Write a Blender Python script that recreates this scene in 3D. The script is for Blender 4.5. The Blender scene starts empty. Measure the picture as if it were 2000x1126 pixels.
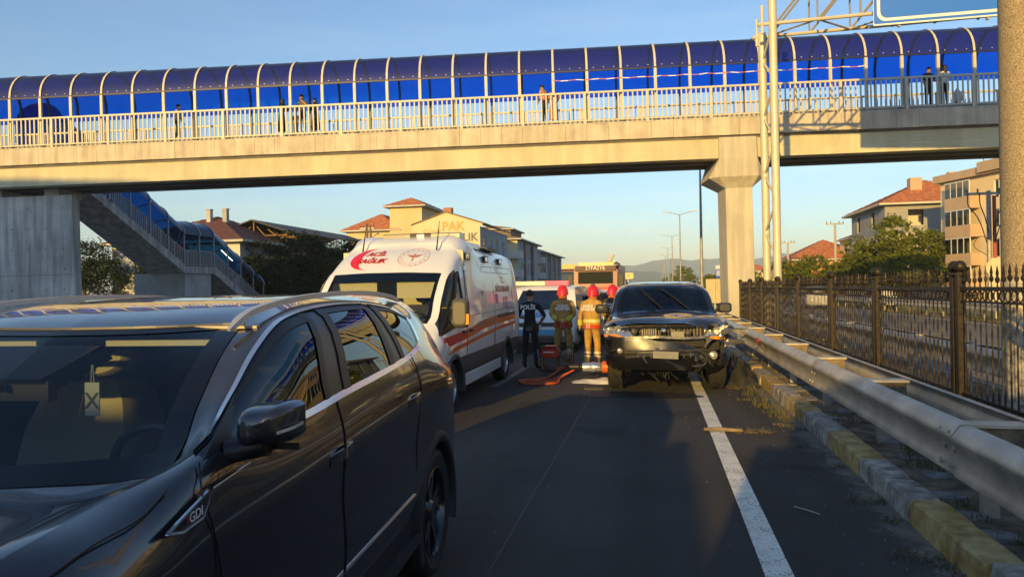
import bpy, bmesh, math, random
import numpy as np
from mathutils import Vector, Matrix
S = bpy.context.scene
COL = S.collection
R = math.radians
random.seed(7)

# ---------------- camera, world, sun, exposure ----------------
EYE = Vector((0, 0, 1.70))
YAW, PITCH, ROLL = R(11.39), R(.07), R(.95)
fwd = Vector((-math.sin(YAW)*math.cos(PITCH), math.cos(YAW)*math.cos(PITCH), math.sin(PITCH)))
r0 = Vector((math.cos(YAW), math.sin(YAW), 0)); u0 = r0.cross(fwd)
rgt = r0*math.cos(ROLL) - u0*math.sin(ROLL); up = r0*math.sin(ROLL) + u0*math.cos(ROLL)
cd = bpy.data.cameras.new('camera'); cam = bpy.data.objects.new('camera', cd); COL.objects.link(cam)
m3 = Matrix((rgt, up, -fwd)).transposed(); cam.matrix_world = Matrix.Translation(EYE) @ m3.to_4x4()
cd.sensor_width = 36; cd.lens = 36*1380/2000; cd.clip_start = .05; cd.clip_end = 9000
S.camera = cam

SUN_EL, SUN_AZ = R(12.6), R(12.5)          # light travels towards azimuth 12.5 deg right of +Y
sun_dir = Vector((math.sin(SUN_AZ)*math.cos(SUN_EL), math.cos(SUN_AZ)*math.cos(SUN_EL), -math.sin(SUN_EL)))
W = bpy.data.worlds.new('World'); S.world = W; W.use_nodes = True
nt = W.node_tree; bg = nt.nodes['Background']
sky = nt.nodes.new('ShaderNodeTexSky'); sky.sky_type = 'NISHITA'; sky.sun_disc = False
sky.sun_elevation = SUN_EL; sky.sun_rotation = R(180) + SUN_AZ
sky.air_density = 1.2; sky.dust_density = .5; sky.ozone_density = 3.2; sky.altitude = 100
# thin evening cirrus low in the sky: a little extra light scattered by noise bands
tc = nt.nodes.new('ShaderNodeTexCoord'); mp = nt.nodes.new('ShaderNodeMapping'); mp.inputs['Scale'].default_value = (1.6, 1.6, 14)
nz = nt.nodes.new('ShaderNodeTexNoise'); nz.inputs['Scale'].default_value = 2.2; nz.inputs['Detail'].default_value = 6
cr = nt.nodes.new('ShaderNodeValToRGB'); cr.color_ramp.elements[0].position = .46; cr.color_ramp.elements[1].position = .72
cr.color_ramp.elements[0].color = (.86, .94, 1.03, 1); cr.color_ramp.elements[1].color = (1.06, 1.02, 1.03, 1)
mul = nt.nodes.new('ShaderNodeMix'); mul.data_type = 'RGBA'; mul.blend_type = 'MULTIPLY'; mul.inputs['Factor'].default_value = 1
nt.links.new(tc.outputs['Generated'], mp.inputs['Vector']); nt.links.new(mp.outputs['Vector'], nz.inputs['Vector'])
nt.links.new(nz.outputs['Fac'], cr.inputs['Fac'])
nt.links.new(sky.outputs['Color'], mul.inputs['A']); nt.links.new(cr.outputs['Color'], mul.inputs['B'])
nt.links.new(mul.outputs['Result'], bg.inputs['Color'])
bg.inputs['Strength'].default_value = .122
sl = bpy.data.lights.new('sun', 'SUN'); sl.energy = 4.0; sl.angle = R(.55); sl.color = (1, .64, .17)
so = bpy.data.objects.new('sun', sl); COL.objects.link(so); so.rotation_euler = sun_dir.to_track_quat('-Z', 'Y').to_euler(); so.location = (-30, -80, 40)
vs = S.view_settings; vs.view_transform = 'Standard'; vs.look = 'None'; vs.exposure = .80; vs.gamma = 1; vs.use_curve_mapping = False
S.cycles.max_bounces = 6; S.cycles.transparent_max_bounces = 12; S.cycles.caustics_reflective = False; S.cycles.caustics_refractive = False
S.cycles.use_denoising = True; S.cycles.volume_bounces = 0

# ---------------- helpers ----------------
MATS = {}
def M(name, col=(.5, .5, .5), rough=.6, metal=0, n=None, bump=None, coat=0, spec=.5, emit=None, obj=False):
    """Principled material; n=(scale, amount[, second colour]) noise colour, bump=(scale, strength)."""
    if name in MATS: return MATS[name]
    m = bpy.data.materials.new(name); m.use_nodes = True; t = m.node_tree; p = t.nodes['Principled BSDF']
    p.inputs['Base Color'].default_value = (*col, 1); p.inputs['Roughness'].default_value = rough
    p.inputs['Metallic'].default_value = metal; p.inputs['Coat Weight'].default_value = coat; p.inputs['Coat Roughness'].default_value = .03
    p.inputs['Specular IOR Level'].default_value = spec
    if emit: p.inputs['Emission Color'].default_value = (*emit[:3], 1); p.inputs['Emission Strength'].default_value = emit[3]
    if obj: vec = t.nodes.new('ShaderNodeTexCoord').outputs['Object']
    else: vec = t.nodes.new('ShaderNodeNewGeometry').outputs['Position']
    if n:
        z = t.nodes.new('ShaderNodeTexNoise'); z.inputs['Scale'].default_value = n[0]; z.inputs['Detail'].default_value = 7; z.inputs['Roughness'].default_value = .62
        t.links.new(vec, z.inputs['Vector'])
        c = t.nodes.new('ShaderNodeValToRGB'); c.color_ramp.elements[0].position = .34; c.color_ramp.elements[1].position = .68
        c2 = n[2] if len(n) > 2 else col
        c.color_ramp.elements[0].color = (*[v*(1 - n[1]) for v in col], 1); c.color_ramp.elements[1].color = (*[min(1, v*(1 + n[1])) for v in c2], 1)
        t.links.new(z.outputs['Fac'], c.inputs['Fac']); t.links.new(c.outputs['Color'], p.inputs['Base Color'])
    if bump:
        z = t.nodes.new('ShaderNodeTexNoise'); z.inputs['Scale'].default_value = bump[0]; z.inputs['Detail'].default_value = 4
        t.links.new(vec, z.inputs['Vector'])
        b = t.nodes.new('ShaderNodeBump'); b.inputs['Strength'].default_value = bump[1]; b.inputs['Distance'].default_value = .02
        t.links.new(z.outputs['Fac'], b.inputs['Height']); t.links.new(b.outputs['Normal'], p.inputs['Normal'])
    MATS[name] = m; return m
def streaks(m, lo=.62, sc=(2.2, 2.2, .18), p0=.40, p1=.62):
    """rain streaks and soot: vertical noise multiplied into the base colour"""
    t = m.node_tree; p = t.nodes['Principled BSDF']; src = p.inputs['Base Color'].links[0].from_socket; N = t.nodes.new
    g = N('ShaderNodeNewGeometry'); q = N('ShaderNodeMapping'); q.inputs['Scale'].default_value = sc; z = N('ShaderNodeTexNoise'); z.inputs['Scale'].default_value = 1.6; z.inputs['Detail'].default_value = 6
    c = N('ShaderNodeValToRGB'); c.color_ramp.elements[0].position = p0; c.color_ramp.elements[1].position = p1; c.color_ramp.elements[0].color = (lo, lo, lo, 1); c.color_ramp.elements[1].color = (1, 1, 1, 1)
    x = N('ShaderNodeMix'); x.data_type = 'RGBA'; x.blend_type = 'MULTIPLY'; x.inputs['Factor'].default_value = 1
    t.links.new(g.outputs['Position'], q.inputs['Vector']); t.links.new(q.outputs['Vector'], z.inputs['Vector']); t.links.new(z.outputs['Fac'], c.inputs['Fac']); t.links.new(src, x.inputs['A']); t.links.new(c.outputs['Color'], x.inputs['B']); t.links.new(x.outputs['Result'], p.inputs['Base Color']); return m
def schlick(t, f0):
    """Fresnel weight that does not care which way the pane faces"""
    N = t.nodes.new; g = N('ShaderNodeNewGeometry'); d = N('ShaderNodeVectorMath'); d.operation = 'DOT_PRODUCT'
    t.links.new(g.outputs['Incoming'], d.inputs[0]); t.links.new(g.outputs['Normal'], d.inputs[1]); s = d.outputs['Value']
    for op, a, b in (('ABSOLUTE', None, None), ('SUBTRACT', 1, None), ('POWER', None, 5), ('MULTIPLY_ADD', None, 1-f0)):
        n = N('ShaderNodeMath'); n.operation = op
        if a is None: t.links.new(s, n.inputs[0])
        else: n.inputs[0].default_value = a; t.links.new(s, n.inputs[1])
        if b is not None: n.inputs[1].default_value = b
        if op == 'MULTIPLY_ADD': n.inputs[2].default_value = f0
        s = n.outputs[0]
    return s
def glass(name, tint, f0=.05, rough=0.0):
    """Thin window pane: tinted see-through plus a Fresnel mirror."""
    if name in MATS: return MATS[name]
    m = bpy.data.materials.new(name); m.use_nodes = True; t = m.node_tree; t.nodes.clear()
    o = t.nodes.new('ShaderNodeOutputMaterial'); a = t.nodes.new('ShaderNodeBsdfTransparent'); g = t.nodes.new('ShaderNodeBsdfGlossy')
    x = t.nodes.new('ShaderNodeMixShader')
    a.inputs['Color'].default_value = (*tint, 1); g.inputs['Roughness'].default_value = rough; g.inputs['Color'].default_value = (.9, .93, .95, 1)
    t.links.new(schlick(t, f0), x.inputs[0]); t.links.new(a.outputs[0], x.inputs[1]); t.links.new(g.outputs[0], x.inputs[2]); t.links.new(x.outputs[0], o.inputs[0])
    MATS[name] = m; return m

class MB:
    """collects verts and faces, builds ONE mesh object"""
    def __init__(s): s.v = []; s.f = []; s.m = []; s.k = 0
    def add(s, vs, fs):
        o = len(s.v); s.v += [tuple(v) for v in vs]
        for f in fs: s.f.append(tuple(i + o for i in f)); s.m.append(s.k)
        return s
    def box(s, a, b, T=None):
        x0, y0, z0 = a; x1, y1, z1 = b
        vs = [Vector(p) for p in ((x0,y0,z0),(x1,y0,z0),(x1,y1,z0),(x0,y1,z0),(x0,y0,z1),(x1,y0,z1),(x1,y1,z1),(x0,y1,z1))]
        if T is not None: vs = [T @ v for v in vs]
        return s.add(vs, [(0,3,2,1),(4,5,6,7),(0,1,5,4),(1,2,6,5),(2,3,7,6),(3,0,4,7)])
    def tube(s, pts, r, n=8, cap=True, flat=None):
        """swept tube along pts; r number or list; flat=(wx, wz) rectangular section instead"""
        pts = [Vector(p) for p in pts]; N = len(pts); rr = r if isinstance(r, (list, tuple)) else [r]*N
        base = len(s.v); prev = None
        for i, p in enumerate(pts):
            d = (pts[min(i+1, N-1)] - pts[max(i-1, 0)]).normalized()
            if prev is None:
                a = Vector((0,0,1)) if abs(d.z) < .9 else Vector((1,0,0)); x = d.cross(a).normalized()
            else: x = (prev - d*prev.dot(d)).normalized()
            prev = x; y = d.cross(x)
            if flat:
                w, h = flat[0]*rr[i], flat[1]*rr[i]
                for q in ((-w,-h),(w,-h),(w,h),(-w,h)): s.v.append(tuple(p + x*q[0] + y*q[1]))
            else:
                for k in range(n):
                    t = 2*math.pi*k/n; s.v.append(tuple(p + x*(math.cos(t)*rr[i]) + y*(math.sin(t)*rr[i])))
        n = 4 if flat else n
        for i in range(N-1):
            for k in range(n):
                a, b = base+i*n+k, base+i*n+(k+1) % n
                s.f.append((a, b, b+n, a+n)); s.m.append(s.k)
        if cap:
            s.f.append(tuple(base+k for k in range(n))[::-1]); s.m.append(s.k)
            s.f.append(tuple(base+(N-1)*n+k for k in range(n))); s.m.append(s.k)
        return s
    def lathe(s, prof, c=(0,0,0), ax='z', n=16, a0=0, a1=2*math.pi):
        """prof = [(r, h)...] turned about ax through c"""
        full = abs(a1 - a0 - 2*math.pi) < 1e-6; m = n if full else n+1; vs = []
        for r, h in prof:
            for k in range(m):
                t = a0 + (a1-a0)*k/n; x, y = r*math.cos(t), r*math.sin(t)
                vs.append({'z': (x, y, h), 'y': (x, h, y), 'x': (h, x, y)}[ax])
        vs = [(v[0]+c[0], v[1]+c[1], v[2]+c[2]) for v in vs]; fs = []
        for i in range(len(prof)-1):
            for k in range(n):
                k2 = (k+1) % m if full else k+1
                fs.append((i*m+k, i*m+k2, (i+1)*m+k2, (i+1)*m+k))
        return s.add(vs, fs)
    def prism(s, poly, d, T=None):
        """extrude polygon (3D points) along vector d"""
        a = [Vector(p) for p in poly]; d = Vector(d); b = [p + d for p in a]; n = len(a); vs = a + b
        if T is not None: vs = [T @ v for v in vs]
        return s.add(vs, [tuple(range(n))[::-1], tuple(range(n, 2*n))] + [(i, (i+1) % n, (i+1) % n + n, i+n) for i in range(n)])
    def ball(s, c, r, n=8, sc=(1,1,1)):
        m = max(3, n//2); pr = [(math.sin(math.pi*i/m)*r, -math.cos(math.pi*i/m)*r) for i in range(m+1)]
        pr[0] = (1e-4, -r); pr[-1] = (1e-4, r); o = len(s.v); s.lathe(pr, (0,0,0), 'z', n)
        for i in range(o, len(s.v)):
            v = s.v[i]; s.v[i] = (c[0]+v[0]*sc[0], c[1]+v[1]*sc[1], c[2]+v[2]*sc[2])
        return s
    def grid(s, P, flip=False):
        """P[i][j] -> points"""
        nr, nc = len(P), len(P[0]); fs = []
        for i in range(nr-1):
            for j in range(nc-1):
                q = (i*nc+j, i*nc+j+1, (i+1)*nc+j+1, (i+1)*nc+j); fs.append(q[::-1] if flip else q)
        return s.add([p for row in P for p in row], fs)
    def mesh(s, name, mats, smooth=None):
        me = bpy.data.meshes.new(name); me.from_pydata(s.v, [], s.f)
        for m in (mats if isinstance(mats, (list, tuple)) else [mats]): me.materials.append(m)
        if any(s.m): me.polygons.foreach_set('material_index', s.m)
        me.update()
        if smooth is not None: 
            me.polygons.foreach_set('use_smooth', [True]*len(me.polygons)); me.set_sharp_from_angle(angle=R(smooth))
        return me
    def build(s, name, mats, parent=None, smooth=None, **kw):
        return put(name, s.mesh(name, mats, smooth), parent, **kw)
def put(name, me, parent=None, loc=None, rot=None, sc=None, label=None, cat=None, group=None, kind=None):
    o = bpy.data.objects.new(name, me); COL.objects.link(o)
    if parent is not None: o.parent = parent
    if loc is not None: o.location = loc
    if rot is not None: o.rotation_euler = rot
    if sc is not None: o.scale = sc
    if label: o['label'] = label
    if cat: o['category'] = cat
    if group: o['group'] = group
    if kind: o['kind'] = kind
    return o
def thing(name, label, cat, loc=(0,0,0), rz=0, group=None):
    o = put(name, None, None, loc, (0,0,rz), None, label, cat, group); o.empty_display_size = .1; return o
def copy_thing(root, loc, rz=None, label=None):
    c = root.copy(); COL.objects.link(c); c.location = loc
    if rz is not None: c.rotation_euler = (0,0,rz)
    if label: c['label'] = label
    for ch in list(root.children):
        d = ch.copy(); COL.objects.link(d); d.parent = c
        for g in list(ch.children):
            e = g.copy(); COL.objects.link(e); e.parent = d
    return c
def text(name, s, size, mat, parent, T, ext=.002, align='CENTER', shear=0, bend=None, bold=0, width=None):
    cu = bpy.data.curves.new(name, 'FONT'); cu.body = s; cu.size = size; cu.align_x = align; cu.align_y = 'CENTER'; cu.extrude = ext; cu.shear = shear; cu.offset = bold; cu.resolution_u = 3
    tmp = bpy.data.objects.new('tmp', cu); COL.objects.link(tmp)
    bpy.context.view_layer.update()
    me = bpy.data.meshes.new_from_object(tmp.evaluated_get(bpy.context.evaluated_depsgraph_get()))
    bpy.data.objects.remove(tmp)
    if width:
        xs = [v.co.x for v in me.vertices]; k = width/max(1e-3, max(xs)-min(xs))
        for v in me.vertices: v.co.x *= k
    for v in me.vertices: v.co = T @ v.co if bend is None else bend(v.co)
    me.materials.clear(); me.materials.append(mat)
    return put(name, me, parent)
def frame(o, x, y):
    """matrix with columns x (right), y (up), normal"""
    x = Vector(x).normalized(); y = Vector(y); y = (y - x*y.dot(x)).normalized(); z = x.cross(y)
    m = Matrix((x, y, z)).transposed().to_4x4(); m.translation = Vector(o); return m
def spl(P, k, closed=False):
    """chord-length Catmull-Rom through rows of P (n,d), k pieces per span"""
    P = np.asarray(P, float); n = len(P)
    h = np.maximum(np.linalg.norm(np.diff(P, axis=0), axis=1), 1e-4); sl = np.diff(P, axis=0)/h[:, None]
    m = np.zeros_like(P); m[0] = sl[0]; m[-1] = sl[-1]
    for i in range(1, n-1): m[i] = (sl[i-1]*h[i] + sl[i]*h[i-1])/(h[i-1]+h[i])
    out = []
    for i in range(n-1):
        for t in np.arange(k)/k:
            a, b, c, d = 2*t**3-3*t**2+1, t**3-2*t**2+t, -2*t**3+3*t**2, t**3-t**2
            out.append(a*P[i] + b*h[i]*m[i] + c*P[i+1] + d*h[i]*m[i+1])
    out.append(P[-1]); return np.array(out)
def curve(P, k=4): return [tuple(p) for p in spl(P, k)]
# ---------------- materials ----------------
def asphalt(name, base, warm):
    m = M(name, base, .9, 0, (.35, .16, warm), spec=.3); t = m.node_tree; p = t.nodes['Principled BSDF']
    pos = t.nodes.new('ShaderNodeNewGeometry').outputs['Position']
    src = p.inputs['Base Color'].links[0].from_socket
    def noise(sc, lo, hi, a, b, stretch=None):
        z = t.nodes.new('ShaderNodeTexNoise'); z.inputs['Scale'].default_value = sc; z.inputs['Detail'].default_value = 3
        v = pos
        if stretch:
            q = t.nodes.new('ShaderNodeMapping'); q.inputs['Scale'].default_value = stretch; t.links.new(pos, q.inputs['Vector']); v = q.outputs['Vector']
        t.links.new(v, z.inputs['Vector']); c = t.nodes.new('ShaderNodeValToRGB')
        c.color_ramp.elements[0].position = lo; c.color_ramp.elements[1].position = hi
        c.color_ramp.elements[0].color = (a, a, a, 1); c.color_ramp.elements[1].color = (b, b, b, 1)
        t.links.new(z.outputs['Fac'], c.inputs['Fac']); return c.outputs['Color'], z
    def mult(a, b):
        x = t.nodes.new('ShaderNodeMix'); x.data_type = 'RGBA'; x.blend_type = 'MULTIPLY'; x.inputs['Factor'].default_value = 1
        t.links.new(a, x.inputs['A']); t.links.new(b, x.inputs['B']); return x.outputs['Result']
    grit, gz = noise(190, .3, .72, .45, 1.75); track, _ = noise(1.1, .35, .65, .72, 1.18, (1.0, .06, 1)); stain, _ = noise(.8, .60, .70, 1, .62)
    t.links.new(mult(mult(mult(src, grit), track), stain), p.inputs['Base Color'])
    b = t.nodes.new('ShaderNodeBump'); b.inputs['Strength'].default_value = .55; b.inputs['Distance'].default_value = .006
    t.links.new(gz.outputs['Fac'], b.inputs['Height']); t.links.new(b.outputs['Normal'], p.inputs['Normal'])
    return m
ASPH = asphalt('asphalt', (.054, .049, .043), (.062, .056, .048)); ASPH2 = asphalt('worn asphalt', (.16, .145, .13), (.18, .16, .14))
def roadpaint(name, col):
    """worn thermoplastic paint: asphalt shows through pits"""
    m = M(name, col, .7, 0, (3, .15)); t = m.node_tree; p = t.nodes['Principled BSDF']; src = p.inputs['Base Color'].links[0].from_socket
    pos = t.nodes.new('ShaderNodeNewGeometry').outputs['Position']
    z = t.nodes.new('ShaderNodeTexNoise'); z.inputs['Scale'].default_value = 75; z.inputs['Detail'].default_value = 5; t.links.new(pos, z.inputs['Vector'])
    z2 = t.nodes.new('ShaderNodeTexNoise'); z2.inputs['Scale'].default_value = 5; z2.inputs['Detail'].default_value = 3; t.links.new(pos, z2.inputs['Vector'])
    ad = t.nodes.new('ShaderNodeMath'); ad.operation = 'MULTIPLY_ADD'; ad.inputs[1].default_value = .35; t.links.new(z2.outputs['Fac'], ad.inputs[0]); t.links.new(z.outputs['Fac'], ad.inputs[2])
    c = t.nodes.new('ShaderNodeValToRGB'); c.color_ramp.elements[0].position = .53; c.color_ramp.elements[1].position = .6
    t.links.new(ad.outputs[0], c.inputs['Fac'])
    x = t.nodes.new('ShaderNodeMix'); x.data_type = 'RGBA'; x.inputs['A'].default_value = (.06, .06, .06, 1)
    t.links.new(c.outputs['Color'], x.inputs['Factor']); t.links.new(src, x.inputs['B']); t.links.new(x.outputs['Result'], p.inputs['Base Color']); return m
LINE = roadpaint('road paint', (.82, .77, .64)); LINE2 = roadpaint('faded road paint', (.17, .165, .15))
CONC = M('concrete', (.50, .475, .43), .85, 0, (1.3, .14, (.54, .51, .46)), (9, .25)); CONC2 = M('grey concrete', (.40, .40, .385), .88, 0, (.9, .22), (6, .35))
PILLC = M('cream painted concrete', (.58, .53, .42), .8, 0, (.8, .08), (7, .12))
GALV = M('galvanised steel', (.56, .50, .40), .45, .35, (4, .2), (30, .05)); GALV2 = M('dull steel', (.36, .35, .32), .55, .35, (3, .25))
KY = M('yellow kerb paint', (.50, .30, .06), .85, 0, (7, .35, (.40, .31, .14)), (22, .4)); KW = M('weathered kerb concrete', (.40, .36, .30), .9, 0, (8, .4), (20, .6))
SOIL = M('median soil', (.12, .095, .065), .95, 0, (5, .5, (.19, .15, .10)), (25, .9)); EARTH = M('earth and scrub', (.10, .105, .05), .95, 0, (.02, .4, (.16, .14, .07)))
IRON = M('wrought iron', (.016, .0135, .011), .5, .3, (30, .5, (.04, .028, .016))); BLK = M('black plastic', (.012, .012, .013), .5); RUB = M('tyre rubber', (.018, .018, .018), .8, 0, (40, .3), (60, .3))
WOOD = M('weathered timber', (.22, .17, .105), .85, 0, (7, .4), (40, .4)); CREAM = M('cream metal paint', (.62, .56, .42), .45, .1, (3, .08)); GRASSM = M('dry grass', (.17, .15, .05), .9, 0, (3, .5, (.10, .13, .03)))
RED = M('signal red', (.55, .012, .012), .4); WHT = M('white paint', (.78, .78, .77), .4); BLUEM = M('sign blue', (.02, .17, .75), .45); YEL = M('signal yellow', (.75, .5, .04), .5)

streaks(PILLC, .8); streaks(KW, .6, (5, 5, 3)); streaks(KY, .62, (4, 4, 3), .3, .5); streaks(GALV, .72, (3, 1.2, 2), .3, .6)

# ---------------- ground, roads, markings ----------------
def sheet(name, x0, x1, y0, y1, z, mat, kind='structure', nx=1, ny=1):
    b = MB(); P = [[(x0+(x1-x0)*i/nx, y0+(y1-y0)*j/ny, z) for i in range(nx+1)] for j in range(ny+1)]
    b.grid(P); return b.build(name, mat, kind=kind)
sheet('ground', -5000, 5000, -1500, 6500, -.03, EARTH)
road = sheet('road', -19.5, 1.74, -160, 1500, 0, ASPH)
road2 = sheet('opposite_road', 4.95, 13.4, -160, 1500, 0, ASPH2)
sheet('pavement', -60, -19.5, -160, 420, .10, M('paving', (.24, .23, .215), .85, 0, (2, .25)))
sheet('verge', 13.4, 70, -160, 420, .02, M('dry verge', (.24, .19, .085), .95, 0, (1.5, .5, (.15, .16, .05)), (10, .8)))
sheet('median', 1.95, 4.95, -160, 900, .13, SOIL)
b = MB(); b.box((4.93, -160, -.02), (5.0, 900, .135)); b.build('median_kerb', KW, kind='structure')
def strip(x, w, y0, y1, parent, z=.004, n=1, mat=None):
    b = MB(); b.grid([[(x-w/2, y0+(y1-y0)*i/n, z), (x+w/2, y0+(y1-y0)*i/n, z)] for i in range(n+1)]); return b.build('lane_line', mat or LINE, parent)
strip(.69, .165, -60, 700, road); strip(5.14, .12, -60, 700, road2); strip(13.0, .12, -60, 700, road2)
dash = strip(-2.77, .13, 12.05, 15.3, road, mat=LINE2)
for k in list(range(-6, 0)) + list(range(1, 24)): put('lane_line', dash.data, road, (0, 9*k, 0))
for k in range(-4, 24): put('lane_line', dash.data, road, (-3.45, 9*k, 0)); put('lane_line', dash.data, road2, (9.05+2.77, 9*k, 0))
strip(-9.8, .13, -60, 500, road)
# cracks and a longitudinal paving joint, dark sealed lines lying on the asphalt
b = MB(); rs = random.Random(31)
def crack(x, y, ang, n, w, step):
    P = [(x, y)]
    for _ in range(n): ang += rs.gauss(0, .35); P.append((P[-1][0]+step*math.cos(ang), P[-1][1]+step*math.sin(ang)))
    b.grid([[(px-w*rs.uniform(.5, 1.2), py, .0022), (px+w*rs.uniform(.5, 1.2), py+w, .0022)] for px, py in P])
for x, y, a, n, w in ((.15, 3.4, 1.5, 26, .005), (-.9, 5.0, 1.2, 18, .004), (1.15, 3.0, 1.7, 30, .005), (.3, 9.0, .6, 12, .004), (-1.6, 9.5, .2, 16, .004), (1.3, 7.5, 2.2, 10, .004), (-.2, 6.6, -.4, 9, .003)): crack(x, y, a, n, w, .16)
b.grid([[(-1.02+rs.uniform(-.006, .006), y, .0022), (-1.0+rs.uniform(-.006, .006), y, .0022)] for y in np.arange(1, 60, .5)]); b.build('crack_seal', M('bitumen', (.014, .014, .015), .6), road, kind='stuff')
# windblown dust and sand lying against the kerb
dm = M('road dust', (.17, .15, .12), .95, 0, (6, .3), (60, .4)); t_ = dm.node_tree; N_ = t_.nodes.new; mx = N_('ShaderNodeMixShader'); tr_ = N_('ShaderNodeBsdfTransparent'); zz_ = N_('ShaderNodeTexNoise'); zz_.inputs['Scale'].default_value = 3.5; zz_.inputs['Detail'].default_value = 8; zz_.inputs['Roughness'].default_value = .7
ps = N_('ShaderNodeNewGeometry'); sx = N_('ShaderNodeSeparateXYZ'); mr_ = N_('ShaderNodeMapRange'); mr_.inputs['From Min'].default_value = 1.05; mr_.inputs['From Max'].default_value = 1.75; mr_.inputs['To Min'].default_value = -.62; mr_.inputs['To Max'].default_value = .32
ad_ = N_('ShaderNodeMath'); ad_.operation = 'ADD'; ad_.use_clamp = True; rp_ = N_('ShaderNodeMapRange'); rp_.inputs['From Min'].default_value = .42; rp_.inputs['From Max'].default_value = .72
t_.links.new(ps.outputs['Position'], zz_.inputs['Vector']); t_.links.new(ps.outputs['Position'], sx.inputs[0]); t_.links.new(sx.outputs['X'], mr_.inputs['Value']); t_.links.new(mr_.outputs[0], ad_.inputs[0]); t_.links.new(zz_.outputs['Fac'], ad_.inputs[1]); t_.links.new(ad_.outputs[0], rp_.inputs['Value'])
t_.links.new(rp_.outputs[0], mx.inputs[0]); t_.links.new(tr_.outputs[0], mx.inputs[1]); t_.links.new(t_.nodes['Principled BSDF'].outputs[0], mx.inputs[2]); t_.links.new(mx.outputs[0], t_.nodes['Material Output'].inputs['Surface'])
b = MB(); b.grid([[(1.0, -10, .0035), (1.745, -10, .0035)], [(1.0, 60, .0035), (1.745, 60, .0035)]]); b.build('dust', dm, kind='stuff')
# oil and water stain in front of the wreck, a flat dark film on the asphalt
b = MB(); rs = random.Random(3); P = []
for k in range(28): a = 2*math.pi*k/28; P.append((-.55 + (1.25+rs.uniform(-.2,.2))*math.cos(a), 11.35 + (.33+rs.uniform(-.1,.1))*math.sin(a), .0045))
b.add(P, [tuple(range(28))]); b.build('oil_stain', M('oil film', (.022, .02, .021), .6, 0, (5, .4)), road)

# ---------------- kerb stones ----------------
def stone_mesh(seed, mat):
    r = random.Random(seed); b = MB(); n = 6; P = []
    for i in range(n+1):
        y = .597*i/n; e = .006 if i in (0, n) else 0
        c = [r.uniform(.008, .022) if r.random() < .25 else r.uniform(0, .004) for _ in range(2)]
        P.append([(.0+e, y, -.06), (.006+e+r.uniform(0, .004), y, .09), (.012+c[0]+e, y, .162-c[1]-e), (.03+c[0], y, .177-c[1]*.6-e), (.22-e, y, .175-e+r.uniform(-.004, .004)), (.225-e, y, -.05)])
    b.grid(P, True); b.add([p for p in P[0]], [tuple(range(6))]); b.add([p for p in P[-1]], [tuple(range(6))[::-1]]); return b.mesh('kerb_stone', mat, 25)
SY = [stone_mesh(i, KY) for i in range(5)]; SW = [stone_mesh(20+i, KW) for i in range(5)]
kerb = thing('kerb', 'row of chipped yellow and grey kerb stones along the road edge', 'kerb', (1.735, 0, 0)); kerb['kind'] = 'structure'; del kerb['category']
for i in range(-14, 110):
    pair = ((i + 1)//2) % 2; r = random.Random(i)
    o = put('kerb_stone', (SY if pair == 0 else SW)[i % 5], kerb, (r.uniform(-.012, .012), .60*i + 4.28 - 4.2, r.uniform(-.006, .006)), (r.uniform(-.02, .02), r.uniform(-.03, .03), r.uniform(-.015, .015)))
bb = MB(); bb.box((1.74, 66.08, -.05), (1.96, 700, .17)); bb.build('kerb_run', KW, kind='structure')
# broken pavers lying in the median behind the kerb
pv = thing('paver_strip', 'grey broken pavers lying in the soil between kerb and guard rail', 'pavers'); pv['kind'] = 'structure'; del pv['category']
pb = [MB().box((-.1, -.1, 0), (.1, .1, .05)).mesh('paver', M('grey paver', (.2, .2, .2), .9, 0, (12, .4), (30, .4)))]
for i in range(46):
    r = random.Random(500+i); y = r.uniform(2.5, 13); x = r.choice([2.05, 2.25, 2.45, 2.65])+r.uniform(-.02, .02)
    put('paver', pb[0], pv, (x, round(y/.21)*.21, .088+r.uniform(0, .02)), (r.uniform(-.08, .08), r.uniform(-.08, .08), r.uniform(-.2, .2)))

# ---------------- guard rails ----------------
PROF = [(.03, .803), (-.01, .805), (-.035, .797), (-.075, .745), (-.088, .722), (-.085, .705), (-.058, .665), (-.042, .62), (-.04, .58), (-.055, .53), (-.072, .498), (-.070, .482), (-.05, .475)]
def beam_mesh(L, sgn=1):
    b = MB(); b.grid([[(sgn*x, y, z) for x, z in PROF] for y in np.linspace(0, L, 9)], sgn < 0)
    b.grid([[(sgn*(x+.005), y, z) for x, z in PROF] for y in np.linspace(0, L, 9)], sgn > 0); return b.mesh('beam', GALV, 60)
BM = beam_mesh(4.0); BM2 = beam_mesh(4.0, -1)
bolt = MB().lathe([(.001, -.012), (.02, -.010), (.022, 0)], ax='x', n=8).mesh('bolt', GALV2, 40)
post = MB().box((-.05, -.03, -.2), (.05, .03, .74)).mesh('post', GALV2)
spc = MB().box((-.21, -.055, .50), (.21, .055, .735)).mesh('spacer', WOOD); plate = MB().box((-.24, -.085, .736), (.23, .085, .758)).mesh('cap_plate', GALV)
def guard_rail(x, y0, n, label, wide, first_front=1):
    t = thing('guard_rail', label, 'guard rail', (x, 0, 0))
    for i in range(n):
        r = random.Random(i+int(x*10)); y = y0 + 4*i
        put('beam', BM, t, (0, y, r.uniform(-.006, .006)), (0, 0, r.uniform(-.002, .002))); put('beam', BM2, t, (wide, y, -.04))
        for dz in (.74, .64, .54):
            for dy in (.06, .2): put('bolt', bolt, t, (-.07 if dz != .64 else -.045, y+dy, dz))
    for i in range(int(n*4/2.27)):
        y = y0 + 1.0 + 2.27*i; put('post', post, t, (wide/2, y, 0))
        s = put('spacer', spc, t, (wide/2, y, 0), None, (wide/.54, 1, 1)); put('cap_plate', plate, s, (0, 0, 0))
    return t
guard_rail(1.90, -7.1, 30, 'grey steel guard rail with timber spacers beside the wrecked black car', .54)
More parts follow.
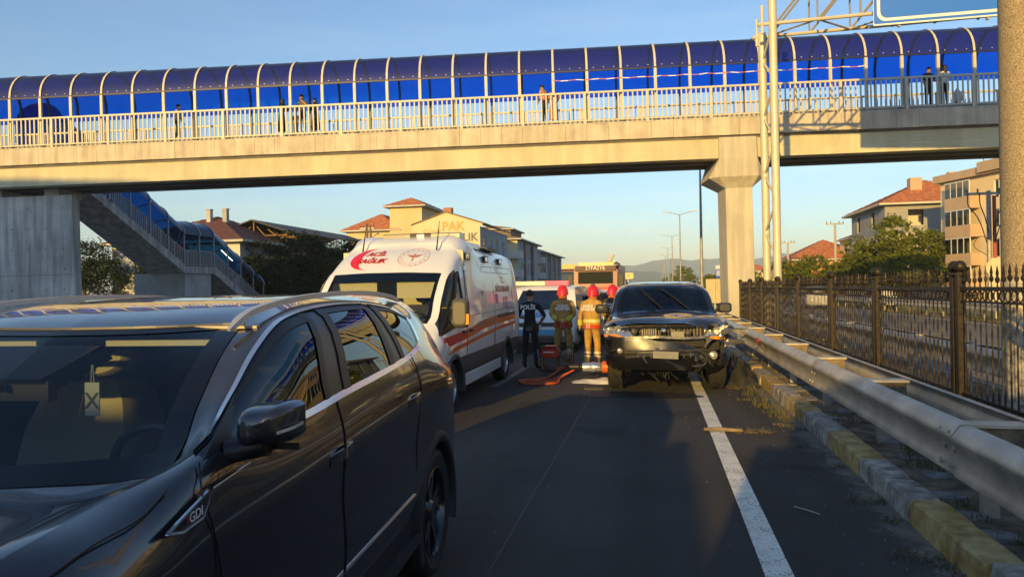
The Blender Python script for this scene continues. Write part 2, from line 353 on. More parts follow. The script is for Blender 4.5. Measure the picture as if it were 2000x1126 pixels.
guard_rail(4.36, -7.3, 26, 'steel guard rail behind the iron fence along the opposite road', .45)
guard_rail(13.9, -10, 34, 'distant guard rail on the dry verge beyond the opposite road', .3)
rf = MB(); rf.lathe([(.045, 0), (.05, .006), (.05, .02), (.001, .024)], ax='x', n=12); put('reflector', rf.mesh('reflector', RED, 40), None, (1.815, 13.35, .70), (0, 0, math.pi), (1, 1, 1.2), 'round red reflector fixed to the guard rail by the wreck', 'reflector')

# ---------------- iron fence ----------------
def twist_picket():
    b = MB(); vs = []; H = 1.42; n = 18
    for i in range(n+1):
        z = .26 + H*i/n; a = i*.55; w = .0095 if i < n else .008
        vs.append([(w*math.cos(a+k*math.pi/2), w*math.sin(a+k*math.pi/2), z) for k in range(4)])
    for z, w in ((1.70, .018), (1.73, .024), (1.76, .010), (1.79, .016), (1.87, .003)): vs.append([(w*math.cos(k*math.pi/2), w*math.sin(k*math.pi/2), z) for k in range(4)])
    b.grid([r+[r[0]] for r in vs], True); return b.mesh('picket', IRON)
PK = twist_picket()
fp = MB(); fp.box((-.044, -.044, .0), (.044, .044, 1.80)); fp.box((-.062, -.062, 1.78), (.062, .062, 1.81)); fp.ball((0, 0, 1.88), .072, 12); fp.lathe([(.03, 1.8), (.035, 1.82)], n=10)
FP = fp.mesh('post', IRON, 40)
def panel_mesh(L):
    b = MB(); 
    for z, w, h in ((1.62, .02, .022), (1.475, .015, .012), (.40, .018, .02)): b.box((-w, 0, z-h), (w, L, z+h))
    n = int(L/.125)
    for i in range(n):
        c = (0, .0625+.125*i + .02, 1.545); b.tube([(c[0], c[1]+.055*math.cos(a), c[2]+.055*math.sin(a)) for a in np.linspace(0, 2*math.pi, 11)], .008, 4, False)
    return b.mesh('rail_panel', IRON)
fence = thing('iron_fence', 'dark wrought iron fence with ball topped twin posts and twisted pickets', 'fence', (3.5, 0, 0))
ys = [3.1, 6.15, 9.2, 12.3, 15.25, 18.6, 21.6, 24.7, 27.6, 30.6]
for i, y in enumerate(ys):
    put('post', FP, fence, (0, y-.075, 0)); put('post', FP, fence, (0, y+.075, 0))
    if i < len(ys)-1:
        L = ys[i+1]-y-.26; pn = put('panel', panel_mesh(L), fence, (0, y+.13, 0)); k = int(L/.132)
        for q in range(k): put('picket', PK, pn, (0, (q+.5)*L/k, random.uniform(-.01, .01)), (0, 0, random.uniform(0, 1.5)))

# ---------------- gantry with motorway sign, concrete pole, street lamps ----------------
g = thing('sign_gantry', 'cream lattice column and truss arm carrying the blue road sign', 'gantry', (3.80, 24.2, 0))
for dx, dy, top in ((.04, -.6, 13.5), (-.10, .6, 10.1)): MB().tube([(dx, dy, 0), (dx-.01, dy, 5), (dx-.04, dy, top)], .125, 14).build('column_tube', CREAM, g, 40)
b = MB(); z = .6; s = 1
while z < 10: b.tube([(-.04-.095*s*-1, -.6*s, z), (-.04-.095*s, .6*s, z+.95)], .04, 8); z += .95; s = -s
b.build('bracing', CREAM, g, 40)
b = MB()
for dy in (-.6, .6):
    for z in (9.97, 11.5): b.tube([(-.45, dy, z), (9, dy, z+.12)], .06, 8)
    for z in (9.97, 13.0): b.tube([(-.3, dy, z-.3), (-.3, dy, z+.6)], .05, 8)
b.build('arm_chord', CREAM, g, 40)
b = MB()
for i in range(7):
    x = .1 + 1.25*i
    for dy in (-.6, .6): b.tube([(x, dy, 9.97), (x+1.25, dy, 11.5)], .04, 6); b.tube([(x+1.25, dy, 11.5), (x+1.25, dy, 9.97)], .03, 6)
    b.tube([(x, -.6 if i % 2 else .6, 9.99), (x+1.25, .6 if i % 2 else -.6, 9.99)], .03, 6)
b.build('arm_bracing', M('dark brace steel', (.3, .27, .22), .6, .2), g, 40)
sg = thing('road_sign', 'large blue motorway direction sign with white border hung on the gantry', 'road sign', (6.62, 23.1, 9.46))
b = MB(); b.box((0, 0, 0), (7.2, .04, 3.4)); b.build('panel', WHT, sg)
def rrect(w, h, r, n=6):
    o = []
    for cx, cy, a in ((w-r, r, -90), (w-r, h-r, 0), (r, h-r, 90), (r, r, 180)):
        for k in range(n+1): t = R(a+90*k/n); o.append((cx+r*math.cos(t), cy+r*math.sin(t)))
    return o
def plate_xz(name, mat, parent, x, z, w, h, r, y): 
    b = MB(); b.prism([(x+p[0], y, z+p[1]) for p in rrect(w, h, r)], (0, -.004, 0)); return b.build(name, mat, parent)
plate_xz('face', BLUEM, sg, .015, .05, 7.17, 3.33, .05, -.002); plate_xz('border', WHT, sg, .10, .12, 7.0, 3.2, .25, -.008); plate_xz('field', BLUEM, sg, .19, .21, 6.82, 3.02, .2, -.014)
b = MB(); 
for x in (.7, 3.1, 5.5): b.box((x, .05, -.06), (x+.07, .14, 3.2))
b.build('bracket', GALV, sg)
b = MB(); b.lathe([(.25, -.2), (.245, 2.4), (.235, 5), (.2, 12)], n=20); pole_conc = M('aggregate concrete', (.36, .28, .17), .9, 0, (60, .45, (.42, .33, .2)), (90, .9))
cp = b.build('concrete_pole', pole_conc, None, 40, loc=(4.15, 9.02, 0), label='thick rough concrete pole rising past the right edge of the bridge', cat='pole')
b = MB(); b.lathe([(.256, .25), (.254, .8), (.252, 1.72)], n=20); b.build('painted_band', M('peeling grey paint', (.36, .34, .30), .8, 0, (14, .5, (.5, .46, .36))), cp, 40)
def lamp_mesh():
    hs_ = []; a = MB(); a.lathe([(.11, 0), (.10, 1.2), (.075, 5), (.055, 9.15)], n=10); a.box((-.16, -.16, 0), (.16, .16, .04))
    arm = MB()
    for s in (-1, 1):
        arm.tube([(0, 0, 9.05), (s*.35, 0, 9.2), (s*1.25, 0, 9.42)], .035, 6)
        h = MB(); hs_.append(h); h.box((-.28, -.11, -.045), (.28, .11, .05), Matrix.Translation((s*1.5, 0, 9.47)) @ Matrix.Rotation(-s*.22, 4, 'Y'))
    return a.mesh('pole', GALV2, 40), arm.mesh('arm', GALV2, 40), *[h.mesh('lamp_head', M('lamp head', (.62, .57, .48), .5)) for h in hs_]
lm = lamp_mesh()
for i, (y, lb) in enumerate(((42.5, 'nearest street lamp in the median, its head hidden by the bridge'), (76, 'double arm street lamp on the median, second beyond the bridge'), (109, 'double arm street lamp on the median, third beyond the bridge'), (142, 'double arm street lamp on the median, fourth beyond the bridge'), (175, 'small far double arm street lamp, fifth beyond the bridge'), (208, 'small far double arm street lamp, sixth beyond the bridge'), (241, 'tiny far double arm street lamp, seventh beyond the bridge'), (290, 'tiniest far double arm street lamp at the end of the row'))):
    t = thing('street_lamp', lb, 'street lamp', (2.72, y, .1), R(random.uniform(-2, 2)), 'street lamps along the median')
    for q in lm: put(q.name.split('.')[0], q, t)
# signs seen from this side
t = thing('traffic_sign', 'back of a cream rectangular traffic board on a thin post', 'traffic sign', (2.78, 34.4, .1))
MB().box((-.4, -.02, .8), (.4, 0, 1.93)).build('board', M('sign back', (.5, .42, .26), .6, .1, (3, .1)), t); MB().tube([(0, -.05, 0), (0, -.05, 1.85)], .035, 8).build('post', CREAM, t)
t = thing('direction_sign', 'small blue roadside direction sign with white lettering by the pier', 'road sign', (6.0, 64, 0))
MB().box((-.75, 0, 2.4), (.75, .05, 3.1)).build('panel', BLUEM, t); MB().box((-.75, .0, 3.12), (.75, .05, 3.5)).build('top_panel', WHT, t)
b = MB()
for x in (-.55, .55): b.tube([(x, .08, 0), (x, .08, 3.5)], .04, 6)
b.build('post', GALV, t)
b = MB()
for i, w in enumerate((.5, .8, .65)): b.box((-.68, -.012, 2.92-.17*i), (-.68+w, -.004, 3.02-.17*i))
b.add([(.1, -.01, 2.45), (.2, -.01, 2.45), (.5, -.01, 2.66), (.45, -.01, 2.72)], [(0, 1, 2, 3)]); b.add([(.5, -.01, 2.8), (.36, -.01, 2.76), (.56, -.01, 2.58)], [(0, 1, 2)]); b.build('lettering', WHT, t)
t = thing('shop_sign', 'yellow rounded shop sign board on a pole far down the road', 'sign', (-4.2, 118, 0))
plate_xz('board', M('sign yellow', (.72, .58, .25), .5), t, -.85, 3.1, 1.7, 1.0, .2, 0).data; MB().tube([(0, .1, 0), (0, .1, 3.2)], .09, 8).build('post', CREAM, t)
text('lettering', '47', .55, M('sign brown', (.28, .1, .03)), t, frame((0, -.02, 3.6), (1, 0, 0), (0, 0, 1)))

# ---------------- hills ----------------
def hills(name, y, x0, x1, prof, mat, seed):
    r = random.Random(seed); n = 160; P = [[], [], [], []]
    ph = [r.uniform(0, 6) for _ in range(6)]
    for i in range(n+1):
        x = x0+(x1-x0)*i/n; h = np.interp(x, *zip(*prof)); h *= 1+.09*math.sin(x*.011+ph[0])+.06*math.sin(x*.027+ph[1])+.03*math.sin(x*.06+ph[2]); h = max(h, -20)
        for k, (dy, f) in enumerate(((-400, -.02), (-220, .5+.1*math.sin(x*.02+ph[3])), (0, 1), (500, .2))): P[k].append((x, y+dy, h*f-1))
    MB().grid(P, True).build(name, mat, None, 180, kind='structure')
HILL = M('wooded hills', (.035, .06, .04), .95, 0, (.02, .35, (.05, .075, .05)))
hills('far_hills', 3000, -2600, 3600, [(-2600, 20), (-900, 25), (-500, 60), (-250, 92), (0, 98), (150, 118), (330, 120), (600, 112), (1200, 95), (2500, 75), (3600, 50)], HILL, 4)
hills('near_hills', 1900, -2000, 2400, [(-2000, 10), (-500, 14), (-250, 38), (-50, 42), (100, 34), (220, 26), (600, 22), (2400, 15)], HILL, 9)
hz = MB(); hz.box((-4200, -1300, -2), (4200, 4200, 175)); hm = bpy.data.materials.new('haze'); hm.use_nodes = True; hn = hm.node_tree; hn.nodes.clear()
ho = hn.nodes.new('ShaderNodeOutputMaterial'); hv = hn.nodes.new('ShaderNodeVolumePrincipled'); hv.inputs['Color'].default_value = (.70, .85, 1, 1); hv.inputs['Density'].default_value = .00034; hv.inputs['Anisotropy'].default_value = -.15
hn.links.new(hv.outputs[0], ho.inputs['Volume']); hz.build('haze', hm, kind='stuff')
# ---------------- footbridge ----------------
def tinted(name, tint, dif, k=.12):
    m = bpy.data.materials.new(name); m.use_nodes = True; t = m.node_tree; t.nodes.clear(); N = t.nodes.new
    o, a, d, g = N('ShaderNodeOutputMaterial'), N('ShaderNodeBsdfTransparent'), N('ShaderNodeBsdfDiffuse'), N('ShaderNodeBsdfGlossy')
    x, y = N('ShaderNodeMixShader'), N('ShaderNodeMixShader'); g.inputs['Roughness'].default_value = .28
    a.inputs['Color'].default_value = (*tint, 1); d.inputs['Color'].default_value = (*dif, 1); x.inputs[0].default_value = k
    t.links.new(a.outputs[0], x.inputs[1]); t.links.new(d.outputs[0], x.inputs[2]); t.links.new(schlick(t, .04), y.inputs[0]); t.links.new(x.outputs[0], y.inputs[1]); t.links.new(g.outputs[0], y.inputs[2]); t.links.new(y.outputs[0], o.inputs['Surface'])
    MATS[name] = m; return m
POLY = tinted('blue polycarbonate', (.006, .15, .78), (.012, .03, .12), .22); POLYD = tinted('dusty blue polycarbonate', (.006, .12, .6), (.022, .030, .088), .66)  # POLYD: same sheet as POLY, its darker look in this light painted in
RAILM = M('cream railing paint', (.60, .55, .44), .5, 0, (5, .08)); RIBD = M('dark rib paint', (.10, .11, .14), .5)
FAS = M('fascia concrete', (.60, .52, .40), .85, 0, (1.1, .13, (.63, .56, .44)), (8, .2)); BEAMM = M('beam concrete', (.62, .565, .38), .85, 0, (.7, .08), (8, .12)); DARKC = M('soot stained concrete', (.16, .15, .14), .9, 0, (1.2, .25))  # DARKC: darker concrete for the deck and the rear girders
br = put('footbridge', None, None, (3.35, 31.27, 0), (0, -.0118, R(7.44)), None, 'long concrete footbridge over the road with blue barrel vault canopy', 'footbridge')
F = 8.836; T0, T1 = -41.0, 16.0
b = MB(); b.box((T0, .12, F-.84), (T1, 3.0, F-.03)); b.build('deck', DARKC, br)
b = MB(); b.box((T0, .0, F-.02), (T1, .30, F+.03)); b.build('coping', FAS, br)
pm = MB(); pm.box((.004, 0, -.73), (.914, .12, -.022)); pmesh = pm.mesh('fascia_panel', FAS)
NP = int((T1-T0)/.92)
for i in range(NP): put('fascia_panel', pmesh, br, (T0+.92*i, random.uniform(-.006, .004), F+random.uniform(-.006, .006)), (random.uniform(-.004, .004), 0, 0))
for k, y in enumerate((.16, 1.30, 2.44)):
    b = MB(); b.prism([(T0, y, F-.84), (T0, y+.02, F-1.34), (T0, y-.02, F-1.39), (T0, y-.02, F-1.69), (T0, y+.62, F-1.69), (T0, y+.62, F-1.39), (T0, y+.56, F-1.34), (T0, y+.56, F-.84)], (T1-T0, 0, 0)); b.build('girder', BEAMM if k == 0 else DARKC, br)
# railing: front balusters one by one, back row joined
bal = MB().box((-.029, -.02, .14), (.029, .02, 1.33)).mesh('baluster', RAILM); rp = MB().box((-.06, -.045, 0), (.06, .045, 1.36)).mesh('rail_post', RAILM)
for y in (.08, 2.92):
    b = MB(); b.box((T0, y-.04, F+1.315), (T1, y+.04, F+1.395)); b.build('handrail', RAILM, br); b = MB(); b.box((T0, y-.022, F+.13), (T1, y+.022, F+.18)); b.build('bottom_rail', RAILM, br)
t = T0; i = 0; back = MB()
while t < T1:
    if i % 13 == 0: put('rail_post', rp, br, (t, .08, F)); put('rail_post', rp, br, (t, 2.92, F))
    else:
        if -34.5 < t < 13.5: put('baluster', bal, br, (t, .08, F))
        back.box((t-.02, 2.905, F+.14), (t+.02, 2.935, F+1.33))
    t += .2065; i += 1
back.build('baluster_row', RAILM, br, kind='stuff')
b = MB(); b.box((T0, .36, F-.02), (T1, 2.80, F+.27)); b.build('walkway', CONC2, br)
# canopy
AC, AA, ABz, SP = 1.55, 1.27, 1.34, 2.40
def arch(o=0, lo=1.86, n=14):
    pts = [(AC-(AA+o)*math.cos(math.pi*k/n), SP+(ABz+o)*math.sin(math.pi*k/n)) for k in range(n+1)]
    pts.append((AC+AA+o, lo)); return pts
ribs = [-32.39 + 1.4682*i for i in range(-5, 33)]
cpm = MB().box((-.06, -.05, 0), (.06, .05, SP-.06)).mesh('canopy_post', RAILM); 
def ribmesh():
    b = MB(); A, B2 = arch(.035), arch(-.06)
    for w in (1,):
        P = [[(-.045, y, z), (.045, y, z)] for y, z in A]; Q = [[(-.045, y, z), (.045, y, z)] for y, z in B2]
        b.grid(P, True); b.k = 1; b.grid(Q); b.grid([[P[i][0], Q[i][0]] for i in range(len(P))]); b.grid([[P[i][1], Q[i][1]] for i in range(len(P))], True)
    return b.mesh('canopy_rib', [RAILM, RIBD])
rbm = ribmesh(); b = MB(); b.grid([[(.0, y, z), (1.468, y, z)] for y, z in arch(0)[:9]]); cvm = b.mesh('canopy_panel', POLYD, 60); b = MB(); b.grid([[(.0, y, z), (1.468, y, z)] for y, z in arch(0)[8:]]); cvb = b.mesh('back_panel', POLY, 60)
bp = MB().box((-.045, -.045, 0), (.045, .045, 1.9)).mesh('back_post', RIBD)
for i, x in enumerate(ribs):
    put('canopy_rib', rbm, br, (x, 0, F)); put('canopy_post', cpm, br, (x, .28, F)); put('back_post', bp, br, (x, AC+AA, F))
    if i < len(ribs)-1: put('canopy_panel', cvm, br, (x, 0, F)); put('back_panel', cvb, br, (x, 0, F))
b = MB(); b.box((ribs[0], .24, F+SP-.07), (ribs[-1], .30, F+SP-.01)); b.build('eave_rail', M('navy eave', (.012, .016, .05), .5), br)
b = MB()
for x in ribs[:-1]:
    for k in (.2, .5, .8): 
        q = arch(.012)[1]; b.box((x+1.468*k-.015, q[0]-.02, F+q[1]-.22), (x+1.468*k+.015, q[0]+.0, F+q[1]-.19))
b.build('bolt_row', WHT, br, kind='stuff')
# median pier with hammerhead, second pier across the road, left abutment
def rings(b, L):
    vs = []; 
    for z, x0, x1, y0, y1, c in L: vs.append([(x0+c, y0, z), (x1-c, y0, z), (x1, y0+c, z), (x1, y1-c, z), (x1-c, y1, z), (x0+c, y1, z), (x0, y1-c, z), (x0, y0+c, z)])
    b.grid([r+[r[0]] for r in vs]); b.add(vs[0], [tuple(range(8))[::-1]]); b.add(vs[-1], [tuple(range(8))]); return b
for t0 in (0, 14.4):
    rings(MB(), [(0, t0-.17, t0+.96, .35, 1.9, .02), (F-2.95, t0-.17, t0+.96, .35, 1.9, .02), (F-2.5, t0-.85, t0+1.5, .0, 2.6, .35), (F-1.75, t0-.48, t0+1.12, -.06, 3.1, .03), (F-.845, t0-.46, t0+1.08, -.06, 3.1, .02)]).build('pier', PILLC, br)
streaks(FAS, .78); streaks(BEAMM, .86, (1.2, 1.2, .12)); WALLC = M('board marked concrete', (.42, .42, .41), .9, 0, (.55, .2, (.48, .48, .465)), (5, .3))
streaks(WALLC, .6, (2.5, 2.5, .2), .36, .6); b = MB(); b.box((T0-8, .8, 0), (-29.9, 1.3, F-2.05)); ab = b.build('abutment', WALLC, br)
b = MB(); 
for i in range(11):
    for j in range(7):
        if (i*7+j*3) % 5: b.lathe([(.0, 0), (.035, 0)], (-30.4-.85*i+.06*(j % 2), .796, .5+.95*j), 'y', 8)
b.build('tie_holes', M('tie hole', (.09, .09, .09), .9), ab, kind='stuff')
b = MB(); b.box((T0-8, .795, 3.08), (-29.9, .8, 3.11)); b.build('pour_joint', M('stain', (.2, .2, .2), .9), ab)
b = MB()
for x in (-40, -37, -34.2, -31.4): b.box((x, 1.0, F-2.05), (x+.7, 2.6, F-1.69))
b.build('bearing', CONC2, br)
# red and white tape tied between canopy posts
tp = MB(); P = []
for i in range(41):
    x = -7.43 + 13.2*i/40; s = math.sin(math.pi*((i/40*14) % 1)); P.append([(x, .22, F+2.012-.10*i/40*0+.0-.04*s), (x, .225, F+1.975-.04*s)])
tp.grid(P); k = len(P)-1
tp.m = [0 if (i % 2) else 1 for i in range(k)]
o = tp.build('barrier_tape', [WHT, M('tape red', (.5, .14, .16), .5)], None, None, label='red and white barrier tape tied along the footbridge canopy posts', cat='tape'); o.location = br.location; o.rotation_euler = br.rotation_euler

# ---------------- stairs on the left ----------------
STC = M('stair concrete', (.48, .46, .43), .9, 0, (1.4, .2), (7, .3)); streaks(STC, .65); SRL = M('grey stair railing', (.30, .29, .28), .5)
st = thing('staircase', 'covered concrete stairs with blue canopy descending from the footbridge to the left pavement', 'staircase', (-29.5, 0, 0))
NOSE = [(30.6, 8.72), (40.3, 3.55), (43.4, 3.55), (50.0, .1)]
def nz(y): return float(np.interp(y, [p[0] for p in NOSE], [p[1] for p in NOSE]))
WD = 2.7
for (ya, za), (yb, zb), nm in ((NOSE[0], NOSE[1], 'flight'), (NOSE[1], NOSE[2], 'landing'), (NOSE[2], NOSE[3], 'flight')):
    b = MB(); 
    if nm == 'landing': b.box((-WD, ya, za-.45), (0, yb, za))
    else:
        n = int(round((za-zb)/.165)); prof = [(ya, za-.45)]
        for k in range(n): prof += [(ya+(yb-ya)*k/n, za-(za-zb)*k/n), (ya+(yb-ya)*(k+1)/n, za-(za-zb)*k/n)]
        prof += [(yb, zb), (yb, zb-.45)]
        b.prism([(0, y, z) for y, z in prof], (-WD, 0, 0))
    b.build(nm, STC, st)
b = MB(); b.box((-3.9, 40.5, 0), (-.15, 43.2, 3.1)); b.build('support_pier', CONC2, st)
b = MB(); b.box((-WD, 28.5, 8.1), (6, 30.6, 8.72)); b.build('top_landing', STC, st)
sb = MB().box((-.024, -.024, .05), (.024, .024, 1.02)).mesh('baluster', SRL)
y = 30.7; i = 0
while y < 49.6: put('baluster', sb, st, (-.08, y, nz(y)), None, (1.6, 1.6, 1) if i % 8 == 0 else None); y += .155; i += 1
for h in (.10, 1.03): 
    for x in (-.08, -WD+.08): MB().tube([(x, y, z+h) for y, z in NOSE], .035, 6).build('handrail', SRL, st)
def carch(y, z, o=0): return [(-WD/2+(WD/2+.02+o)*math.cos(math.pi*k/12), y, z+2.05+(.95+o)*math.sin(math.pi*k/12)) for k in range(13)] + [(-WD-.02-o, y, z+.5)]
CY = [30.8, 32.4, 34, 35.6, 37.2, 38.8, 40.3, 41.85, 43.4, 45, 46.6, 48.2, 49.6]
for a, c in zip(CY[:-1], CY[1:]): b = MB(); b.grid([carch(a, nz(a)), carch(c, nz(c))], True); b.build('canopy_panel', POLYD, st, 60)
for y in CY:
    b = MB(); b.tube(carch(y, nz(y), .03), .04, 6); b.build('canopy_rib', M('pale rib', (.4, .42, .46), .5), st, 40)
    b = MB(); b.box((-.06, y-.04, nz(y)), (0, y+.04, nz(y)+2.05)); b.build('canopy_post', SRL, st)
TUBEL = M('lit tube', (1, 1, 1), .5, emit=(1, .98, .85, 1.6))
for y in (44.6,): MB().tube([(-.25, y, nz(y)+1.85), (-.25, y+1.3, nz(y+1.3)+1.85)], .03, 6).build('tube_light', TUBEL, st)
# ---------------- buildings ----------------
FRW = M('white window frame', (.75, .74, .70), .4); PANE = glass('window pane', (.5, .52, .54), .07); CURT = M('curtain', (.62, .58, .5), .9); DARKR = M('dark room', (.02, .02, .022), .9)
TILE = M('orange roof tile', (.40, .13, .05), .85, 0, (2.5, .3, (.46, .17, .07))); TILED = M('dark red roof', (.12, .05, .045), .85, 0, (2, .25)); TILEB = M('brown roof', (.2, .14, .09), .85, 0, (2, .25))
def facade(parent, o, u, w, h, wins, mat, depth=.16, frames=True, name='wall', blind=0, mull=1):
    """wall with real openings; wins = [(x, z, w, h)]; u = direction along wall, outward normal = u x z rotated"""
    u = Vector(u).normalized(); nrm = Vector((u.y, -u.x, 0)); o = Vector(o); b = MB()
    xs = sorted({0, w} | {x for q in wins for x in (q[0], q[0]+q[2])}); zs = sorted({0, h} | {z for q in wins for z in (q[1], q[1]+q[3])})
    P = lambda x, z, d=0: o + u*x + Vector((0, 0, z)) - nrm*d
    for i in range(len(xs)-1):
        for j in range(len(zs)-1):
            cx, cz = (xs[i]+xs[i+1])/2, (zs[j]+zs[j+1])/2
            if any(q[0] < cx < q[0]+q[2] and q[1] < cz < q[1]+q[3] for q in wins): continue
            b.add([P(xs[i], zs[j]), P(xs[i+1], zs[j]), P(xs[i+1], zs[j+1]), P(xs[i], zs[j+1])], [(0, 1, 2, 3)])
    for x, z, a, c in wins:
        ring = [(x, z), (x+a, z), (x+a, z+c), (x, z+c)]
        for k in range(4):
            (x0, z0), (x1, z1) = ring[k], ring[(k+1) % 4]; b.add([P(x0, z0), P(x0, z0, depth), P(x1, z1, depth), P(x1, z1)], [(0, 1, 2, 3)])
    wl = b.build(name, mat, parent)
    for q, (x, z, a, c) in enumerate(wins):
        b = MB(); d = depth-.03; t = .06; T = frame(P(x, z, d), u, (0, 0, 1))
        if frames:
            for x0, z0, x1, z1 in [(0, 0, a, t), (0, c-t, a, c), (0, t, t, c-t), (a-t, t, a, c-t)] + [(a*k/(mull+1)-t/2, t, a*k/(mull+1)+t/2, c-t) for k in range(1, mull+1)]: b.box((x0, z0, -.03), (x1, z1, .03), T)
        else: b.box((0, 0, -.02), (a, .05, .10), T)
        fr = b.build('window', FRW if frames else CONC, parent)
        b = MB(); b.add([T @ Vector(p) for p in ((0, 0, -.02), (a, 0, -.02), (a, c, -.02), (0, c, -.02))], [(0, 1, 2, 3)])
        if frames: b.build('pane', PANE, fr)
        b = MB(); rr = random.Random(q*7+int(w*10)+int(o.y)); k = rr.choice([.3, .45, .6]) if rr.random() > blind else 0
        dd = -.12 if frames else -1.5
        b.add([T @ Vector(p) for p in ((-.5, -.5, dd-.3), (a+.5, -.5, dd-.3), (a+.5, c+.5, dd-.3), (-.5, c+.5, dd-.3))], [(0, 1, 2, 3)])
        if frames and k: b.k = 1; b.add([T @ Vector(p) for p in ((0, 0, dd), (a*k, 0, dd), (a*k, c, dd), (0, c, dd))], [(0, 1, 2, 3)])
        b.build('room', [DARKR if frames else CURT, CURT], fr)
    return wl
def hip(parent, x0, x1, y0, y1, z, h, ov, mat, ridge=None, name='roof', soff=None):
    X0, X1, Y0, Y1 = x0-ov, x1+ov, y0-ov, y1+ov; b = MB(); w, d = X1-X0, Y1-Y0
    if w > d: r0_, r1_ = (X0+d/2, (Y0+Y1)/2, z+h), (X1-d/2, (Y0+Y1)/2, z+h)
    else: r0_, r1_ = ((X0+X1)/2, Y0+w/2, z+h), ((X0+X1)/2, Y1-w/2, z+h)
    c = [(X0, Y0, z), (X1, Y0, z), (X1, Y1, z), (X0, Y1, z)]
    if w > d: fs = [(0, 1, 5, 4), (1, 2, 5), (2, 3, 4, 5), (3, 0, 4)]
    else: fs = [(0, 1, 4), (1, 2, 5, 4), (2, 3, 5), (3, 0, 4, 5)]
    b.add(c+[r0_, r1_], fs); rf = b.build(name, mat, parent)
    b = MB(); b.box((X0, Y0, z-.18), (X1, Y1, z-.002)); b.build('eave', soff or CONC, parent)
    # raised tile courses
    n = int(min(w, d)/2/.5); cb = MB()
    for k in range(1, n):
        f = k/n; i0 = min(w, d)/2*f; a0, a1, b0, b1 = X0+i0, X1-i0, Y0+i0, Y1-i0; zz = z+h*f+.02
        cb.tube([(a0, b0, zz), (a1, b0, zz), (a1, b1, zz), (a0, b1, zz), (a0, b0, zz)], .035, 4, False)
    cb.build('tile_courses', mat, rf, kind='stuff'); return rf
def shell(parent, x0, x1, y0, y1, h, mat, W, z0=0, **kw):
    """four walls; W = dict side -> windows for 's' (faces -Y), 'w' (-X), 'e' (+X)"""
    facade(parent, (x0, y0, z0), (1, 0, 0), x1-x0, h, W.get('s', []), mat, **kw); facade(parent, (x0, y1, z0), (0, -1, 0), y1-y0, h, W.get('w', []), mat, **kw)
    facade(parent, (x1, y0, z0), (0, 1, 0), y1-y0, h, W.get('e', []), mat, **kw); facade(parent, (x1, y1, z0), (-1, 0, 0), x1-x0, h, [], mat)
def wgrid(xs, zs, w, h): return [(x, z, w, h) for x in xs for z in zs]
# right side ------------------------------------------------
PEACH = M('peach render', (.78, .62, .41), .9, 0, (.5, .06), (12, .08)); PEACH2 = M('peach render band', (.5, .36, .24), .9, 0, (.6, .08))
A = thing('apartment_building', 'peach four storey apartment block with flat roof parapet and white windows', 'building', (27+28*math.sin(R(18)), 74.4-28*math.cos(R(18)), 0), R(18))
wz = [1.25, 3.8, 6.35, 8.9]
facade(A, (0, 28, 0), (0, -1, 0), 28, 11.1, wgrid([8.6, 13.2, 18, 23], wz, 1.9, 1.55) + wgrid([6.4], wz, 1.35, 1.6), PEACH, mull=2, blind=.4)
facade(A, (0, 0, 0), (1, 0, 0), 12, 11.1, wgrid([2, 7], wz, 1.6, 1.5), PEACH); facade(A, (12, 28, 0), (-1, 0, 0), 12, 11.1, [], PEACH)
b = MB(); b.box((-.5, -.5, 11.1), (12, 28.4, 11.8)); b.build('parapet', PEACH2, A); b = MB(); b.box((-.75, 18, 11.25), (-.5, 22.6, 12.15)); b.build('roof_bay', PEACH2, A)
for i, z in enumerate((.75, 3.3, 5.85, 8.4)):
    b = MB(); b.box((-1.05, 23.1, z-.15), (0, 26.2, z)); b.box((-1.05, 23.1, z), (-.95, 26.2, z+.95)); b.box((-.95, 23.1, z), (0, 23.2, z+.95)); bl = b.build('balcony', PEACH2, A)
    b = MB()
    for k in range(4): b.box((-1.04, 23.15+.76*k, z+.95), (-.96, 23.2+.76*k, z+2.35))
    b.box((-1.04, 23.15, z+2.3), (-.96, 26.2, z+2.38)); b.build('glazing_frame', FRW, bl); b = MB(); b.box((-1.01, 23.2, z+.96), (-.99, 26.15, z+2.3)); b.build('pane', PANE, bl)
d = MB(); d.lathe([(.02, 0), (.35, .06), (.55, .2)], n=14); o = put('satellite_dish', d.mesh('satellite_dish', M('dish', (.55, .48, .38), .5)), None, (28.2, 68.5, 12.9), (R(65), 0, R(-40)), None, 'pale satellite dish on the parapet of the peach apartment block', 'satellite dish')
MB().tube([(0, 0, .0), (0, -.5, -.75)], .05, 6).build('mast', GALV, o)
GREYW = M('grey unfinished render', (.33, .32, .30), .9, 0, (.6, .1)); CREAMW = M('cream unfinished render', (.62, .55, .42), .9, 0, (.6, .1))
B = thing('house', 'grey and cream unfinished house with open window holes and red hipped roof', 'house', (24.9, 84, 0)); B.scale = (1.107, 1.107, 1.107)
for z0, h, m in ((0, 6.4, CREAMW), (6.4, 2.9, GREYW)):
    zz = [1.0, 4.2] if z0 == 0 else [.75]
    shell(B, 0, 9, 0, 12, h, m, {'s': wgrid([2.1], zz, 1.4, 1.6) + wgrid([5.2], zz, 1.6, 1.75), 'w': wgrid([2.2, 7.5], zz, 1.1, 1.75)}, z0, frames=False)
b = MB(); b.box((4.6, -1.1, 6.1), (9, 0, 6.28)); b.box((4.6, -1.1, 6.28), (9, -1.0, 7.1)); b.box((4.6, -1.1, 2.9), (9, 0, 3.1)); b.build('balcony', CREAMW, B)
rf = hip(B, 0, 11, 0, 13, 9.4, 2.9, .7, TILE, soff=CREAMW); MB().box((3.2, 2.6, 10.2), (4.3, 3.6, 12.2)).build('chimney', PEACH2, B); MB().box((7.5, 4.5, 10.8), (8.2, 5.2, 12.9)).build('chimney', PEACH2, B)
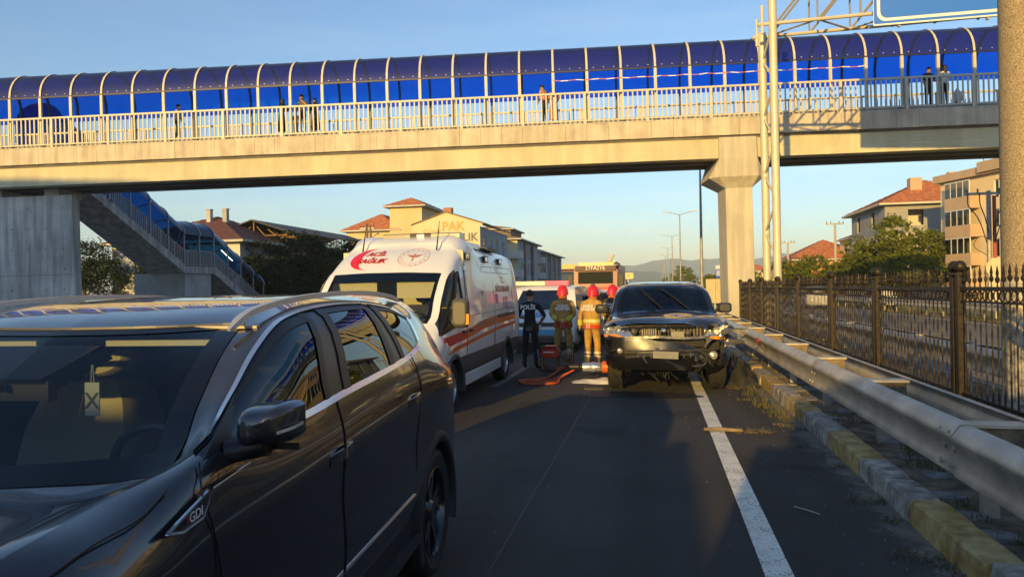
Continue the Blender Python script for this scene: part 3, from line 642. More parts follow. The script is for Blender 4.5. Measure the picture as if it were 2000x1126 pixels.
ORG = M('orange render', (.60, .34, .14), .9, 0, (.6, .08))
Cc = thing('house', 'orange house with low tiled hip roof beyond the gantry column', 'house', (19.5, 108, 0))
shell(Cc, 0, 11, 0, 12, 5.2, ORG, {'s': wgrid([1.2, 4.4, 8], [.8, 3.2], 1.5, 1.3), 'w': wgrid([2, 6], [3.2], 1.4, 1.3)}); hip(Cc, 0, 11, 0, 12, 5.3, 3.1, .8, TILE)
b = MB(); b.box((-.8, -1.2, 2.6), (11, 0, 2.8)); b.box((-.8, -1.2, 2.8), (11, -1.1, 3.5)); b.build('balcony', M('red balcony', (.45, .13, .07), .8), Cc)
D = thing('house', 'plain beige gabled house between the orange and the grey houses', 'house', (26.5, 100, 0))
shell(D, 0, 10, 0, 10, 7.9, PEACH, {'s': wgrid([6.2], [1.2, 4.6], 1.4, 1.4)}); hip(D, 0, 10, 0, 10, 8, 1.9, .5, TILE); b = MB(); b.box((1.5, 3, 8.4), (2.6, 4, 10.1)); b.build('chimney', PEACH2, D)
# rows beyond and beside the frame that the street continues with (seen mirrored in the car)
for i, (x, y, w, d, h, m, lb) in enumerate(((30, 14, 12, 20, 9.6, CREAMW, 'cream block of flats right of the frame'), (28, -12, 12, 18, 12, PEACH, 'peach block of flats far right of the frame'), (27, -42, 12, 22, 9, ORG, 'orange block of flats behind the camera on the right'))):
    t = thing('apartment_building', lb, 'building', (x, y, 0)); shell(t, 0, w, 0, d, h, m, {'w': wgrid([2+4*k for k in range(int(d/4))], [1.2+2.9*k for k in range(int(h/3))], 1.6, 1.4), 's': wgrid([2, 7], [1.2, 4.1], 1.5, 1.4)}); hip(t, 0, w, 0, d, h, 2.4, .6, TILE)
# left side -------------------------------------------------
YW = M('warm yellow render', (.62, .49, .27), .9, 0, (.5, .06)); YW2 = M('pale yellow render', (.66, .58, .36), .9, 0, (.5, .05)); BLUEG = M('blue grey render', (.33, .36, .40), .9, 0, (.5, .08)); WHW = M('off white render', (.60, .60, .57), .9, 0, (.5, .08)); BRK = M('brown cladding', (.2, .15, .12), .85, 0, (1, .2))
Pk = thing('gabled_building', 'pale yellow gabled workshop with faded wall lettering', 'building', (-28.2, 82, 0))
facade(Pk, (0, 0, 0), (1, 0, 0), 7.9, 9.3, [], YW2)
b = MB(); b.add([(-.55, 0, 9.0), (-.55, 0, 9.7), (3.7, 0, 11.1), (8.2, 0, 9.65), (8.2, 0, 9.3), (0, 0, 9.3), (0, 0, 9.0)], [(0, 1, 5, 6), (1, 2, 3, 4, 5)]); b.build('gable_wall', YW2, Pk)
facade(Pk, (7.9, 0, 0), (0, 1, 0), 16, 9.3, wgrid([1.5, 5, 8.5, 12], [6.3], 1.5, 1.9) + wgrid([1.5, 5, 8.5, 12], [3.0], 1.5, 1.9), BLUEG)
b = MB(); b.prism([(-.7, -.15, 9.65), (3.7, -.15, 11.1), (8.5, -.15, 9.55), (8.5, -.15, 9.7), (3.7, -.15, 11.27), (-.7, -.15, 9.8)], (0, 16.3, 0)); b.build('roof', TILEB, Pk); b = MB(); b.box((3.2, .6, 10.9), (4.2, 1.5, 11.75)); b.build('chimney', M('brick chimney', (.4, .18, .09), .9), Pk)
FAD = M('faded ochre lettering', (.52, .36, .10), .8); DKL = M('dark lettering', (.13, .14, .15), .7)
text('lettering', 'PAK', 1.55, FAD, Pk, frame((4.6, -.02, 9.35), (1, 0, 0), (0, 0, 1)), bold=.03); text('lettering', 'PAZARLIK', 1.35, DKL, Pk, frame((4.6, -.02, 8.0), (1, 0, 0), (0, 0, 1)), bold=.03); text('logo', 'Simit', 1.2, FAD, Pk, frame((1.8, -.02, 8.75), (1, 0, .1), (0, 0, 1)), shear=.3)
Tw = thing('house', 'yellow house with square tower and orange tiled roofs left of the gable', 'house', (-43.6, 92, 0))
shell(Tw, 1.8, 8.3, 0, 12, 10.0, YW, {'s': wgrid([3.6, 5.4], [8.5], .35, .5) + [(1.2, 6.2, 1.0, 2.4)] + wgrid([3.9], [4], 1.4, 1.4)}); rf = hip(Tw, 1.8, 9, 0, 12, 10.2, 2.6, .8, TILE)
b = MB(); tw = shell(Tw, 8.3, 12.9, -.6, 9, 13.1, YW, {'e': [(3.2, 11.0, 1.4, 1.2)]}); hip(Tw, 8.3, 12.9, -.6, 9, 13.3, 1.4, .75, TILE)
for nm, y, d, h, lb in (('apartment_building', 106, 19, 9.4, 'grey and cream apartment block with balconies next to the ambulance roof'), ('apartment_building', 128, 30, 8.6, 'far row of dark brown clad apartments with white balconies')):
    t = thing(nm, lb, 'building', (-31, y, 0)); x1 = 10.6
    facade(t, (0, 0, 0), (1, 0, 0), x1, h, wgrid([5.6], [1.4, 4.2, 7.0][:3 if h > 9 else 2], 1.5, 1.7), YW2 if h > 9 else WHW)
    facade(t, (x1, 0, 0), (0, 1, 0), d, h, wgrid([2.4+2.9*k for k in range(int((d-3)/2.9))], [1.2, 4.0, 6.6], 1.5, 1.9), BLUEG if h > 9 else BRK)
    for k in range(3):
        z = .9+2.8*k; b = MB(); b.box((x1-2.6, -1.2, z-.15), (x1+.9, -.002, z)); b.box((x1-2.6, -1.2, z), (x1+.9, -1.1, z+.95)); b.box((x1+.8, -1.1, z), (x1+.9, -.002, z+.95)); b.build('balcony', WHW, t)
    for k in range(int(d/7)):
        b = MB(); b.box((x1+.002, 5.2+7*k, 0), (x1+.3, 6.2+7*k, h)); b.build('pilaster', BRK if h > 9 else BLUEG, t)
    hip(t, 0, x1, 0, d, h+.05, 1.5, .8, TILEB)
    if h > 9: b = MB(); b.box((2, 3, h+.6), (9, 12, h+1.9)); b.build('attic', BRK, t); hip(t, 2, 9, 3, 12, h+1.9, .8, .5, TILEB)
t = thing('house', 'low yellow roofed shop at the far end of the left row', 'building', (-27, 172, 0)); shell(t, 0, 11, 0, 14, 5.6, YW, {}); hip(t, 0, 11, 0, 14, 5.7, 1.3, .6, TILE); MB().box((0.5, -.3, 6.4), (8.5, -.1, 7.6)).build('fascia_sign', M('shop sign', (.6, .45, .15), .5), t)
dr = thing('house', 'dark red hip roofed house with twin chimneys behind the trees', 'house', (-45, 52, 0))
shell(dr, 0, 12, 0, 12, 6.0, WHW, {'s': wgrid([2, 8], [3.4], 1.4, 1.4), 'e': wgrid([2, 8], [3.4], 1.4, 1.4)}); hip(dr, 0, 12, 0, 12, 6.1, 2.7, .7, TILED)
for x in (6.0, 7.6): b = MB(); b.box((x, 4.3, 7.6), (x+.4, 4.7, 9.2)); b.box((x-.04, 4.26, 9.2), (x+.44, 4.74, 9.28)); b.build('chimney', CONC2, dr)
# open steel roof on posts over a flat roof
sh = thing('terrace_shed', 'open steel truss roof on posts above a brown terrace', 'shed', (-38.4, 58, 0)); L = 19
RST = M('rusty steel', (.42, .26, .12), .7, .2); DRF = M('dark sheet roof', (.06, .055, .05), .7); TBR = M('terrace brown', (.22, .12, .09), .9, 0, (1, .2))
MB().box((0, 0, 0), (6, L, 5.6)).build('wall', TBR, sh); MB().box((6.0, -.1, 4.9), (6.1, L, 6.2)).build('parapet', TBR, sh)
b = MB(); b.prism([(-.5, -.4, 7.15), (3.0, -.4, 8.25), (6.6, -.4, 7.1), (6.6, -.4, 7.2), (3.0, -.4, 8.37), (-.5, -.4, 7.27)], (0, L+1, 0)); b.build('roof', DRF, sh)
b = MB(); 
for y in np.linspace(0, L, 8):
    b.tube([(-.4, y, 6.9), (6.4, y, 6.9)], .05, 4); b.tube([(3.0, y, 6.9), (3.0, y, 8.2)], .06, 4)
    for x, q in ((.8, 1), (1.9, 1), (4.1, -1), (5.2, -1)): b.tube([(x, y, 6.9), (x+.8*q, y, 7.75 if abs(x-3) < 1.5 else 7.45)], .04, 4)
for y in np.linspace(0, L, 16): b.tube([(-.2, y, 5.6), (-.2, y, 7.1)], .05, 4); b.tube([(6.2, y, 5.6), (6.2, y, 7.1)], .05, 4); b.tube([(6.2, y, 7.0), (5.4, y, 6.4)], .03, 4)
b.tube([(6.2, 0, 6.45), (6.2, L, 6.45)], .03, 4); b.build('truss', RST, sh)
# shop front under the stairs
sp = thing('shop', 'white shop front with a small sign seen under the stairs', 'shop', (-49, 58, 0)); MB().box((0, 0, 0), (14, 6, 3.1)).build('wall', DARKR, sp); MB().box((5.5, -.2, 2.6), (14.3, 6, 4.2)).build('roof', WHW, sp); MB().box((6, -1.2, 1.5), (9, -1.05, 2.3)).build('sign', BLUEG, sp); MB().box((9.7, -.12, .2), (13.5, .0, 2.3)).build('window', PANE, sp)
text('lettering', 'EMLAK', .55, WHT, sp, frame((7.5, -1.22, 1.9), (1, 0, 0), (0, 0, 1)))
# small houses far off on the right
for i, (x, y, w, h) in enumerate(((18, 190, 9, 4.5), (24, 215, 10, 6), (15, 250, 8, 4.0))):
    t = thing('house', ['small far cream house with pitched roof past the light poles', 'small far house behind the blue direction sign', 'smallest far house at the end of the right verge'][i], 'house', (x, y, 0)); shell(t, 0, w, 0, 9, h, [YW2, PEACH, WHW][i], {'s': wgrid([2, 5], [1.2], 1.2, 1.2)}); hip(t, 0, w, 0, 9, h, 2, .4, [TILEB, TILE, TILEB][i])
mn = MB(); mn.lathe([(.8, 0), (.75, 9), (1.1, 9.2), (1.1, 10), (.6, 10.2), (.55, 13), (.7, 13.1), (.02, 17)], n=10); put('minaret', mn.mesh('minaret', WHW, 40), None, (27, 262, 0), None, None, 'thin pale minaret rising among far trees', 'minaret')
# utility poles with crossarms
def upole(x, y, h, mat, label, arms, dish=False):
    t = thing('utility_pole', label, 'utility pole', (x, y, 0)); MB().lathe([(.16, 0), (.12, h)], n=8).build('pole', mat, t, 40)
    for z, w in arms:
        a = MB(); a.box((-w, -.06, z-.07), (w, .06, z+.07)); a = a.build('crossarm', GALV2, t)
        b = MB()
        for k in (-1, -.5, .5, 1): b.lathe([(.02, 0), (.06, .05), (.03, .1), (.06, .16), (.02, .22)], (k*w*.93, 0, z+.07), n=8)
        b.build('insulators', M('insulator', (.12, .07, .05), .3), a)
    return t
BRP = M('red pole paint', (.38, .07, .05), .6)
t = upole(18.9, 45.2, 6.9, GALV2, 'grey utility pole with red conduit and loose cables before the peach block', [(6.75, 1.2)]); MB().tube([(.24, -.1, .6), (.24, -.1, 6.6)], .10, 8).build('conduit', BRP, t, 40)
b = MB()
for s in (-1, -.45, .5, .95): b.tube(curve([(s*1.1, -.05, 6.8), (s*1.15, -.2, 6.1), (s*.7, -.25, 5.4), (s*.2, -.2, 4.9 - abs(s))], 4), .03, 5)
b.tube(curve([(-.2, -.2, 3.2), (-.9, -.2, 3.8), (-.5, -.2, 4.3), (-.05, -.2, 4.1)], 4), .02, 5); b.build('cable', BLK, t)
upole(19.3, 82, 8.3, M('pole concrete', (.45, .4, .32), .9), 'slim concrete utility pole before the orange house', [(8.2, .9)]); upole(17.6, 100, 7.4, M('pole concrete', ()), 'shorter concrete utility pole left of the orange house', [(7.3, .9)])
t = upole(-26.2, 62, 8.0, M('pole wood', (.2, .15, .11), .9), 'twin timber utility pole with insulators before the yellow house', [(7.6, .7), (6.2, .5)]); MB().lathe([(.15, 0), (.12, 7.7)], (.35, 0, 0), n=8).build('second_pole', MATS['pole wood'], t, 40); MB().tube([(.3, -.1, 6.5), (1.1, -.5, 7.0), (1.35, -.6, 7.05)], [.04, .05, .12], 8).build('lamp_head', GALV, t, 40)

# ---------------- trees ----------------
def leafmat(name, c, c2):
    m = M(name, c, .75, 0, (2.2, .3, c2), spec=.25); t = m.node_tree; p = t.nodes['Principled BSDF']; o = t.nodes['Material Output']
    x = t.nodes.new('ShaderNodeMixShader'); x.inputs[0].default_value = .38; q = t.nodes.new('ShaderNodeBsdfTranslucent')
    t.links.new(p.inputs['Base Color'].links[0].from_socket, q.inputs['Color']); t.links.new(p.outputs[0], x.inputs[1]); t.links.new(q.outputs[0], x.inputs[2]); t.links.new(x.outputs[0], o.inputs['Surface']); return m
LF1 = leafmat('leaves fresh green', (.14, .165, .014), (.17, .19, .022)); LF2 = leafmat('leaves dark green', (.02, .034, .012), (.035, .05, .016)); BARK = M('bark', (.09, .065, .045), .9, 0, (9, .4), (30, .6))
def tree(x, y, h, blobs, n, mat, label, size=.16, seed=1, group=None, trunk=.2, z0=0):
    """blobs: [(dx, dy, z, rx, rz)]; leaf faces in clumps through the volume"""
    r = random.Random(seed); t = thing('tree', label, 'tree', (x, y, z0), 0, group); nr = np.random.default_rng(seed)
    b = MB(); top = (0, 0, h*.55); b.tube(curve([(0, 0, -.1), (.05, .03, h*.25), top], 3), [trunk, trunk*.95, trunk*.85, trunk*.8, trunk*.75, trunk*.7, trunk*.6], 8)
    for q in blobs: b.tube(curve([(0, 0, h*.22), (q[0]*.5, q[1]*.5, h*.22+(q[2]-h*.22)*.55), (q[0], q[1], q[2])], 3), [trunk*.5, trunk*.45, trunk*.4, trunk*.33, trunk*.26, trunk*.2, trunk*.1], 6)
    b.build('trunk', BARK, t, 40)
    tot = sum(q[3]**2*q[4] for q in blobs); V = []
    for q in blobs:
        m = int(n*q[3]**2*q[4]/tot); nc = max(6, int(m/26)); u = nr.normal(size=(nc, 3)); u /= np.linalg.norm(u, axis=1)[:, None]
        rad = nr.uniform(.45, 1.04, nc)**.6; cl = u*rad[:, None]*np.array([q[3], q[3], q[4]]) + np.array(q[:3]); cl[:, 2] = np.maximum(cl[:, 2], q[2]-q[4]*.75)
        cs = nr.uniform(.12, .34, nc)*q[3]*.75
        idx = np.repeat(np.arange(nc), 26); p = cl[idx] + nr.normal(size=(nc*26, 3))*cs[idx][:, None]*np.array([.62, .62, .42]); V.append(p)
    C = np.concatenate(V); k = len(C); a = nr.normal(size=(k, 3)); a /= np.linalg.norm(a, axis=1)[:, None]; c = np.cross(a, nr.normal(size=(k, 3))); c /= np.linalg.norm(c, axis=1)[:, None]
    s = nr.uniform(.55, 1.25, k)[:, None]*size; v = np.stack([C-a*s, C+c*s*.45, C+a*s, C-c*s*.45], 1).reshape(-1, 3)
    me = bpy.data.meshes.new('crown'); me.vertices.add(k*4); me.loops.add(k*4); me.polygons.add(k)
    me.vertices.foreach_set('co', v.ravel()); me.loops.foreach_set('vertex_index', np.arange(k*4)); me.polygons.foreach_set('loop_start', np.arange(k)*4); me.polygons.foreach_set('loop_total', np.full(k, 4)); me.materials.append(mat); me.update(); me.validate()
    put('crown', me, t); return t
def big(t, k): t.scale = (k, k, k)
big(tree(15.3, 80, 4.2, [(-1.6, 0, 2.3, 1.9, 1.5), (1.2, .4, 2.6, 2.2, 1.6), (3.2, 0, 2.0, 1.6, 1.3), (-.2, -.5, 1.4, 2.4, 1.1)], 9500, LF1, 'round bright green tree beside the gantry column', .16, 3), 1.14)
big(tree(20.4, 77, 5.2, [(0, 0, 3.7, 1.5, 1.8), (.6, 0, 2.2, 2.1, 1.6), (-.8, .3, 2.0, 1.6, 1.4)], 7000, LF1, 'green tree left of the largest roadside tree', .16, 5), 1.2)
big(tree(23.6, 74, 6.2, [(-.8, 0, 4.9, 1.7, 1.9), (1.4, .3, 4.0, 1.9, 1.7), (-2.2, .2, 3.4, 1.7, 1.6), (2.6, 0, 2.7, 1.6, 1.5), (.2, -.6, 2.4, 2.5, 1.6)], 13000, LF1, 'largest spreading green tree in front of the grey unfinished house', .16, 8), 1.21)
tree(24.0, 50, 2.9, [(0, 0, 1.9, .9, 1.1), (1.2, 0, 1.5, .9, .9)], 2500, LF1, 'small green bush by the peach apartment block', .13, 9)
tree(22.6, 50, 4.2, [(0, 0, 2.2, .6, 1.2), (0, 0, 3.3, .35, .8)], 1800, LF2, 'small dark conifer before the peach apartment block', .10, 10, trunk=.08)
tree(-30.2, 54, 6.8, [(-1.6, 0, 4.2, 2.2, 1.8), (1.3, .4, 5.3, 2.0, 1.6), (2.6, 0, 3.4, 1.8, 1.7), (.2, -.5, 2.6, 3.0, 2.2)], 16000, LF2, 'dark leafy tree right behind the stairs', .17, 12)
tree(-25.6, 55, 5.8, [(-1.2, 0, 4.0, 1.6, 1.5), (.9, .3, 4.6, 1.5, 1.4), (-.2, -.4, 2.4, 2.4, 1.9), (1.6, 0, 2.6, 1.3, 1.4)], 11000, LF2, 'dark leafy tree under the open steel roof', .16, 14)
tree(-35.5, 47, 5.0, [(0, 0, 3.6, 2.0, 1.8), (1.8, 0, 2.6, 1.7, 1.6)], 7000, LF2, 'dark tree behind the lower stair flight', .16, 18)
tree(-46, 50, 6.6, [(0, 0, 4.3, 2.4, 2.0), (2.0, 0, 3.2, 2.0, 1.6), (-2, 0, 3.4, 2, 1.6)], 15000, LF2, 'tree glimpsed under the stair flight', .11, 20)
for i, (x, y, h) in enumerate(((-1.5, 205, 8), (11.5, 150, 4.5), (9.0, 190, 5), (22, 175, 5.5))):
    tree(x+ (9 if i == 0 else 0), y, h, [(0, 0, h*.55, h*.42, h*.36), (h*.3, 0, h*.4, h*.32, h*.28), (-h*.35, 0, h*.38, h*.3, h*.28)], 3500, LF1, ['far bushy green tree beside the row of street lamps', 'low far tree by the blue direction sign', 'small far tree past the dark lamp pole', 'small far tree by the cream far house'][i], .3, 30+i)
b = MB(); nr = random.Random(5)
for i in range(5200):
    x = nr.uniform(-75, 95); y = nr.uniform(230, 520); 
    if -21 < x < 14: continue
    s = nr.uniform(.8, 2.0); h = nr.uniform(1.5, 4.5)*(1 if abs(x) > 18 else .5); a = nr.uniform(0, 6.3)
    for k in range(3): z = h*nr.uniform(.2, 1); q = Vector((x+nr.uniform(-2, 2), y, z)); d1 = Vector((nr.gauss(0, 1), nr.gauss(0, 1), nr.gauss(0, .6)))*s*.6; d2 = Vector((nr.gauss(0, 1), nr.gauss(0, 1), nr.gauss(0, .6)))*s*.6; b.add([q-d1, q+d2, q+d1], [(0, 1, 2)])
b.build('woodland', LF1, kind='stuff', label='far low band of green trees and scrub under the hills')
# ---------------- car bodies ----------------
PAINT = M('dark blue grey car paint', (.042, .040, .045), .22, .45, None, None, 1.0, .6)
CHROME = M('chrome trim', (.75, .76, .78), .12, 1); SATIN = M('satin aluminium', (.60, .61, .63), .35, .55); TRIM = M('bright window trim', (.74, .75, .78), .14, .92); SEAL = M('window seal', (.008, .008, .009), .45)
FRIT = M('black frit', (.004, .004, .005), .08); GWS = glass('windscreen glass', (.62, .69, .70), .05); GSIDE = glass('dark side glass', (.03, .034, .036), .085); CLAD = M('grey black cladding', (.022, .022, .023), .55, 0, (40, .15))
LEATH = M('tan leather', (.46, .39, .26), .6); INTD = M('dark interior', (.012, .012, .014), .7); AMBER = M('amber lens', (.8, .30, .02), .2); LENSR = M('red lens', (.45, .01, .015), .12, coat=1); LENSC = M('clear lens', (.7, .72, .72), .08, .6, coat=1)
RIMB = M('gloss black alloy', (.02, .02, .022), .15, .2, coat=.7); RIMS = M('silver alloy', (.5, .5, .5), .3, .8)
def fine(net, ku, kv):
    """dense grid from a control net of 3D points"""
    A = np.array([spl(row, kv) for row in np.asarray(net, float)])
    return np.stack([spl(A[:, j], ku) for j in range(A.shape[1])], 1)
def patch(G, ku, kv, cells, sgn=1, drop=None, off=0):
    """mesh builder from coarse cells [(i, j)] of the fine grid; sgn -1 mirrors in y"""
    b = MB(); idx = {}
    def vid(i, j):
        k = (i, j)
        if k not in idx: p = G[i, j]; idx[k] = len(b.v); b.v.append((p[0], sgn*p[1], p[2]))
        return idx[k]
    for ci, cj in cells:
        for i in range(ci*ku, (ci+1)*ku):
            for j in range(cj*kv, (cj+1)*kv):
                c = (G[i, j]+G[i+1, j+1])/2
                if drop and drop(c): continue
                f = (vid(i, j), vid(i+1, j), vid(i+1, j+1), vid(i, j+1)); b.f.append(f if sgn > 0 else f[::-1]); b.m.append(b.k)
    return b
def both(G, ku, kv, cells, drop=None):
    a, c = patch(G, ku, kv, cells, 1, drop), patch(G, ku, kv, cells, -1, drop); return a.add(c.v, c.f)
def wheel(name, parent, c, r, w, out, rimmat, rr=.66, spokes=10, rz=0):
    """wheel with axle along y; out = +1/-1 side of the rim face"""
    b = MB(); h = w/2
    b.lathe([(rr*r, -h*.8), (r*.9, -h), (r*.975, -h*.86), (r, -h*.6), (r*.992, -h*.36), (r*.992, -h*.30), (r, -h*.28), (r*1.0, h*.28), (r*.992, h*.30), (r*.992, h*.36), (r, h*.6), (r*.975, h*.86), (r*.9, h), (rr*r, h*.8)], ax='y', n=40)
    n = 44
    for k in range(n):      # tread blocks
        t = 2*math.pi*k/n; T = Matrix.Rotation(t, 4, 'Y'); b.box((r*.985, -h*.82, -.012), (r*1.012, -h*.40, .012), T); b.box((r*.985, h*.40, -.012), (r*1.012, h*.82, .012), T)
    wl = put(name, None, parent, c, (0, 0, rz)); wl.empty_display_size = .1
    b.build('tyre', RUB, wl, 40)
    b = MB(); R0 = rr*r; y = out*h*.62
    b.lathe([(R0*1.03, out*h*.86), (R0*.98, out*h*.9), (R0*.93, y), (R0*.9, -out*h*.7)], ax='y', n=40)
    b.lathe([(R0*.9, -out*h*.1), (.03, -out*h*.1)], ax='y', n=24)
    for k in range(spokes):
        T = Matrix.Rotation(2*math.pi*k/spokes + (.12 if k % 2 else -.12), 4, 'Y')
        b.prism([(.05, y+out*.0, -.028), (R0*.95, y+out*.012, -.019), (R0*.95, y+out*.012, .019), (.05, y, .028)], (0, -out*.03, 0), T)
    b.lathe([(.001, y+out*.02), (.05, y+out*.018), (.075, y-out*.01)], ax='y', n=20)
    b.build('rim', rimmat, wl, 35); return wl
# --- foreground SUV: x back from rear axle, y to the car's left, z up; columns underside -> roof centre
def ssec(x, z0, dy=0, front=1): return None
def srow(xl, ys, j6, j7, j8, j9, j10, zz=(.30, .32, .50, .66, .90, .0)):
    xs = xl if isinstance(xl, (list, tuple)) else [xl]*6
    return [(xs[k], ys[k], zz[k]) for k in range(6)] + [j6, j7, j8, (j9[0], j9[1], j9[2]), (j10[0], 0, j10[1])]
Y0 = [.66, .855, .905, .928, .922, .932]
def zz(sh): return (.28, .30, .50, .66, .92, sh)
net = [
 srow(-3.50, [0]*6, (-3.50, 0, .9), (-3.50, 0, .95), (-3.49, 0, .98), (-3.48, 0, 1.0), (-3.46, 1.01), zz(.85)),
 srow([-3.44, -3.45, -3.47, -3.48, -3.48, -3.46], [.42, .50, .54, .56, .56, .56], (-3.42, .52, .98), (-3.40, .48, 1.0), (-3.4, .38, 1.02), (-3.43, .2, 1.03), (-3.44, 1.035), zz(.92)),
 srow([-3.26, -3.27, -3.28, -3.29, -3.28, -3.26], [.56, .70, .75, .775, .765, .76], (-3.22, .71, 1.055), (-3.2, .64, 1.085), (-3.2, .50, 1.09), (-3.22, .27, 1.105), (-3.23, 1.11), zz(.97)),
 srow(-3.02, Y0, (-3.02, .865, 1.145), (-3.0, .775, 1.192), (-2.99, .60, 1.155), (-2.99, .32, 1.16), (-2.99, 1.165), zz(1.04)),
 srow(-2.72, Y0, (-2.70, .885, 1.195), (-2.68, .775, 1.222), (-2.68, .60, 1.178), (-2.70, .32, 1.178), (-2.71, 1.18), zz(1.09)),
 srow(-2.47, Y0, (-2.47, .895, 1.268), (-2.44, .850, 1.278), (-2.405, .752, 1.222), (-2.44, .36, 1.178), (-2.47, 1.172), zz(1.12)),
 srow(-2.22, Y0, (-2.22, .90, 1.274), (-2.20, .815, 1.385), (-2.20, .715, 1.365), (-2.27, .34, 1.315), (-2.30, 1.31), zz(1.135)),
 srow(-1.96, Y0, (-1.98, .90, 1.276), (-1.95, .768, 1.507), (-1.965, .665, 1.505), (-2.06, .33, 1.46), (-2.10, 1.455), zz(1.14)),
 srow(-1.74, Y0, (-1.80, .90, 1.28), (-1.74, .748, 1.592), (-1.745, .625, 1.588), (-1.835, .32, 1.582), (-1.87, 1.58), zz(1.145)),
 srow(-1.60, Y0, (-1.635, .90, 1.29), (-1.53, .742, 1.625), (-1.54, .62, 1.636), (-1.56, .32, 1.645), (-1.57, 1.647), zz(1.15)),
 srow(-1.49, Y0, (-1.47, .90, 1.30), (-1.41, .74, 1.634), (-1.42, .62, 1.652), (-1.43, .32, 1.662), (-1.43, 1.664), zz(1.155)),
 srow(-1.1, Y0, (-1.12, .90, 1.316), (-1.10, .738, 1.644), (-1.1, .62, 1.672), (-1.1, .32, 1.685), (-1.1, 1.688), zz(1.165)),
 srow(-.78, Y0, (-.78, .898, 1.334), (-.83, .74, 1.640), (-.8, .62, 1.675), (-.8, .32, 1.692), (-.8, 1.695), zz(1.175)),
 srow(-.64, Y0, (-.64, .896, 1.344), (-.745, .742, 1.635), (-.68, .62, 1.674), (-.68, .32, 1.692), (-.68, 1.696), zz(1.18)),
 srow(-.38, Y0, (-.40, .888, 1.372), (-.36, .752, 1.598), (-.36, .62, 1.665), (-.36, .32, 1.688), (-.36, 1.693), zz(1.19)),
 srow(-.2, Y0, (-.22, .872, 1.40), (-.15, .775, 1.548), (-.15, .62, 1.655), (-.15, .32, 1.682), (-.15, 1.688), zz(1.195)),
 srow(.10, Y0, (.08, .845, 1.385), (.12, .765, 1.53), (.2, .62, 1.635), (.28, .32, 1.665), (.3, 1.672), zz(1.20)),
 srow([.36]*5+[.34], [.66, .85, .90, .92, .915, .915], (.34, .835, 1.31), (.36, .76, 1.46), (.46, .60, 1.605), (.5, .32, 1.635), (.52, 1.642), zz(1.195)),
 srow([.60, .62, .66, .66, .64, .60], [.64, .80, .86, .88, .88, .87], (.62, .80, 1.24), (.66, .74, 1.30), (.66, .58, 1.36), (.70, .32, 1.38), (.71, 1.385), zz(1.175)),
 srow([.70, .78, .86, .86, .80, .72], [.6, .70, .76, .80, .80, .80], (.72, .74, 1.20), (.75, .68, 1.22), (.77, .56, 1.24), (.79, .30, 1.25), (.80, 1.255), zz(1.15)),
 srow([.72, .84, .93, .94, .84, .78], [.0]*6, (.80, 0, 1.18), (.80, 0, 1.2), (.80, 0, 1.21), (.81, 0, 1.22), (.82, 1.23), zz(1.13))]
KU, KV = 5, 5
G = fine(net, KU, KV)
NR = len(net)-1
allc = {(i, j) for i in range(NR) for j in range(10)}
ws = {(i, j) for i in (5, 6, 7) for j in (8, 9)}
fg = {(5, 6), (6, 6), (7, 6), (8, 6)}; rg = {(10, 6), (11, 6)}; qg = {(13, 6), (14, 6)}; pil = {(9, 6), (12, 6)}
rw = {(17, 8), (17, 9), (17, 7)}; tail = {(17, 5), (18, 5), (17, 6)}
hood = {(i, j) for i in (1, 2, 3, 4) for j in (7, 8, 9)}
clad = {(i, j) for i in range(1, NR) for j in (0, 1)}
AR = .435
def arch_drop(c): return c[1] > .5 and (math.hypot(c[0], c[2]-.365) < AR or math.hypot(c[0]+2.71, c[2]-.365) < AR)
suv = thing('suv', 'dark blue grey SUV in the foreground with silver roof rails and chrome window line', 'car', (-2.2237, 4.0511, 0), R(90+3.96))
# local +x must point backwards (+Y world rotated) and +y to the picture's right
suv.rotation_euler = (0, 0, R(3.96)); CAR = Matrix(((0, 1, 0, 0), (1, 0, 0, 0), (0, 0, 1, 0), (0, 0, 0, 1)))
def carify(me):
    me.transform(CAR); me.flip_normals(); return me
def cb(b, name, mats, parent, smooth=None, **kw): return put(name, carify(b.mesh(name, mats, smooth)), parent, **kw)
body = cb(both(G, KU, KV, sorted(allc-ws-fg-rg-qg-pil-rw-tail-hood-clad), arch_drop), 'body', PAINT, suv, 40)
cb(both(G, KU, KV, sorted(hood)), 'bonnet', PAINT, suv, 40); cb(both(G, KU, KV, sorted(clad), arch_drop), 'sill_cladding', CLAD, suv, 40)
cb(both(G, KU, KV, sorted(ws)), 'windscreen', GWS, suv, 60)
for s in (1, -1):
    for cells in (fg, rg, qg): cb(patch(G, KU, KV, sorted(cells), s), 'side_window', GSIDE, suv, 60)
    [cb(patch(G, KU, KV, [c_], s), 'pillar_trim', M('pillar black', (.02, .02, .022), .35), suv, 60) for c_ in sorted(pil)]; cb(patch(G, KU, KV, sorted(tail), s), 'tail_light', LENSR, suv, 60)
cb(both(G, KU, KV, sorted(rw)), 'rear_window', GSIDE, suv, 60)
def gl(i, j, o=0, s=1):
    """point on the surface at coarse (row, column) floats, pushed outward by o"""
    u, v = min(i*KU, G.shape[0]-1.001), min(j*KV, G.shape[1]-1.001); a, c = int(u), int(v); u -= a; v -= c
    p = (G[a, c]*(1-u)+G[a+1, c]*u)*(1-v) + (G[a, c+1]*(1-u)+G[a+1, c+1]*u)*v
    n = np.cross(G[a+1, c]-G[a, c], G[a, c+1]-G[a, c]); n /= np.linalg.norm(n)+1e-9
    if n[1]*max(p[1], .02) + n[2]*(p[2]-1.0) < 0: n = -n
    p = p + n*o; return (p[0], s*p[1], p[2])
def rib(A, B, name, mat, parent=None):
    b = MB(); b.grid([A, B]); return cb(b, name, mat, parent or suv, 60)
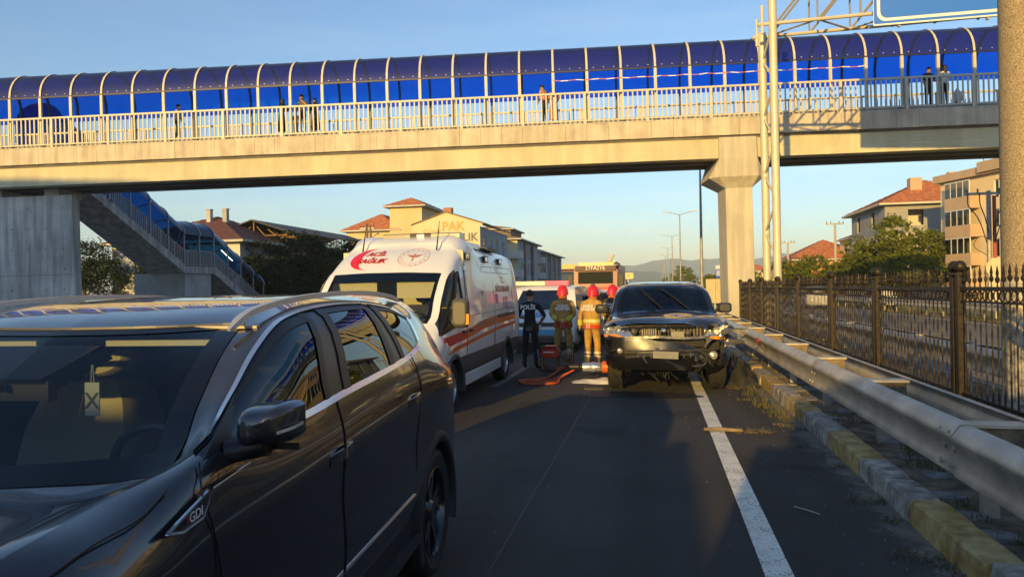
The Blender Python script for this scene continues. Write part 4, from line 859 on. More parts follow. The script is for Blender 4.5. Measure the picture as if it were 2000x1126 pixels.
def line(i0, i1, j0, j1, o=0, n=None, s=1):
    n = n or int(max(abs(i1-i0), abs(j1-j0))*KU)+1; return [gl(i0+(i1-i0)*k/(n-1), j0+(j1-j0)*k/(n-1), o, s) for k in range(n)]
for s in (1, -1):
    rib(line(5, 15, 6.97, 6.97, .011, None, s), line(5, 15, 7.11, 7.11, .004, None, s), 'window_chrome', TRIM)
    rib(line(6.2, 15, 5.91, 5.91, .013, None, s), line(6.2, 15, 6.03, 6.03, .004, None, s), 'belt_chrome', TRIM)
    rib(line(14.86, 14.86, 6.06, 6.97, .007, 6, s), line(15.05, 15.05, 6.06, 6.97, .007, 6, s), 'quarter_chrome', CHROME)
    for i0, i1 in ((5, 9), (10, 12), (13, 15)): rib(line(i0, i1, 6.80 if i0 == 5 else 6.86, 6.80 if i0 == 5 else 6.86, .004, None, s), line(i0, i1, 6.98, 6.98, .004, None, s), 'window_frame', SEAL)
    for i0, i1 in ((8.8, 9.06), (9.94, 10.2), (11.8, 12.06), (12.94, 13.2)): rib(line(i0, i0, 6, 7, .005, 6, s), line(i1, i1, 6, 7, .005, 6, s), 'pillar_edge', SEAL)
    # roof rail, arched and tapered to the ends
    P = [(-1.90, .650, 1.575), (-1.81, .655, 1.618), (-1.64, .66, 1.652), (-1.38, .664, 1.676), (-1.0, .664, 1.692), (-.6, .664, 1.694), (-.25, .66, 1.682), (.03, .655, 1.655), (.14, .65, 1.636)]
    b = MB(); b.tube(curve([(x, s*y, z) for x, y, z in P], 4), [.35, .7, .9, 1]+[1]*(len(P)*4-14)+[1]*2+[.9, .7, .6, .4, .3], flat=(.014, .011)); cb(b, 'roof_rail', SATIN, suv, 50)
    # shut lines
    b = MB(); 
    b.tube(curve([(-2.50, s*.90, 1.27), (-2.545, s*.935, 1.20), (-2.51, s*.938, 1.12), (-2.45, s*.931, .92), (-2.42, s*.934, .66), (-2.40, s*.912, .48)], 4), 1, flat=(.0022, .002))
    b.tube([(q[0]-.02, q[1], q[2]) for q in line(9.5, 9.5, 5.9, 2, .0025, 30, s)], 1, flat=(.0022, .002))
    b.tube(curve([(-.50, s*.902, 1.36), (-.42, s*.934, 1.2), (-.44, s*.928, 1.0), (-.50, s*.926, .84), (-.52, s*.93, .74)], 4), 1, flat=(.0022, .002)); 
    b.tube(curve([(-3.2, s*.72, 1.09), (-3.02, s*.868, 1.155), (-2.86, s*.88, 1.185), (-2.72, s*.893, 1.20), (-2.62, s*.888, 1.232)], 4), 1, flat=(.0026, .002)); cb(b, 'shut_line', SEAL, suv, kind='stuff')
    # sill chrome and side step
    b = MB(); b.tube(line(5.6, 13.4, 2.75, 2.75, .005, None, s), 1, flat=(.003, .004)); cb(b, 'sill_chrome', CHROME, suv, 60)
    b = MB(); b.box((-2.15, s*.87, .36), (-.52, s*.945, .40)); b.box((-2.15, s*.925, .385), (-.52, s*.948, .41)); cb(b, 'side_step', CLAD, suv)
    # arch cladding and arch liner
    for xc in (0, -2.71):
        b = MB(); P = []
        for k in range(25):
            a = R(-22 + 224*k/24); ca, sa = math.cos(a), math.sin(a); zb = .365
            yo = .905 if xc == 0 else .895
            P.append([(xc+rr_*ca, s*(yo+dy), zb+rr_*sa) for rr_, dy in ((.41, -.22), (.412, .012), (.42, .026), (.452, .030), (.482, .022), (.487, -.02))])
        b.grid(P, s > 0); cb(b, 'arch_cladding', CLAD, suv, 60)
        b = MB(); b.lathe([(.415, s*.40), (.415, s*.72), (.05, s*.40)], (xc, 0, .365), 'y', 24, 0, math.pi); b.v = [(x, y, z) for x, y, z in b.v]; cb(b, 'arch_liner', INTD, suv)
    # door handles: recess cup and chrome-edged grip
    for x, z in ((-1.60, 1.085), (-.55, 1.125)):
        b = MB(); b.ball((x, s*.925, z), .075, 14, (1.2, .11, .6)); h = cb(b, 'door_handle', SEAL, suv, 60); b = MB(); b.tube(curve([(x-.115, s*.93, z-.006), (x-.05, s*.948, z+.002), (x+.05, s*.948, z+.006), (x+.115, s*.93, z+.004)], 3), 1, flat=(.007, .019)); cb(b, 'grip', PAINT, h, 50)
    # mirror
    b = MB(); ring = []
    for x, w, h_, yc in ((-2.40, .012, .010, 1.0), (-2.397, .040, .027, 1.0), (-2.385, .058, .040, 1.0), (-2.35, .073, .051, 1.0), (-2.30, .081, .056, 1.0), (-2.26, .083, .056, 1.0), (-2.252, .074, .047, 1.0)):
        ring.append([(x, s*(yc+w*max(-1, min(1, 1.22*math.cos(t)))), 1.335+h_*max(-1, min(1, 1.22*math.sin(t))) + .010*math.cos(t)) for t in np.linspace(0, 2*math.pi, 33)])
    b.grid(ring, s > 0); b.add(ring[0][:-1], [tuple(range(32))[::-1]]); b.k = 1; b.add(ring[-1][:-1], [tuple(range(32))])
    mr = cb(b, 'door_mirror', [PAINT, LENSC], suv, 50)
    b = MB(); b.tube([(-2.36, s*.89, 1.262), (-2.33, s*.95, 1.268), (-2.33, s*1.0, 1.28)], [.034, .03, .032], 8); b.grid([[(p[0]+.004, s*(1.0+(abs(p[1])-1.0)*.97), 1.278-.02*q) for p in (ring[4][17:33:3])] for q in (0, 1)]); cb(b, 'stalk', SEAL, mr, 50); b = MB(); b.tube(curve([(-2.395, s*1.06, 1.325), (-2.36, s*1.082, 1.33), (-2.29, s*1.088, 1.334)], 3), 1, flat=(.002, .004)); cb(b, 'indicator', LENSC, mr)
    b = MB(); b.add([gl(5, 6, .004, s), gl(6.2, 6, .004, s), gl(6.2, 6.95, .004, s), gl(5.6, 6.95, .004, s)], [(0, 1, 2, 3)]); cb(b, 'mirror_triangle', SEAL, suv)
    # fender badge
    b = MB(); Pq = [(-2.70, 1.155), (-2.53, 1.205), (-2.53, 1.18), (-2.555, 1.148), (-2.64, 1.14)]; b.prism([(x, s*.9365, z) for x, z in Pq], (0, s*.003, 0)); bd = cb(b, 'fender_badge', SEAL, suv)
    b = MB(); b.tube([(x, s*.941, z) for x, z in Pq + Pq[:1]], 1, flat=(.0035, .003)); b.tube([(-2.51, s*.938, 1.208), (-2.30, s*.933, 1.222)], [1, .3], flat=(.006, .003)); cb(b, 'badge_frame', CHROME, bd)
    if s == 1:
        for w_, m_, x_ in (('T', RED, -2.622), ('GDI', WHT, -2.585)):
            text('lettering', w_, .034, m_, bd, CAR @ frame((x_, s*.943, 1.164), (1, 0, .1), (0, 0, 1)), .0005, bold=.0004); o = bd.children[-1]; 
    wheel('wheel', suv, (s*.795, 0, .365), .367, .235, s, RIMB, .70, 10, R(-90)); wheel('wheel', suv, (s*.79, -2.71, .365), .367, .235, s, RIMB, .70, 10, R(-90))
# wheels are built with axle along y; they were turned so the axle lies across the car
# windscreen frit, top strip, sensor housing, plate of the bonnet edge
for s in (1, -1): rib(line(5, 8, 8, 8, .003, 16, s), line(5, 8, 8.22, 8.22, .003, 16, s), 'windscreen_frit', FRIT)
def across(i, o): return [gl(i, j, o, 1) for j in np.linspace(8, 10, 11)] + [gl(i, j, o, -1) for j in np.linspace(9.8, 8, 10)]
rib(across(7.8, .003), across(8, .003), 'windscreen_frit', FRIT); rib(across(5, .003), across(5.4, .003), 'windscreen_frit', FRIT)
b = MB(); b.tube([gl(8.0, j, .004, 1) for j in np.linspace(8, 9.9, 9)] + [gl(8.0, j, .004, -1) for j in np.linspace(9.9, 8, 9)], 1, flat=(.007, .004)); cb(b, 'roof_front_seam', M('seam highlight', (.2, .2, .21), .25, .6), suv)
b = MB(); b.prism([(-1.96, -.22, 1.53), (-1.96, .22, 1.53), (-2.12, .12, 1.435), (-2.12, -.12, 1.435)], (.05, 0, -.05)); b.box((-2.10, -.13, 1.36), (-2.06, .13, 1.425)); sn = cb(b, 'camera_housing', SEAL, suv)
b = MB(); b.lathe([(.001, -2.145), (.012, -2.14), (.015, -2.12)], (0, -.02, 1.405), 'x', 12); cb(b, 'camera_lens', BLK, sn, 40)
# cabin
b = MB(); b.box((-2.45, -.78, .7), (-1.95, .78, 1.08)); b.box((-2.38, -.76, 1.08), (-2.02, .76, 1.13)); cb(b, 'dashboard', INTD, suv)
b = MB(); b.box((-2.3, -.80, .4), (.4, .80, .45)); b.box((-.2, -.75, .5), (0, .75, 1.35)); cb(b, 'floor', INTD, suv)
for y in (.40, -.40):
    b = MB(); P = []
    for z, x, w, d in ((.72, -1.30, .25, .10), (.95, -1.24, .27, .11), (1.12, -1.19, .265, .10), (1.24, -1.16, .22, .085), (1.30, -1.145, .15, .06), (1.32, -1.14, .05, .03)): P.append([(x-d, y-w*.55, z), (x-d-.05, y-w*.9, z), (x-d+.04, y-w, z), (x+d, y-w, z), (x+d, y+w, z), (x-d+.04, y+w, z), (x-d-.05, y+w*.9, z), (x-d, y+w*.55, z), (x-d+.012, y, z), (x-d, y-w*.55, z)])
    b.grid([[tuple(q) for q in r] for r in [curve(p, 2) for p in P]]); b.box((-1.85, y-.25, .62), (-1.25, y+.25, .76)); st_ = cb(b, 'seat', LEATH, suv, 50)
    b = MB(); P = []
    for t in np.linspace(R(-15), R(195), 15): P.append([(-1.15+dx, y+(.155+w)*math.cos(t), 1.43-(.085+w*.7)*math.sin(t)) for dx, w in ((-.07, -.06), (-.09, 0), (-.06, .03), (.03, .03), (.05, -.05))])
    b.grid(P); b.box((-1.14, y-.05, 1.28), (-1.12, y+.05, 1.40)); cb(b, 'headrest', LEATH, st_, 50); b = MB(); b.ball((-1.11, y, 1.45), .115, 12, (.5, 1.2, .85)); cb(b, 'headrest_pad', INTD, st_, 50)
b = MB(); b.tube([(-1.90-.05*math.sin(t), .40+.185*math.cos(t), 1.08+.17*math.sin(t)) for t in np.linspace(0, 2*math.pi, 25)], .016, 8, False); b.box((-1.93, .24, 1.055), (-1.89, .56, 1.09)); b.ball((-1.91, .40, 1.07), .06, 10); cb(b, 'steering_wheel', M('wheel leather', (.05, .05, .05), .4), suv, 50)
for y in (.36, -.36): b = MB(); b.box((-1.84, y-.22, 1.518), (-1.80, y+.22, 1.538)); (y < 0) and b.box((-1.95, y-.22, 1.40), (-1.93, y+.34, 1.50)); cb(b, 'sun_visor', M('pale headlining', (.55, .5, .38), .8), suv)
b = MB(); b.box((-1.80, -.70, 1.575), (-.2, .70, 1.585)); cb(b, 'headlining', M('pale headlining', ()), suv)
b = MB(); b.add([(-2.165, -.30, 1.395), (-2.165, -.16, 1.395), (-2.115, -.16, 1.43), (-2.115, -.30, 1.43)], [(0, 1, 2, 3)]); b.k = 1; b.add([(-2.20, -.30, 1.372), (-2.20, -.16, 1.372), (-2.166, -.16, 1.394), (-2.166, -.30, 1.394)], [(0, 1, 2, 3)]); cb(b, 'inspection_sticker', [M('paper', (.65, .62, .5), .8), YEL], suv)
b = MB(); b.box((-2.03, .205, 1.30), (-2.026, .258, 1.412)); b.tube([(-2.028, .227, 1.412), (-2.028, .23, 1.47)], .002, 4); b.tube([(-2.028, .238, 1.412), (-2.028, .234, 1.47)], .002, 4); tg = cb(b, 'hanging_tag', M('tag grey', (.3, .31, .31), .6), suv)
text('lettering', 'X', .078, M('tag dark', (.03, .04, .06), .6), tg, CAR @ frame((-2.032, .2315, 1.348), (0, 1, 0), (0, 0, 1)), .0006)
for s in (1, -1): b = MB(); b.box((-3.42, s*.42, .86), (-3.3, s*.62, .96)); cb(b, 'headlight', LENSC, suv)
b = MB(); b.tube([gl(i, 8.6, .005, -1) for i in (4.9, 4.95, 5)] , .012, 6); b.tube([(-2.46, -.62, 1.20), (-2.43, -.05, 1.195)], .012, 6); cb(b, 'wiper', SEAL, suv)
# ---------------- plainer cars from the same kind of net ----------------
def netcar(label, loc, rz, paint, zs=1.0, xs=1.0, ys=1.0, name='car', cat='car', glassm=None, group=None, rim=None):
    n2 = [[(p[0]*xs, p[1]*ys, .30+(p[2]-.30)*zs) for p in row] for row in net]; g2 = fine(n2, 3, 3)
    t = thing(name, label, cat, loc, rz, group); ad = lambda c: c[1] > .5 and (math.hypot(c[0], c[2]-.34) < .40 or math.hypot(c[0]+2.71*xs, c[2]-.34) < .40)
    cb(both(g2, 3, 3, sorted(allc-ws-fg-rg-qg-pil-rw-tail), ad), 'body', paint, t, 40); cb(both(g2, 3, 3, sorted(ws)), 'windscreen', glassm or GWS, t, 60); cb(both(g2, 3, 3, sorted(rw)), 'rear_window', GSIDE, t, 60)
    for s in (1, -1):
        cb(patch(g2, 3, 3, sorted(fg | rg | qg), s), 'side_window', GSIDE, t, 60); cb(patch(g2, 3, 3, sorted(pil), s), 'pillar', SEAL, t, 60); cb(patch(g2, 3, 3, sorted(tail), s), 'tail_light', LENSR, t, 60)
        b = MB(); b.ball((-2.38*xs, s*1.03*ys, 1.1*zs+.1), .10, 8, (.6, 1, .7)); cb(b, 'door_mirror', paint, t, 60); b = MB(); b.box((-3.64*xs, s*.45*ys, .72*zs), (-3.44*xs, s*.82*ys, .86*zs)); cb(b, 'headlight', LENSC, t)
        for x in (0, -2.71*xs): wheel('wheel', t, (s*.78*ys, x, .34), .34, .21, s, rim or RIMS, .64, 8, R(-90))
    b = MB(); b.box((.88*xs, -.26, .70), (.955*xs, .26, .82)); cb(b, 'number_plate', WHT, t); b = MB(); b.box((-2.3*xs, -.7*ys, .4), (.3, .7*ys, .9)); cb(b, 'interior', INTD, t); return t
CARW = M('white car paint', (.74, .74, .72), .3, 0, None, None, .8); CARG = M('grey car paint', (.2, .21, .22), .3, .3, None, None, .8)
netcar('white hatchback driving away on the opposite road, red tail lights towards us', (10.9, 51.5, 0), R(180+1), CARW, .90, .92, .94, group=None)
netcar('white car half hidden behind a fence post on the opposite road', (14.6, 50.0, 0), R(180-6), CARW, .84, .90, .93)
# unseen truck and flats behind the camera, put in for their shadows
bt = thing('box_truck', 'white box truck waiting in the queue to the left behind the camera', 'truck', (-4.39, -7.6, 0))
MB().box((-1.28, -6.6, .95), (1.28, .0, 3.55)).build('cargo_box', CARW, bt); MB().box((-1.15, .12, .7), (1.15, 1.9, 2.45)).build('cab', CARW, bt); MB().box((-1.1, -6.6, .6), (1.1, 1.8, .9)).build('chassis', BLK, bt); MB().box((-1.05, 1.88, 1.5), (1.05, 1.93, 2.3)).build('windscreen', GSIDE, bt)
for x in (-1.0, 1.0):
    for y in (-4.8, 1.0): wheel('wheel', bt, (x, y, .46), .46, .28, 1 if x > 0 else -1, RIMS, .6, 8, R(-90))
for i, (x, y, w, d, h) in enumerate(((-45.5, -27, 15, 19, 14.9), (-44, -70, 13, 26, 13.5))):
    t = thing('apartment_building', ['block of flats behind the camera beside the left pavement', 'second block of flats further behind on the left'][i], 'building', (x, y, 0)); shell(t, 0, w, 0, d, h, WHW, {'e': wgrid([2+4*k for k in range(int(d/4.2))], [1.2+2.9*k for k in range(int(h/3.1))], 1.6, 1.4)}); hip(t, 0, w, 0, d, h, 2, .6, TILE)

# ---------------- ambulance ----------------
VANW = M('white van paint', (.80, .80, .79), .3, 0, (1.2, .03), None, .7); DKP = M('grey bumper plastic', (.055, .055, .055), .6, 0, (30, .1))
YA = [.90, 1.0, 1.02, 1.03]
def arow(xl, ys, tail_, z=(.34, .48, .75, 1.0)):
    xs = xl if isinstance(xl, (list, tuple)) else [xl]*4
    return [(xs[k], ys[k], z[k]) for k in range(4)] + [q if len(q) == 3 else (q[0], 0, q[1]) for q in tail_]
def std(x): return arow(x, YA, [(x, 1.03, 1.25), (x, 1.005, 1.65), (x, .955, 2.08), (x, .90, 2.38), (x, .74, 2.52), (x, .36, 2.57), (x, 2.58)])
anet = [arow(-4.80, [0]*4, [(-4.8, 0, 1.0)]*6 + [(-4.79, 1.01)]),
 arow([-4.66, -4.7, -4.72, -4.72], [.6, .75, .8, .82], [(-4.68, .78, .98), (-4.66, .7, 1.01), (-4.64, .6, 1.03), (-4.64, .5, 1.04), (-4.64, .4, 1.045), (-4.65, .2, 1.05), (-4.66, 1.05)]),
 arow(-4.46, [.86, .96, .985, .985], [(-4.45, .95, 1.08), (-4.45, .90, 1.13), (-4.45, .82, 1.17), (-4.46, .7, 1.18), (-4.47, .55, 1.19), (-4.49, .3, 1.20), (-4.5, 1.2)]),
 arow(-4.32, YA, [(-4.36, .98, 1.12), (-4.32, .955, 1.19), (-4.28, .90, 1.26), (-4.30, .80, 1.27), (-4.34, .6, 1.275), (-4.40, .3, 1.28), (-4.43, 1.28)]),
 arow(-4.05, YA, [(-4.08, 1.0, 1.15), (-3.98, .975, 1.42), (-3.94, .90, 1.60), (-3.95, .80, 1.61), (-3.98, .6, 1.62), (-4.03, .3, 1.625), (-4.05, 1.625)]),
 arow(-3.75, YA, [(-3.76, 1.01, 1.17), (-3.66, .985, 1.60), (-3.58, .90, 1.92), (-3.59, .80, 1.94), (-3.62, .6, 1.95), (-3.65, .3, 1.96), (-3.66, 1.96)]),
 arow(-3.46, YA, [(-3.46, 1.02, 1.2), (-3.42, .99, 1.60), (-3.36, .925, 2.0), (-3.25, .84, 2.20), (-3.23, .66, 2.26), (-3.25, .33, 2.30), (-3.26, 2.31)]),
 arow(-3.30, YA, [(-3.30, 1.025, 1.22), (-3.26, .995, 1.62), (-3.12, .94, 2.04), (-2.98, .87, 2.36), (-2.93, .71, 2.48), (-2.93, .35, 2.53), (-2.93, 2.545)]),
 std(-2.9), std(-1.6), std(-.4), std(.7),
 arow([1.08]*4, YA, [(1.08, 1.03, 1.25), (1.06, 1.0, 1.65), (1.02, .95, 2.08), (.98, .89, 2.37), (.96, .73, 2.51), (.95, .36, 2.56), (.95, 2.57)]),
 arow([1.14]*4, [.8, .9, .92, .93], [(1.14, .93, 1.25), (1.12, .9, 1.65), (1.08, .86, 2.05), (1.05, .8, 2.3), (1.04, .65, 2.44), (1.03, .3, 2.5), (1.03, 2.5)]),
 arow(1.16, [0]*4, [(1.16, 0, 1.25), (1.14, 0, 1.65), (1.1, 0, 2.05), (1.07, 0, 2.3), (1.06, 0, 2.4), (1.05, 0, 2.42), (1.05, 2.42)])]
anet = [[(p[0], p[1], p[2] if p[2] < 2 else 2+(p[2]-2)*.74) for p in r] for r in anet]
AK = 4; AG = fine(anet, AK, AK); an = len(anet)-1
aall = {(i, j) for i in range(an) for j in range(10)}; aws = {(i, j) for i in (3, 4) for j in (7, 8, 9)}; asw = {(i, j) for i in (3, 4, 5) for j in (4, 5)}; acl = {(i, j) for i in range(1, an) for j in (1,)}
amb = thing('ambulance', 'white and red ambulance van with light bar behind the foreground SUV', 'ambulance', (-3.77, 13.13, 0), R(.6))
adrop = lambda c: c[1] > .6 and (math.hypot(c[0], c[2]-.33) < .44 or math.hypot(c[0]+3.75, c[2]-.33) < .44)
cb(both(AG, AK, AK, sorted(aall-aws-asw-acl), adrop), 'body', VANW, amb, 40); cb(both(AG, AK, AK, sorted(acl), adrop), 'side_cladding', DKP, amb, 60); cb(both(AG, AK, AK, sorted(aws)), 'windscreen', glass('van windscreen', (.72, .76, .74), .04), amb, 60)
for s in (1, -1): cb(patch(AG, AK, AK, sorted(asw), s), 'side_window', glass('van side window', (.6, .64, .62), .05), amb, 60)
def skin(G_, rows, ax, u, w, off):
    """point on net surface near lateral u and height w; ax=1: (y, z) wanted, ax=0: (x, z) wanted"""
    A = G_[rows[0]:rows[1]].reshape(-1, 3); k = np.argsort((A[:, ax]-u)**2+(A[:, 2]-w)**2)[:4]; d = 1/(1e-4+(A[k, ax]-u)**2+(A[k, 2]-w)**2); d /= d.sum(); o = 2 if ax == 3 else (0 if ax == 1 else 1)
    v = float((A[k, o]*d).sum()); return Vector((v-off, u, w)) if ax == 1 else Vector((u, v+off, w))
AF = fine(anet, 12, 12); fr0, fr1 = 5*12-2, 8*12+1
def on_front(c0, sz_rot=0):
    def f(co):      # text x runs to the picture's right = +y, text y goes up the slope
        p = skin(AF, (fr0, fr1), 1, abs(c0[0]+co.x), c0[1]+co.y*.62, .012); p.y = c0[0]+co.x; p.z = c0[1]+co.y*.62; return CAR @ p
    return f
REDD = M('red decal', (.70, .015, .025), .4); PINKD = M('pale red decal', (.55, .22, .16), .5); ORD = M('orange red decal', (.75, .10, .03), .35)
text('lettering', 'ACİL', .135, REDD, amb, None, .001, bend=on_front((-.31, 2.255)), shear=.25, bold=.006); text('lettering', 'SAĞLIK', .14, REDD, amb, None, .001, bend=on_front((-.33, 2.145)), shear=.25, bold=.006)
b = MB(); f = on_front((-.40, 2.18)); A_, B_ = [], []
for k in range(25):
    t = R(75 + 215*k/24); w = .085*math.sin(math.pi*k/24)**1.2
    A_.append(f(Vector((.02+.30*math.cos(t), .265*math.sin(t), 0)))); B_.append(f(Vector((.02+w*.9+(.30-w)*math.cos(t), (.265-w*.35)*math.sin(t), 0))))
b.grid([A_, B_]); b.build('crescent', REDD, amb)
def emblem(parent, f, r, mat, name='emblem'):
    b = MB()
    for r0_, r1_ in ((r, r*.975), (r*.72, r*.705)): b.grid([[f(Vector((q*math.cos(t), q*math.sin(t), 0))) for t in np.linspace(0, 2*math.pi, 49)] for q in (r0_, r1_)])
    for k in range(16):
        a = 2*math.pi*k/16; c = (r*.85*math.cos(a), r*.85*math.sin(a)); b.add([f(Vector((c[0]+r*.045*math.cos(q), c[1]+r*.045*math.sin(q), 0))) for q in np.linspace(0, 2*math.pi, 7)[:-1]], [tuple(range(6))])
    b.grid([[f(Vector((x, y, 0))) for x, y in ((-.04*r, -.45*r), (-.04*r, .4*r))], [f(Vector((x, y, 0))) for x, y in ((.04*r, -.45*r), (.04*r, .4*r))]])
    for s in (1, -1):
        for q in range(3): b.add([f(Vector((s*x*r, y*r, 0))) for x, y in ((.06, .22-.1*q), (.55-.12*q, .28-.1*q), (.45-.12*q, .19-.1*q), (.06, .14-.1*q))], [(0, 1, 2, 3)])
    return b.build(name, mat, parent)
emblem(amb, on_front((.30, 2.195)), .225, PINKD)
SIDE = [AF[8*12:12*12+1]]
def yside(z): return float(np.interp(z, [.34, .48, .75, 1.0, 1.25, 1.65, 2.06, 2.28], [.9, 1.0, 1.02, 1.03, 1.03, 1.005, .955, .9]))
def on_side(c0, slope=.0):
    def f(co): x = c0[0]+co.x; z = c0[1]+co.y+slope*co.x; return CAR @ Vector((x, yside(z)+.006, z))
    return f
for s_, c0, sz, m_ in (('T.C.', (-.30, 1.87), .15, REDD), ('SAĞLIK BAKANLIĞI', (-.30, 1.71), .15, REDD), ('112', (-.18, 1.45), .30, REDD)): text('lettering', s_, sz, m_, amb, None, .001, bend=on_side(c0), bold=.004)
text('lettering', 'AMBULANS', .17, M('silver decal', (.5, .45, .38), .4), amb, None, .001, bend=on_side((-1.7, 1.16), .02), width=1.5)
emblem(amb, on_side((-2.0, 1.62)), .25, PINKD)
def band(name, mat, pts, off=.004):
    b = MB(); b.grid([[CAR @ Vector((x, yside(z)+off, z)) for z in np.linspace(z0, z1, 4)] for x, z0, z1 in pts]); return b.build(name, mat, amb, 60)
band('red_stripe', REDD, [(-4.30, .93, 1.08), (-3.6, .97, 1.10), (-3.1, .99, 1.12)], .005); band('red_stripe', ORD, [(-3.09, .99, 1.12), (-2, 1.07, 1.22), (-1, 1.10, 1.25), (1.0, 1.12, 1.27)]); band('thin_stripe', ORD, [(-4.2, .82, .89), (-3.1, .89, .95), (-1, .99, 1.05), (1.0, 1.02, 1.08)])
band('slide_rail', BLK, [(-.95, 1.20, 1.26), (.72, 1.21, 1.27)], .006); band('pink_sticker', M('pink sticker', (.55, .18, .35), .5), [(-1.02, 1.46, 1.62), (-.78, 1.46, 1.62)], .005)
b = MB()
for pts in ([(-2.97, 1.31), (-2.97, 1.99), (.42, 2.0), (.62, 1.36), (-2.97, 1.31)], [(-3.08, .38), (-3.08, .9), (-3.06, 1.6), (-3.0, 2.08), (1.0, 2.10)], [(-1.12, .5), (-1.12, 2.1)], [(-1.2, .75), (-1.2, 1.0)]):
    P = []
    for a, c in zip(pts[:-1], pts[1:]): P += [(a[0]+(c[0]-a[0])*k/6, yside(a[1]+(c[1]-a[1])*k/6)+.002, a[1]+(c[1]-a[1])*k/6) for k in range(6)]
    P.append((pts[-1][0], yside(pts[-1][1])+.002, pts[-1][1])); b.tube(P, 1, flat=(.004, .004))
cb(b, 'panel_gaps', SEAL, amb, kind='stuff')
# windscreen frame, lights, mirror
def agl(i, j, o, s=1):
    a, c = int(round(i*AK)), int(round(j*AK)); p = AG[min(a, AG.shape[0]-1), min(c, AG.shape[1]-1)]; return (p[0]-o, s*p[1], p[2]+o*.5)
fl = [agl(3+k/4, 7, .006) for k in range(9)]; 
for s in (1, -1): b = MB(); b.grid([[(p[0], s*p[1], p[2]) for p in fl], [(p[0], s*(p[1]-.05), p[2]) for p in fl]]); cb(b, 'windscreen_frit', FRIT, amb)
tp_ = [agl(5, 7+k/4, .006) for k in range(13)]; tp_ += [(p[0], -p[1], p[2]) for p in tp_[-2::-1]]; b = MB(); b.grid([tp_, [(p[0]-.075, p[1], p[2]-.115) for p in tp_]]); cb(b, 'windscreen_frit', FRIT, amb)
for s in (1, -1):
    fw = [(-4.36, 1.12), (-3.98, 1.42), (-3.66, 1.62), (-3.44, 1.92), (-3.36, 1.97), (-3.30, 1.6), (-3.31, 1.24), (-4.36, 1.12)]
    b = MB(); b.tube([(x, s*(yside(z)+.0 - (.035 if x < -3.9 else .0)), z) for x, z in fw], 1, flat=(.02, .012)); cb(b, 'window_seal', SEAL, amb)
    b = MB(); b.box((-3.98, s*1.0, 1.24), (-3.80, s*1.06, 1.30)); rq = rrect(.225, .40, .07, 5); o_ = len(b.v)
    b.grid([[(-3.9+dx, s*(1.04+.1125+(p[0]-.1125)*k), 1.39+(p[1]-.2)*k) for p in rq+rq[:1]] for dx, k in ((-.09, .72), (-.075, .9), (-.03, 1), (.05, 1), (.055, .9))], s < 0); n_ = len(rq)+1; b.f.append(tuple(range(o_, o_+n_-1))); b.m.append(0); b.f.append(tuple(range(len(b.v)-n_, len(b.v)-1))); b.m.append(0)
    m_ = cb(b, 'door_mirror', M('dark grey mirror', (.10, .09, .075), .5), amb, 50); b = MB(); b.box((-3.98, s*1.235, 1.24), (-3.88, s*1.285, 1.38)); cb(b, 'indicator', AMBER, m_)
    for x in (-2.75, -1.5, -.35): b = MB(); b.box((x-.13, s*.90, 2.16), (x+.13, s*.975, 2.26)); mk = cb(b, 'side_lamp', BLK, amb); b = MB(); b.box((x-.11, s*.976, 2.175), (x+.05, s*.982, 2.245)); cb(b, 'lamp_lens', LENSC, mk)
    for x in (-3.35, -2.95): b = MB(); b.tube([(x, s*1.035, 1.1), (x+.10, s*1.05, 1.1), (x+.2, s*1.035, 1.1)], .022, 6); cb(b, 'door_handle', BLK, amb)
    for x in (0, -3.75): 
        wheel('wheel', amb, (s*.87, x, .345), .345, .23, s, RIMS, .62, 12, R(-90)); b = MB(); b.lathe([(.45, s*.55), (.44, s*.85), (.05, s*.5)], (x, 0, .33), 'y', 20, 0, math.pi); cb(b, 'arch_liner', INTD, amb)
        b = MB(); P = []
        for k in range(19): a = R(-10+200*k/18); P.append([(x+r_*math.cos(a), s*(1.0+dy), .33+r_*math.sin(a)) for r_, dy in ((.43, -.1), (.432, .03), (.47, .045), (.50, .03), (.505, .0))])
        b.grid(P, s > 0); cb(b, 'wheel_arch', DKP, amb, 60)
    b = MB(); b.box((-3.05, s*.94, .30), (-.55, s*1.0, .46)); cb(b, 'white_skirt', VANW, amb)
    b = MB(); b.lathe([(.012, 0), (.004, .5)], n=6); b.v = [(v[0]-3.08+v[2]*.35, v[1]+s*.58, v[2]*.9+2.30) for v in b.v]; cb(b, 'antenna', BLK, amb)
b = MB(); P = [(x-.25, z-.065) for x, z in ((-2.40, 2.575), (-2.38, 2.555), (-2.18, 2.555), (-2.16, 2.60), (-2.18, 2.655), (-2.37, 2.66), (-2.40, 2.64))]
for k_, y0, y1 in ((0, -.42, .02), (1, .022, .36), (0, .362, .82)): b.k = k_; b.prism([(x, y0, z) for x, z in P], (0, y1-y0, 0))
b.k = 1; b.box((-2.58, -.2, 2.38), (-2.48, -.15, 2.495)); b.box((-2.58, .55, 2.38), (-2.48, .6, 2.495)); lb = cb(b, 'light_bar', [M('smoky lamp cover', (.30, .25, .17), .25, coat=.6), BLK], amb)
b = MB(); b.box((-2.67, .14, 2.515), (-2.652, .26, 2.575)); cb(b, 'bar_badge', WHT, lb); b = MB(); b.box((-1.9, -.2, 2.41), (-.9, .72, 2.50)); ac = cb(b, 'roof_unit', VANW, amb); b = MB(); b.box((-1.905, .3, 2.43), (-1.90, .66, 2.47)); b.box((-.7, .3, 2.41), (.1, .8, 2.47)); cb(b, 'vent', BLK, ac)
